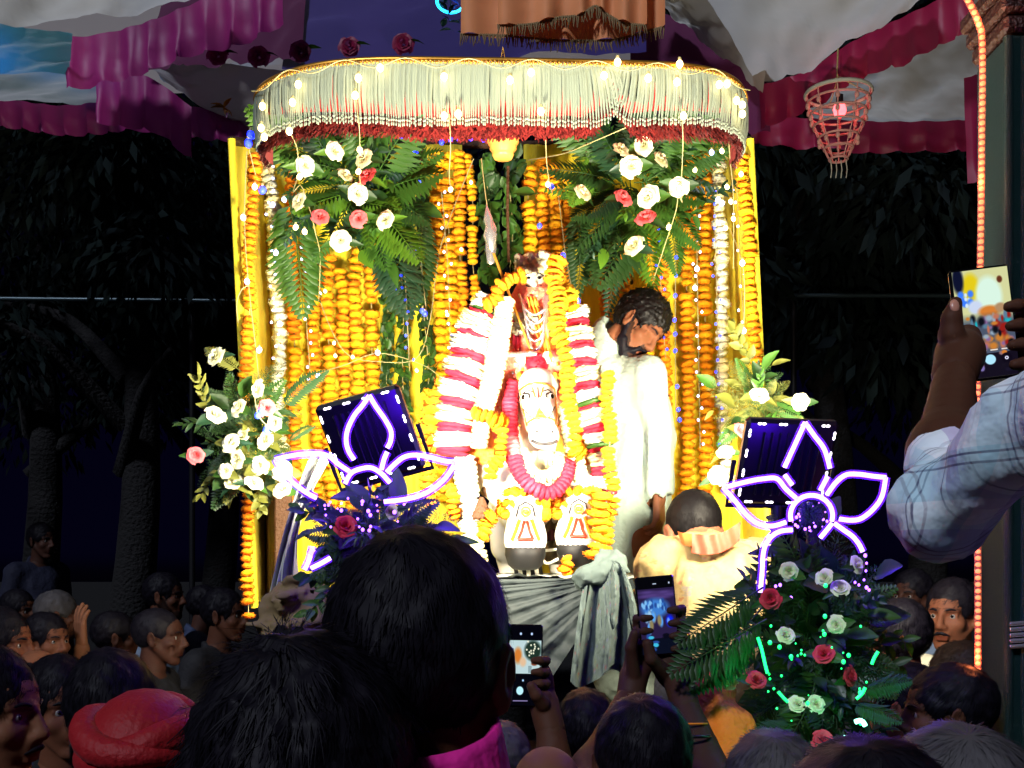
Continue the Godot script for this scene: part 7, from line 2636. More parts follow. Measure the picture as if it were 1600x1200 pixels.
func build_crowd() -> void:
	make_people_meshes()
	# the dark side of the shrine, far to near
	person("standing man in a pale shirt, farthest back in the dark beneath the trees", 66, 846, 8.6, 60, {"shirt": "shirt_navy", "skin": "skin_d"})
	person("dim bare-headed man whose face shows behind the grey-haired man", 30, 956, 5.6, 70, {"shirt": "shirt_dark"})
	person("man with short grey hair in the back row of the dark side", 92, 962, 5.0, 110, {"hair": "hair_grey", "body": 1, "shirt": "shirt_white"})
	person("young man with thick black hair and pale shirt in front of the grey-haired man", 74, 1002, 4.2, 62, {"shirt": "shirt_white", "skin": "skin_a"})
	person("man in profile at the picture's edge with pale collar, facing the shrine", 4, 1008, 3.3, 84, {"shirt": "shirt_white", "skin": "skin_a"})
	person("bald man whose crown shines violet", 62, 1066, 3.3, 150, {"style": "fringe", "body": 1, "skin": "skin_c", "shirt": "shirt_navy"})
	var hm := person("man with short black hair raising an open palm above the crowd", 182, 996, 4.6, 110, {"skin": "skin_b"})
	raised_palm(hm)
	person("bearded man in profile with pale shoulder in the back row", 258, 932, 5.5, 84, {"body": 2, "shirt": "shirt_white"})
	person("elderly man with shaved head just below the bearded man", 250, 996, 4.1, 88, {"style": "crop", "body": 1, "skin": "skin_d"})
	person("man in pale blue shirt standing behind the side face near the marigold string", 322, 948, 5.9, 100, {"shirt": "shirt_blue", "skin": "skin_d"})
	person("man in dim profile closest to the hanging marigold string", 352, 962, 4.6, 76, {"skin": "skin_b"})
	person("person with a large tousled head of black hair behind the red turban", 172, 1118, 2.1, 200, {"style": "short", "hs": 1.15})
	person("child with one bright eye peering from under black hair", 98, 1106, 2.3, 40, {"skin": "skin_a", "tilt": 0.1})
	person("man with a strong nose in large violet-lit profile at the picture's lower edge", -18, 1118, 1.75, 84, {"skin": "skin_c", "shirt": "shirt_dark", "moustache": true})
	person("grey-haired person whose pale ear shows beside the red turban", 176, 1188, 2.05, 190, {"hair": "hair_grey", "body": 1, "hs": 1.05})
	var tm := person("person wearing a red cloth turban", 224, 1204, 1.75, 180, {"style": "crop", "shirt": "shirt_maroon"})
	turban(tm)
	person("person with long loose black hair in front of the red turban", 482, 1236, 0.9, 178, {"style": "long", "hs": 1.0, "shirt": "shirt_navy"})
	person("tall man seen from behind in a bright pink collar, biggest head of all", 660, 1046, 1.0, 168, {"shirt": "shirt_pink", "hs": 1.0, "skin": "skin_a", "collar": "shirt_pink"})
	person("white-haired balding person beside the pink collar", 854, 1258, 1.75, 185, {"style": "fringe", "hair": "hair_white", "skin": "skin_c", "body": 1})
	person("dark-haired person behind the hand with the low phone", 916, 1150, 2.4, 180, {})
	person("person in a grey shawl low behind the pink collar's ear", 776, 1200, 2.3, 200, {"hair": "hair_grey"})
	# the lit side
	person("person with greying hair touched by violet light under the tall flower column", 1206, 1262, 1.55, 178, {"hair": "hair_grey", "hs": 1.04})
	person("person with thick violet-grey hair filling the lower corner by the pillar", 1486, 1312, 1.12, 190, {"hair": "hair_grey", "hs": 1.06})
	person("dark-haired person in front of the violet-grey hair", 1352, 1350, 1.0, 180, {"hs": 1.04})
	person("young man with a moustache and white open collar gazing at the shrine beside the pillar", 1487, 962, 3.5, -42, {"moustache": true, "shirt": "shirt_cream", "skin": "skin_a"})
	person("man in a pale shirt standing in the dark behind the moustached man", 1424, 932, 4.9, -50, {"shirt": "shirt_white", "skin": "skin_d"})
	person("man in a black shirt seen from behind, before the moustached man", 1402, 1000, 3.1, 200, {"shirt": "shirt_dark"})
	person("man with a lit ear and cheek next to the green lamps", 1412, 1106, 2.6, 232, {"skin": "skin_c", "shirt": "shirt_cream"})
	person("brown-haired person just under the moustached man's collar", 1496, 1066, 2.9, 210, {"hair": "hair_brown"})
	person("person whose cheek is lit teal, beside the pillar's foot lamps", 1478, 1116, 2.35, 262, {"skin": "skin_b"})


func raised_palm(o: Node3D) -> void:
	var g := Geo.new()
	var f := Field.new()
	f.k0 = 0.02
	f.chain([[at(165, 1080, 4.5), 0.05], [at(128, 1062, 4.35), 0.042], [at(128, 1012, 4.3), 0.03]])
	f.build(g, 0.012)
	hand_field(1.0, 0.25, 0.3, 0.1).moved(Transform3D(Basis(Vector3.BACK, 0.1) * Basis(Vector3.UP, 2.4), at(128, 1008, 4.3))).build(g, 0.004)
	part("arm", g.mesh(), M.skin_c, o)


func turban(o: Node3D) -> void:
	var c := at(224, 1176, 1.75)
	var rn := RandomNumberGenerator.new()
	rn.seed = 15
	var t := Node3D.new()
	t.name = "turban"
	o.add_child(t, true)
	for k in 7:
		var g := Geo.new()
		var tilt := Basis(Vector3.BACK, rn.randf_range(-0.35, 0.35)) * Basis(Vector3.RIGHT, 0.35 + rn.randf_range(-0.35, 0.35))
		var r := 0.078 + 0.005 * (k % 3)
		var pts := PackedVector3Array()
		var rad := []
		for a in 29:
			var an := TAU * a / 28.0
			pts.append(c + Vector3(0, -0.03 + 0.012 * k, 0) + tilt * Vector3(cos(an) * r, 0.006 * sin(an * 3 + k), sin(an) * r * 1.15))
			rad.append(0.021 + 0.004 * sin(an * 2.0 + k * 2.0))
		g.tube(pts, rad, 12, false)
		part("wrap", g.mesh(), M.turban_red, t)
	var g2 := Geo.new()
	g2.ball(c + Vector3(0, 0.01, -0.006), Vector3(0.090, 0.092, 0.108), 10, 18)
	part("crown_cloth", g2.mesh(), M.turban_red, t)


func basis_to(y_dir: Vector3, z_hint: Vector3) -> Basis:
	var y := y_dir.normalized()
	var x := y.cross(z_hint).normalized()
	return Basis(x, y, x.cross(y))


func build_float_people() -> void:
	kurta_man()
	print_shirt_man()


func kurta_man() -> void:
	var d := 3.72
	var o := thing("person", "bearded man in a white kurta standing on the float with his head bowed", "person", at(985, 880, d) * Vector3(1, 0, 1) + Vector3(0, 0.995, 0))
	var k := func(x: float, y: float, z := 0.0) -> Vector3: return at(x, y, d) + Vector3(0, 0, z)
	var g := Geo.new()
	var f := Field.new()
	f.k0 = 0.05
	f.cap(k.call(970, 610), 0.09, k.call(985, 790), 0.11)
	f.cap(k.call(950, 588, -0.10), 0.05, k.call(1006, 596, 0.09), 0.05)
	f.chain([[k.call(952, 585, -0.02), 0.06], [k.call(952, 548, -0.02), 0.054], [k.call(980, 524, 0.01), 0.052]])
	f.chain([[k.call(1004, 600, 0.10), 0.05], [k.call(1022, 690, 0.11), 0.04], [k.call(1021, 776, 0.13), 0.028]])
	f.chain([[k.call(950, 592, -0.11), 0.05], [k.call(936, 660, -0.06), 0.04], [k.call(918, 640, 0.06), 0.028]])
	f.chain([[k.call(975, 850, -0.07), 0.08], [k.call(980, 1010, -0.07), 0.055], [k.call(978, 1180, -0.07), 0.04]])
	f.chain([[k.call(995, 850, 0.06), 0.08], [k.call(1000, 1010, 0.06), 0.055], [k.call(996, 1180, 0.06), 0.04]])
	f.cap(k.call(976, 1196, -0.07), 0.035, k.call(1020, 1200, -0.05), 0.028)
	f.cap(k.call(994, 1196, 0.06), 0.035, k.call(1038, 1200, 0.08), 0.028)
	f.build(g, 0.013)
	# the hand hanging past the hip
	hand_field(1.0, 0.55, 0.0, 0.2).moved(Transform3D(basis_to(Vector3(0.02, -1, 0.03), Vector3(-0.9, 0, -0.4)), k.call(1021, 776, 0.13))).build(g, 0.0035)
	hand_field(-1.0, 0.5).moved(Transform3D(basis_to(Vector3(-0.8, 0.2, 0.6), Vector3(0, -1, 0)), k.call(918, 640, 0.06))).build(g, 0.0045)
	var hb := Basis()
	var fz := Vector3(0.56, -0.62, 0.50).normalized()
	var hx := Vector3(0.66, 0.76, 0.05).cross(fz).normalized()
	hb = Basis(hx, fz.cross(hx), fz)
	var head := Transform3D(hb * Basis.from_scale(Vector3.ONE * 0.93), k.call(996, 514, 0.03))
	head_field(true, 0.0, 0.9).moved(head, 0.93).build(g, 0.0036)
	part("body", g.mesh(), M.skin_e, o)
	part("hair", hair_geo("curly", 61, 9000).mesh(), M.hair_gloss, o, head * Transform3D(Basis.from_scale(Vector3(1.02, 1.03, 1.02)), Vector3(0, 0.004, 0)))
	part("beard", beard_geo(62).mesh(), M.hair_black, o, head)
	for e in 2:
		part("eyebrow", P_brow(e * 2.0 - 1.0), M.hair_black, o, head)
	# the kurta
	var fn := FastNoiseLite.new()
	fn.frequency = 8.0
	fn.seed = 44
	var c := Field.new()
	c.k0 = 0.05
	c.noise = fn
	c.amp = 0.02
	c.stretch = Vector3(1.4, 0.3, 1.4)
	c.cap(k.call(968, 606), 0.112, k.call(984, 780), 0.128)
	c.cap(k.call(984, 780), 0.128, k.call(986, 1030), 0.15)
	c.cap(k.call(956, 596, -0.02), 0.095, k.call(947, 556, -0.02), 0.072)
	c.cap(k.call(948, 588, -0.10), 0.066, k.call(1004, 594, 0.09), 0.066)
	c.chain([[k.call(1004, 600, 0.10), 0.068], [k.call(1022, 690, 0.11), 0.056], [k.call(1023, 770, 0.13), 0.048]], SKIN, 0.02)
	c.chain([[k.call(948, 592, -0.11), 0.068], [k.call(934, 660, -0.06), 0.056], [k.call(922, 644, 0.04), 0.045]], SKIN, 0.02)
	c.cut(k.call(1023, 786, 0.13), Vector3(0.05, 0.036, 0.05), Basis.IDENTITY, 0.0)
	c.cut(k.call(988, 520, 0.03), Vector3(0.085, 0.066, 0.07), Basis(Vector3.BACK, 0.7), 0.01)
	part("kurta", field_mesh(c, 0.009), M.kurta_white, o)
	var col := Field.new()
	col.noise = fn
	col.amp = 0.004
	col.cap(k.call(946, 560, -0.01), 0.078, k.call(954, 524, -0.005), 0.070)
	col.cut(k.call(976, 512, 0.02), Vector3(0.078, 0.078, 0.078), Basis.IDENTITY, 0.0)
	part("collar", field_mesh(col, 0.006), M.kurta_white, o)
	var lw := Field.new()
	lw.noise = fn
	lw.amp = 0.012
	lw.chain([[k.call(974, 900, -0.07), 0.1], [k.call(980, 1160, -0.07), 0.075]])
	lw.chain([[k.call(996, 900, 0.06), 0.1], [k.call(1000, 1160, 0.06), 0.075]])
	part("trousers", field_mesh(lw, 0.014), M.kurta_white, o)
	var cuff := Geo.new()
	cuff.tube(ring_line(k.call(1022, 772, 0.13), Vector3(0.034, 0, 0), Vector3(0, 0, 0.034)), 0.004, 6, false)
	part("watch_strap", cuff.mesh(), M.black_plastic, o)


func P_brow(s: float) -> ArrayMesh:
	var g := Geo.new()
	g.tube(smooth(PackedVector3Array([Vector3(s * 0.014, 0.020, 0.0905), Vector3(s * 0.03, 0.0245, 0.084), Vector3(s * 0.046, 0.019, 0.0705)]), 5), 0.003, 6)
	return g.mesh()


func beard_geo(seed_: int) -> Geo:
	var rn := RandomNumberGenerator.new()
	rn.seed = seed_
	var fn := FastNoiseLite.new()
	fn.frequency = 40.0
	var f := Field.new()
	f.k0 = 0.010
	f.noise = fn
	f.amp = 0.004
	for s in [-1.0, 1.0]:
		f.chain([[Vector3(s * 0.070, 0.012, -0.002), 0.010], [Vector3(s * 0.066, -0.03, 0.006), 0.012], [Vector3(s * 0.052, -0.078, 0.028), 0.019], [Vector3(s * 0.026, -0.104, 0.052), 0.022]])
		f.chain([[Vector3(s * 0.004, -0.0515, 0.094), 0.0065], [Vector3(s * 0.024, -0.060, 0.084), 0.007], [Vector3(s * 0.030, -0.085, 0.070), 0.012]])
	f.ell(Vector3(0, -0.108, 0.060), Vector3(0.035, 0.026, 0.026))
	f.cap(Vector3(-0.012, -0.088, 0.078), 0.008, Vector3(0.012, -0.088, 0.078), 0.008)
	var g := Geo.new()
	f.build(g, 0.004)
	var base := g.v.size()
	for k in 1400:
		var q := rn.randi() % base
		var p := g.v[q]
		var nn := g.n[q]
		var dir := (Vector3(rn.randf_range(-0.3, 0.3), -0.8, 0.3) + nn * 0.7).normalized()
		var sd := dir.cross(nn).normalized() * 0.0006
		var fv := g.v.size()
		for e in [p - sd, p + sd, p + dir * rn.randf_range(0.005, 0.011)]:
			g.add(e, nn)
		g.tri(fv, fv + 1, fv + 2)
	return g


func print_shirt_man() -> void:
	var d := 2.95
	var o := thing("person", "man in a cream printed shirt bending over the float with his back turned", "person", at(1112, 880, d) * Vector3(1, 0, 1) + Vector3(0, 0.6, 0))
	var k := func(x: float, y: float, z := 0.0) -> Vector3: return at(x + 14.0, y, d) + Vector3(0, 0, z)
	var g := Geo.new()
	var f := Field.new()
	f.k0 = 0.05
	f.cap(k.call(1112, 1030, 0.0), 0.10, k.call(1108, 925, -0.09), 0.095)
	f.cap(k.call(1050, 880, -0.12), 0.06, k.call(1170, 880, -0.12), 0.06)
	f.cap(k.call(1106, 870, -0.13), 0.06, k.call(1104, 838, -0.17), 0.054)
	f.chain([[k.call(1044, 890, -0.13), 0.055], [k.call(1022, 970, -0.22), 0.045], [k.call(1035, 940, -0.42), 0.03]])
	f.chain([[k.call(1176, 890, -0.13), 0.055], [k.call(1190, 970, -0.22), 0.045], [k.call(1170, 940, -0.42), 0.03]])
	for s in [-1.0, 1.0]:
		f.chain([[k.call(1112 + s * 45, 1080, 0.02), 0.09], [k.call(1112 + s * 50, 1220, -0.05), 0.06], [k.call(1112 + s * 50, 1380, 0.02), 0.045]])
		f.cap(k.call(1112 + s * 50, 1392, 0.02), 0.036, k.call(1112 + s * 54, 1396, -0.14), 0.03)
	f.build(g, 0.014)
	for s in [-1.0, 1.0]:
		hand_field(s, 0.5).moved(Transform3D(basis_to(Vector3(0, 0.1, -1), Vector3(-s, 0, 0)), k.call(1103 + s * 67, 938, -0.44))).build(g, 0.005)
	var head := Transform3D(Basis(Vector3.UP, PI + 0.12) * Basis(Vector3.RIGHT, 0.75), k.call(1090, 832, -0.20))
	head_field().moved(head).build(g, 0.0042)
	part("body", g.mesh(), M.skin_a, o)
	part("hair", hair_geo("crop", 71, 3600).mesh(), M.hair_jet, o, head)
	var fn := FastNoiseLite.new()
	fn.frequency = 7.0
	fn.seed = 12
	var c := Field.new()
	c.k0 = 0.06
	c.noise = fn
	c.amp = 0.034
	c.stretch = Vector3(1.2, 0.5, 1)
	c.cap(k.call(1118, 1025, 0.03), 0.155, k.call(1112, 930, -0.05), 0.14)
	c.cap(k.call(1036, 884, -0.10), 0.085, k.call(1178, 884, -0.10), 0.085)
	c.chain([[k.call(1040, 890, -0.12), 0.078], [k.call(1018, 972, -0.22), 0.066]], SKIN, 0.03)
	c.chain([[k.call(1182, 890, -0.12), 0.078], [k.call(1196, 972, -0.22), 0.066]], SKIN, 0.03)
	c.cut(k.call(1106, 826, -0.20), Vector3(0.08, 0.05, 0.09), Basis.IDENTITY, 0.01)
	part("shirt", field_mesh(c, 0.010), M.print_shirt, o)
	var lw := Field.new()
	for s in [-1.0, 1.0]:
		lw.chain([[k.call(1112 + s * 42, 1075, 0.02), 0.11], [k.call(1112 + s * 50, 1220, -0.05), 0.085], [k.call(1112 + s * 50, 1375, 0.02), 0.07]])
	part("trousers", field_mesh(lw, 0.016), M.trouser_grey, o)
	# the collar stands off the neck, showing its red lining
	var col := Geo.new()
	col.sheet(30, 5, func(u: float, v: float) -> Vector3:
		var a := lerpf(-0.1, PI + 0.1, u)
		return k.call(1098 - cos(a) * (44 + 6 * v), 850 - v * 20 + 12 * sin(a) - 16 * u, -0.035 + sin(a) * (0.085 - 0.01 * v) + 0.006 * sin(u * 20.0)))
	part("collar", col.mesh(), M.collar_orange, o)
	col = Geo.new()
	col.sheet(26, 4, func(u: float, v: float) -> Vector3:
		return k.call(1062 + u * 74, 864 - v * 30 - u * 18 + 10 * sin(u * PI), 0.052 + 0.02 * sin(u * PI) + 0.004 * sin(u * 25.0 + v * 3.0)))
	part("collar_lining", col.mesh(), M.collar_pink, o)


func build_table_cloths() -> void:
	# dark slate cloth drawn in pleats to a knot, hung on the front of the table
	var fn := FastNoiseLite.new()
	fn.frequency = 3.0
	var d := 3.02
	var g := Geo.new()
	g.sheet(70, 40, func(u: float, v: float) -> Vector3:
		# fan of pleats: from the knot at (965, 900) out to the far edge
		var e := Vector2(lerpf(640, 820, u) if u < 0.35 else lerpf(703, 858, (u - 0.35) / 0.65), lerpf(906, 915, u) if u < 0.0 else lerpf(908, 1064, u))
		var kn := Vector2(962, 902)
		var q := kn.lerp(e, v)
		var ridge := sin(u * 46.0 + fn.get_noise_1d(u * 6.0) * 3.0)
		return at(q.x, q.y, d) + Vector3(0, 0, ridge * 0.0035 * (0.25 + v) + 0.02 * fn.get_noise_2d(q.x * 0.004, q.y * 0.004) + 0.03 * sin(v * 3.0)))
	single("pleated_cloth", g.mesh(), M.slate_cloth, "dark slate cloth fanning in pleats from the knot below the horse", "cloth")
	var o := thing("cloth_bundle", "grey green faded cloth knotted at the table's corner and hanging in folds", "cloth", at(930, 1060, d - 0.05))
	for k in 4:
		g = Geo.new()
		var x0: float = [884, 912, 938, 958][k]
		var x1: float = [930, 946, 960, 975][k]
		var b0: float = [890, 898, 925, 950][k]
		var b1: float = [950, 975, 990, 1000][k]
		var low: float = [1062, 1060, 1050, 985][k]
		g.sheet(20, 34, func(u: float, v: float) -> Vector3:
			var tx := lerpf(x0, x1, u) * 0.35 + 950 * 0.65
			var bx := lerpf(b0, b1, u)
			var sp := sqrt(v)
			var q := Vector2(lerpf(tx, bx, sp), lerpf(872 + 10 * absf(u - 0.5), low + 14 * sin(u * 5.0 + k), v))
			return at(q.x, q.y, d - 0.05) + Vector3(0, 0, 0.035 * sin(u * 9.0 + k * 2.0 + v) * (0.4 + 0.6 * v) + 0.03 * sin(PI * v) + 0.012 * k + fn.get_noise_2d(u * 3.0 + k, v * 1.2) * 0.012))
		part("fold", g.mesh(), M.grey_cover, o)
	g = Geo.new()
	var kf := Field.new()
	fn.frequency = 12.0
	kf.noise = fn
	kf.amp = 0.03
	kf.ell(at(950, 888, d - 0.06), Vector3(0.055, 0.036, 0.05), Basis(Vector3.BACK, 0.5))
	kf.ell(at(922, 902, d - 0.06), Vector3(0.05, 0.03, 0.04), Basis(Vector3.BACK, 0.5))
	kf.build(g, 0.007)
	part("knot", g.mesh(), M.grey_cover, o)
	# pale cloth stretched down from behind the neon to the crowd
	g = Geo.new()
	g.sheet(24, 40, func(u: float, v: float) -> Vector3:
		var lx := lerpf(492, 418, pow(v, 0.8))
		var rx := lerpf(520, 470, v) - 24 * sin(PI * v)
		return at(lerpf(lx, rx, u), lerpf(706, 930, v), 2.62 + 0.1 * v) + Vector3(0, 0, 0.02 * sin(u * 12.0 + v * 4.0) + 0.01 * sin(u * 31.0)))
	single("pale_drape", g.mesh(), M.pale_cloth, "pale cloth stretched slantwise down behind the neon flower", "cloth")
	g = Geo.new()
	fn.frequency = 9.0
	kf = Field.new()
	kf.k0 = 0.03
	kf.noise = fn
	kf.amp = 0.045
	kf.stretch = Vector3(0.6, 1.4, 1)
	kf.ell(at(478, 938, 2.5), Vector3(0.07, 0.055, 0.07), Basis(Vector3.BACK, -0.3))
	kf.ell(at(438, 944, 2.52), Vector3(0.055, 0.05, 0.06), Basis(Vector3.BACK, 0.4))
	kf.ell(at(462, 975, 2.5), Vector3(0.09, 0.06, 0.07))
	kf.build(g, 0.007)
	single("cloth_pile", g.mesh(), M.khaki_cloth, "crumpled khaki bundle of cloth at the foot of the pale slanting cloth", "cloth")


func phone(label: String, c: Vector3, b: Basis, w: float, h: float, screen: String) -> Node3D:
	# b: x to the right across the screen, y up, z out of the screen
	var o := thing("phone", label, "phone", c)
	var g := Geo.new()
	g.box(c, Vector3(w, h, 0.008), b, 0.0032)
	part("case", g.mesh(), M.phone_case, o)
	g = Geo.new()
	var q := []
	for e in [[-1, -1, 0, 1], [1, -1, 1, 1], [1, 1, 1, 0], [-1, 1, 0, 0]]:
		q.append(g.add(c + b * Vector3(e[0] * (w * 0.5 - 0.003), e[1] * (h * 0.5 - 0.003), 0.0044), b.z, Vector2(e[2], e[3])))
	g.quad(q[0], q[1], q[2], q[3])
	part("screen", g.mesh(), M[screen], o)
	g = Geo.new()
	g.box(c + b * Vector3(-w * 0.28, h * 0.36, -0.005), Vector3(w * 0.3, h * 0.17, 0.003), b, 0.001)
	part("camera_bump", g.mesh(), M.phone_case, o)
	return o


# fingers that close round the edge of a phone: from behind, over the edge at `edge`, pointing along `inward`
func gripping(f: Field, base: Vector3, edge: Vector3, inward: Vector3, out: Vector3, r := 0.0085) -> void:
	f.chain([[base, r * 1.25], [base.lerp(edge, 0.6) - out * 0.004, r * 1.1], [edge + out * 0.002 - inward * 0.006, r], [edge + out * 0.011 + inward * 0.006, r * 0.95], [edge + out * 0.0125 + inward * 0.018, r * 0.78]], SKIN, 0.003)


func build_phone_people() -> void:
	# man at the edge by the pillar: left arm raised, phone held up
	var pb := basis_to(at(1527, 420, 1.38) - at(1548, 590, 1.38), Vector3.BACK)
	pb = Basis(pb.x, pb.y, pb.z)
	var pc := at(1538, 506, 1.38)
	phone("big bright phone held up beside the pillar showing the shrine enlarged", pc, pb, 0.076, 0.142, "screen_big")
	var o := thing("person", "man in a checked shirt reaching up with a phone at the edge of the picture", "person", Vector3(0.86, 0.28, -0.86))
	var g := Geo.new()
	var f := Field.new()
	f.k0 = 0.035
	var sh := at(1740, 590, 0.88)
	var mid := at(1600, 682, 0.98)
	var el := at(1466, 806, 1.09)
	var wr := at(1492, 585, 1.33)
	f.chain([[sh, 0.040], [mid, 0.034], [el, 0.032]])
	f.chain([[el, 0.034], [el.lerp(wr, 0.4), 0.034], [wr, 0.0245]])
	# torso, neck and the other arm, outside the frame
	f.cap(Vector3(0.82, 1.15, -0.78), 0.14, Vector3(0.84, 1.68, -0.80), 0.13)
	f.cap(Vector3(0.70, 1.80, -0.86), 0.06, Vector3(1.0, 1.80, -0.74), 0.06)
	f.cap(Vector3(0.86, 1.82, -0.80), 0.06, Vector3(0.86, 1.95, -0.81), 0.054)
	f.cap(sh, 0.045, Vector3(0.74, 1.80, -0.84), 0.06)
	var rh := at(1606, 560, 1.37)
	f.chain([[Vector3(0.99, 1.80, -0.76), 0.055], [Vector3(1.05, 1.80, -1.08), 0.045], [rh + Vector3(0.03, -0.07, 0.02), 0.028]])
	for s in [-1.0, 1.0]:
		f.chain([[Vector3(0.83 + s * 0.09, 1.1, -0.78), 0.09], [Vector3(0.83 + s * 0.1, 0.72, -0.8), 0.06], [Vector3(0.83 + s * 0.1, 0.36, -0.78), 0.04]])
		f.cap(Vector3(0.83 + s * 0.1, 0.325, -0.76), 0.036, Vector3(0.83 + s * 0.1, 0.315, -0.92), 0.03)
	f.build(g, 0.012)
	# the near hand: palm behind the phone's edge, thumb up its side, fingers wrapped behind
	var h := Field.new()
	h.k0 = 0.010
	h.cap(wr, 0.027, at(1500, 552, 1.37), 0.03)
	h.chain([[at(1500, 560, 1.37), 0.026], [at(1506, 530, 1.392), 0.020], [at(1520, 520, 1.40), 0.018]])
	h.chain([[at(1496, 556, 1.36), 0.018], [at(1487, 524, 1.352), 0.0155], [at(1487, 498, 1.350), 0.0125], [at(1493, 474, 1.352), 0.0085]], SKIN, 0.004)
	for q in 4:
		var y := 470.0 + q * 24
		h.chain([[at(1504, 540, 1.395), 0.012], [at(1520, y + 6, 1.405), 0.0095], [at(1552, y, 1.405), 0.0085], [at(1574, y + 4, 1.402), 0.007]], SKIN, 0.003)
	h.build(g, 0.0034)
	var nl := Geo.new()
	nl.ball(at(1491.5, 478, 1.342), Vector3(0.0062, 0.009, 0.003), 6, 10, Basis(Vector3.RIGHT, -0.25))
	# the far hand grips the other edge
	h = Field.new()
	h.k0 = 0.008
	h.ell(rh + Vector3(0.012, -0.01, -0.012), Vector3(0.02, 0.045, 0.02))
	h.cap(rh + Vector3(0.012, -0.03, 0), 0.024, rh + Vector3(0.03, -0.08, 0.02), 0.027)
	for q in 4:
		gripping(h, rh + Vector3(0.014, 0.028 - q * 0.022, -0.02), at(1591 + q * 3.0, 480 + q * 30, 1.378), -pb.x, pb.z, 0.0088)
	h.chain([[rh + Vector3(0.01, -0.03, 0.0), 0.013], [rh + Vector3(0.0, 0.0, -0.03), 0.011], [rh + Vector3(-0.012, 0.02, -0.034), 0.009]], SKIN, 0.004)
	h.build(g, 0.0034)
	var hd := Transform3D(Basis(Vector3.UP, PI + 0.25), Vector3(0.87, 2.05, -0.85))
	head_field().moved(hd).build(g, 0.006)
	part("body", g.mesh(), M.skin_b, o)
	part("thumb_nail", nl.mesh(), M.nail, o)
	part("hair", P.short[0], M.hair_black, o, hd)
	var fn := FastNoiseLite.new()
	fn.frequency = 10.0
	fn.seed = 6
	var c := Field.new()
	c.k0 = 0.03
	c.noise = fn
	c.amp = 0.013
	c.stretch = Vector3(1.3, 1.3, 1.3)
	c.cap(sh, 0.050, mid, 0.0415)
	c.cap(mid, 0.0415, el, 0.040)
	c.cap(el, 0.040, el.lerp(wr, 0.34), 0.037)
	c.cut(el.lerp(wr, 0.56), Vector3(0.075, 0.032, 0.075), basis_to(wr - el, Vector3.BACK), 0.0)
	c.cap(Vector3(0.82, 1.08, -0.78), 0.17, Vector3(0.84, 1.68, -0.80), 0.155)
	c.cap(Vector3(0.70, 1.80, -0.86), 0.078, Vector3(1.0, 1.80, -0.74), 0.078)
	c.cap(sh, 0.056, Vector3(0.74, 1.80, -0.84), 0.078)
	c.chain([[Vector3(0.99, 1.80, -0.76), 0.072], [Vector3(1.05, 1.80, -1.04), 0.06]])
	part("shirt", field_mesh(c, 0.008), M.check_shirt, o)
	# rolled cuff
	var cf := Field.new()
	cf.noise = fn
	cf.amp = 0.006
	cf.cap(el.lerp(wr, 0.30), 0.041, el.lerp(wr, 0.40), 0.039)
	cf.cut(el.lerp(wr, 0.46), Vector3(0.0365, 0.05, 0.0365), basis_to(wr - el, Vector3.BACK), 0.004)
	part("rolled_cuff", field_mesh(cf, 0.006), M.check_shirt, o)
	var lw := Field.new()
	for s in [-1.0, 1.0]:
		lw.chain([[Vector3(0.83 + s * 0.09, 1.1, -0.78), 0.105], [Vector3(0.83 + s * 0.1, 0.72, -0.8), 0.08], [Vector3(0.83 + s * 0.1, 0.36, -0.78), 0.065]])
	part("trousers", field_mesh(lw, 0.016), M.trouser_grey, o)

	# person in the middle holding a phone above a dark head
	var mb := basis_to(at(1021, 902, 2.02) - at(1032, 1022, 2.02), Vector3.BACK)
	var mc := at(1027, 962, 2.02)
	phone("dim blue phone held up in front of the printed shirt", mc, mb, 0.072, 0.146, "screen_mid")
	var mo := person("dark-haired person in orange holding up the dim blue phone", 1004, 1196, 1.7, 180, {"shirt": "orange_cloth"})
	g = Geo.new()
	f = Field.new()
	f.k0 = 0.03
	var s2 := at(1120, 1330, 1.66)
	var w2 := at(1072, 1108, 1.98)
	f.chain([[s2, 0.05], [at(1120, 1240, 1.86), 0.042], [w2, 0.026]])
	f.chain([[at(900, 1330, 1.66), 0.05], [at(930, 1210, 1.9), 0.042], [at(985, 1090, 2.02), 0.026]])
	f.build(g, 0.010)
	h = Field.new()
	h.k0 = 0.009
	h.cap(w2, 0.026, at(1062, 1070, 2.02), 0.028)
	h.ell(at(1052, 1040, 2.04), Vector3(0.038, 0.045, 0.017))
	h.chain([[at(1040, 1052, 2.02), 0.015], [at(1018, 1030, 1.995), 0.012], [at(1012, 1006, 1.995), 0.0095]], SKIN, 0.004)
	for q in 4:
		gripping(h, at(1066 + q * 1.5, 1020 + q * 12, 2.045), at(1060 + q * 2.0, 952 + q * 20, 2.025), -mb.x, mb.z, 0.0085)
	h.cap(at(985, 1090, 2.02), 0.026, at(990, 1058, 2.04), 0.027)
	h.ell(at(997, 1034, 2.045), Vector3(0.026, 0.04, 0.016))
	h.chain([[at(990, 1052, 2.02), 0.014], [at(986, 1012, 2.005), 0.011], [at(992, 990, 2.0), 0.009]], SKIN, 0.004)
	for q in 3:
		gripping(h, at(990, 1020 + q * 12, 2.05), at(1000, 966 + q * 20, 2.03), mb.x, mb.z, 0.0082)
	h.build(g, 0.0036)
	part("arms", g.mesh(), M.skin_d, mo)
	c = Field.new()
	c.k0 = 0.03
	c.noise = fn
	c.amp = 0.014
	c.chain([[at(1092, 1050, 2.14), 0.018], [at(1112, 1090, 2.1), 0.04], [at(1140, 1150, 2.04), 0.05], [at(1150, 1260, 1.9), 0.06]])
	part("sleeve", field_mesh(c, 0.008), M.orange_cloth, mo)
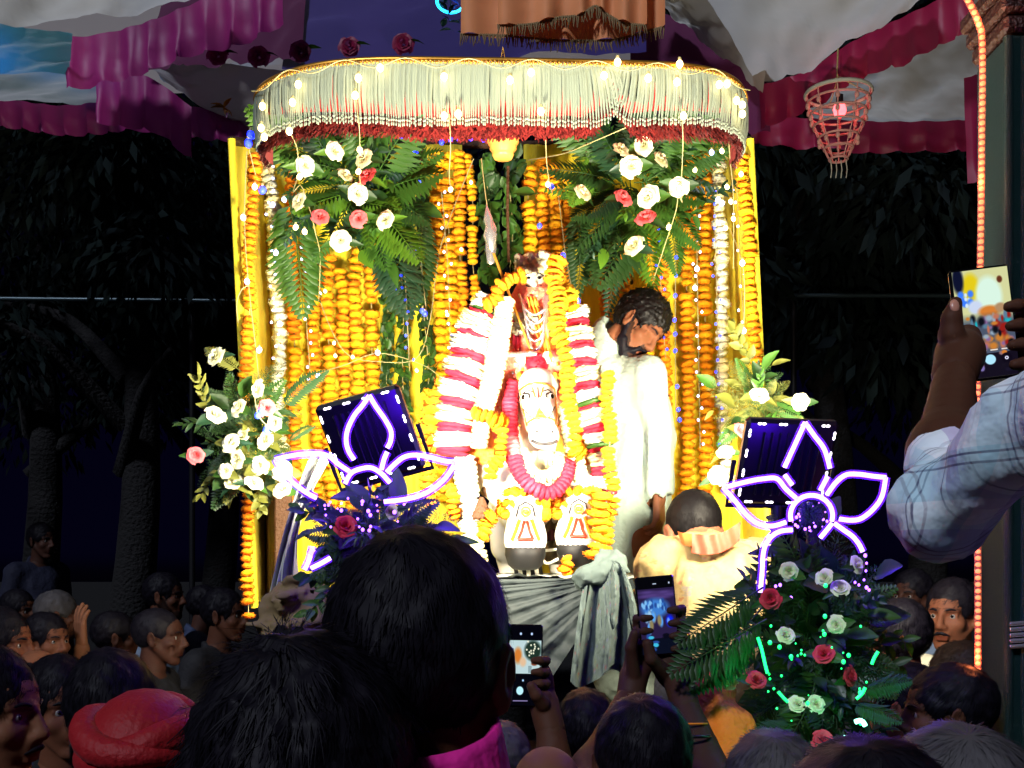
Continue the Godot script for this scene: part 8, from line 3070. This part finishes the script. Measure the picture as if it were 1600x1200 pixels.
	for q in 2:
		var br := Geo.new()
		var cc := w2.lerp(s2, 0.12 + 0.1 * q)
		br.tube(ring_line(cc, Vector3(0.031, 0, 0), Vector3(0, 0.004, 0.031)), 0.0022 + 0.001 * q, 6, false)
		part("bracelet", br.mesh(), [M.orange_cloth, M.black_plastic][q], mo)
	var rg := Geo.new()
	rg.ball(at(1075, 996, 2.0), Vector3(0.005, 0.009, 0.005), 6, 8)
	part("finger_ring", rg.mesh(), M.gold, mo)

	# hand with the low phone, seen past the big head's ear
	var lb := basis_to(Vector3(0.02, 1, -0.05), Vector3(0.10, 0, 1))
	var lc := at(820, 1040, 2.0)
	phone("low phone half hidden by the biggest head, showing flowers between black bars", lc, lb, 0.064, 0.150, "screen_low")
	var lo := thing("person", "person in a dark shawl holding the low phone, hidden behind the biggest head", "person", Vector3(-0.17, 0, -1.84))
	g = Geo.new()
	f = Field.new()
	f.k0 = 0.03
	f.cap(Vector3(-0.17, 0.85, -1.84), 0.13, Vector3(-0.17, 1.22, -1.84), 0.13)
	f.cap(Vector3(-0.29, 1.24, -1.84), 0.05, Vector3(-0.05, 1.24, -1.84), 0.05)
	f.cap(Vector3(-0.18, 1.24, -1.84), 0.05, Vector3(-0.18, 1.36, -1.85), 0.05)
	f.chain([[at(780, 1330, 1.9), 0.05], [at(874, 1250, 1.95), 0.042], [at(860, 1140, 2.0), 0.027]])
	for s in [-1.0, 1.0]:
		f.chain([[Vector3(-0.17 + s * 0.08, 0.85, -1.84), 0.09], [Vector3(-0.17 + s * 0.09, 0.45, -1.84), 0.06], [Vector3(-0.17 + s * 0.09, 0.05, -1.84), 0.045]])
	f.build(g, 0.012)
	h = Field.new()
	h.k0 = 0.009
	h.cap(at(860, 1140, 2.0), 0.027, at(850, 1100, 2.02), 0.028)
	h.ell(at(848, 1074, 2.03), Vector3(0.022, 0.045, 0.02))
	for q in 4:
		gripping(h, at(850, 1050 + q * 16, 2.04), at(848, 1032 + q * 18, 2.005), -lb.x, lb.z, 0.0085)
	h.chain([[at(848, 1100, 1.99), 0.014], [at(838, 1086, 1.975), 0.011], [at(830, 1072, 1.975), 0.009]], SKIN, 0.004)
	h.build(g, 0.0038)
	var hd2 := Transform3D(Basis(Vector3.UP, PI), Vector3(-0.18, 1.47, -1.86))
	head_field(false, 1.0).moved(hd2).build(g, 0.006)
	part("body", g.mesh(), M.skin_b, lo)
	part("hair", P.short[1], M.hair_black, lo, hd2)
	c = Field.new()
	c.k0 = 0.03
	c.noise = fn
	c.amp = 0.014
	c.cap(Vector3(-0.17, 0.8, -1.84), 0.16, Vector3(-0.17, 1.22, -1.84), 0.15)
	c.cap(Vector3(-0.29, 1.24, -1.84), 0.065, Vector3(-0.05, 1.24, -1.84), 0.065)
	c.chain([[at(780, 1330, 1.9), 0.065], [at(870, 1262, 1.94), 0.055]])
	part("shawl", field_mesh(c, 0.012), M.shirt_navy, lo)
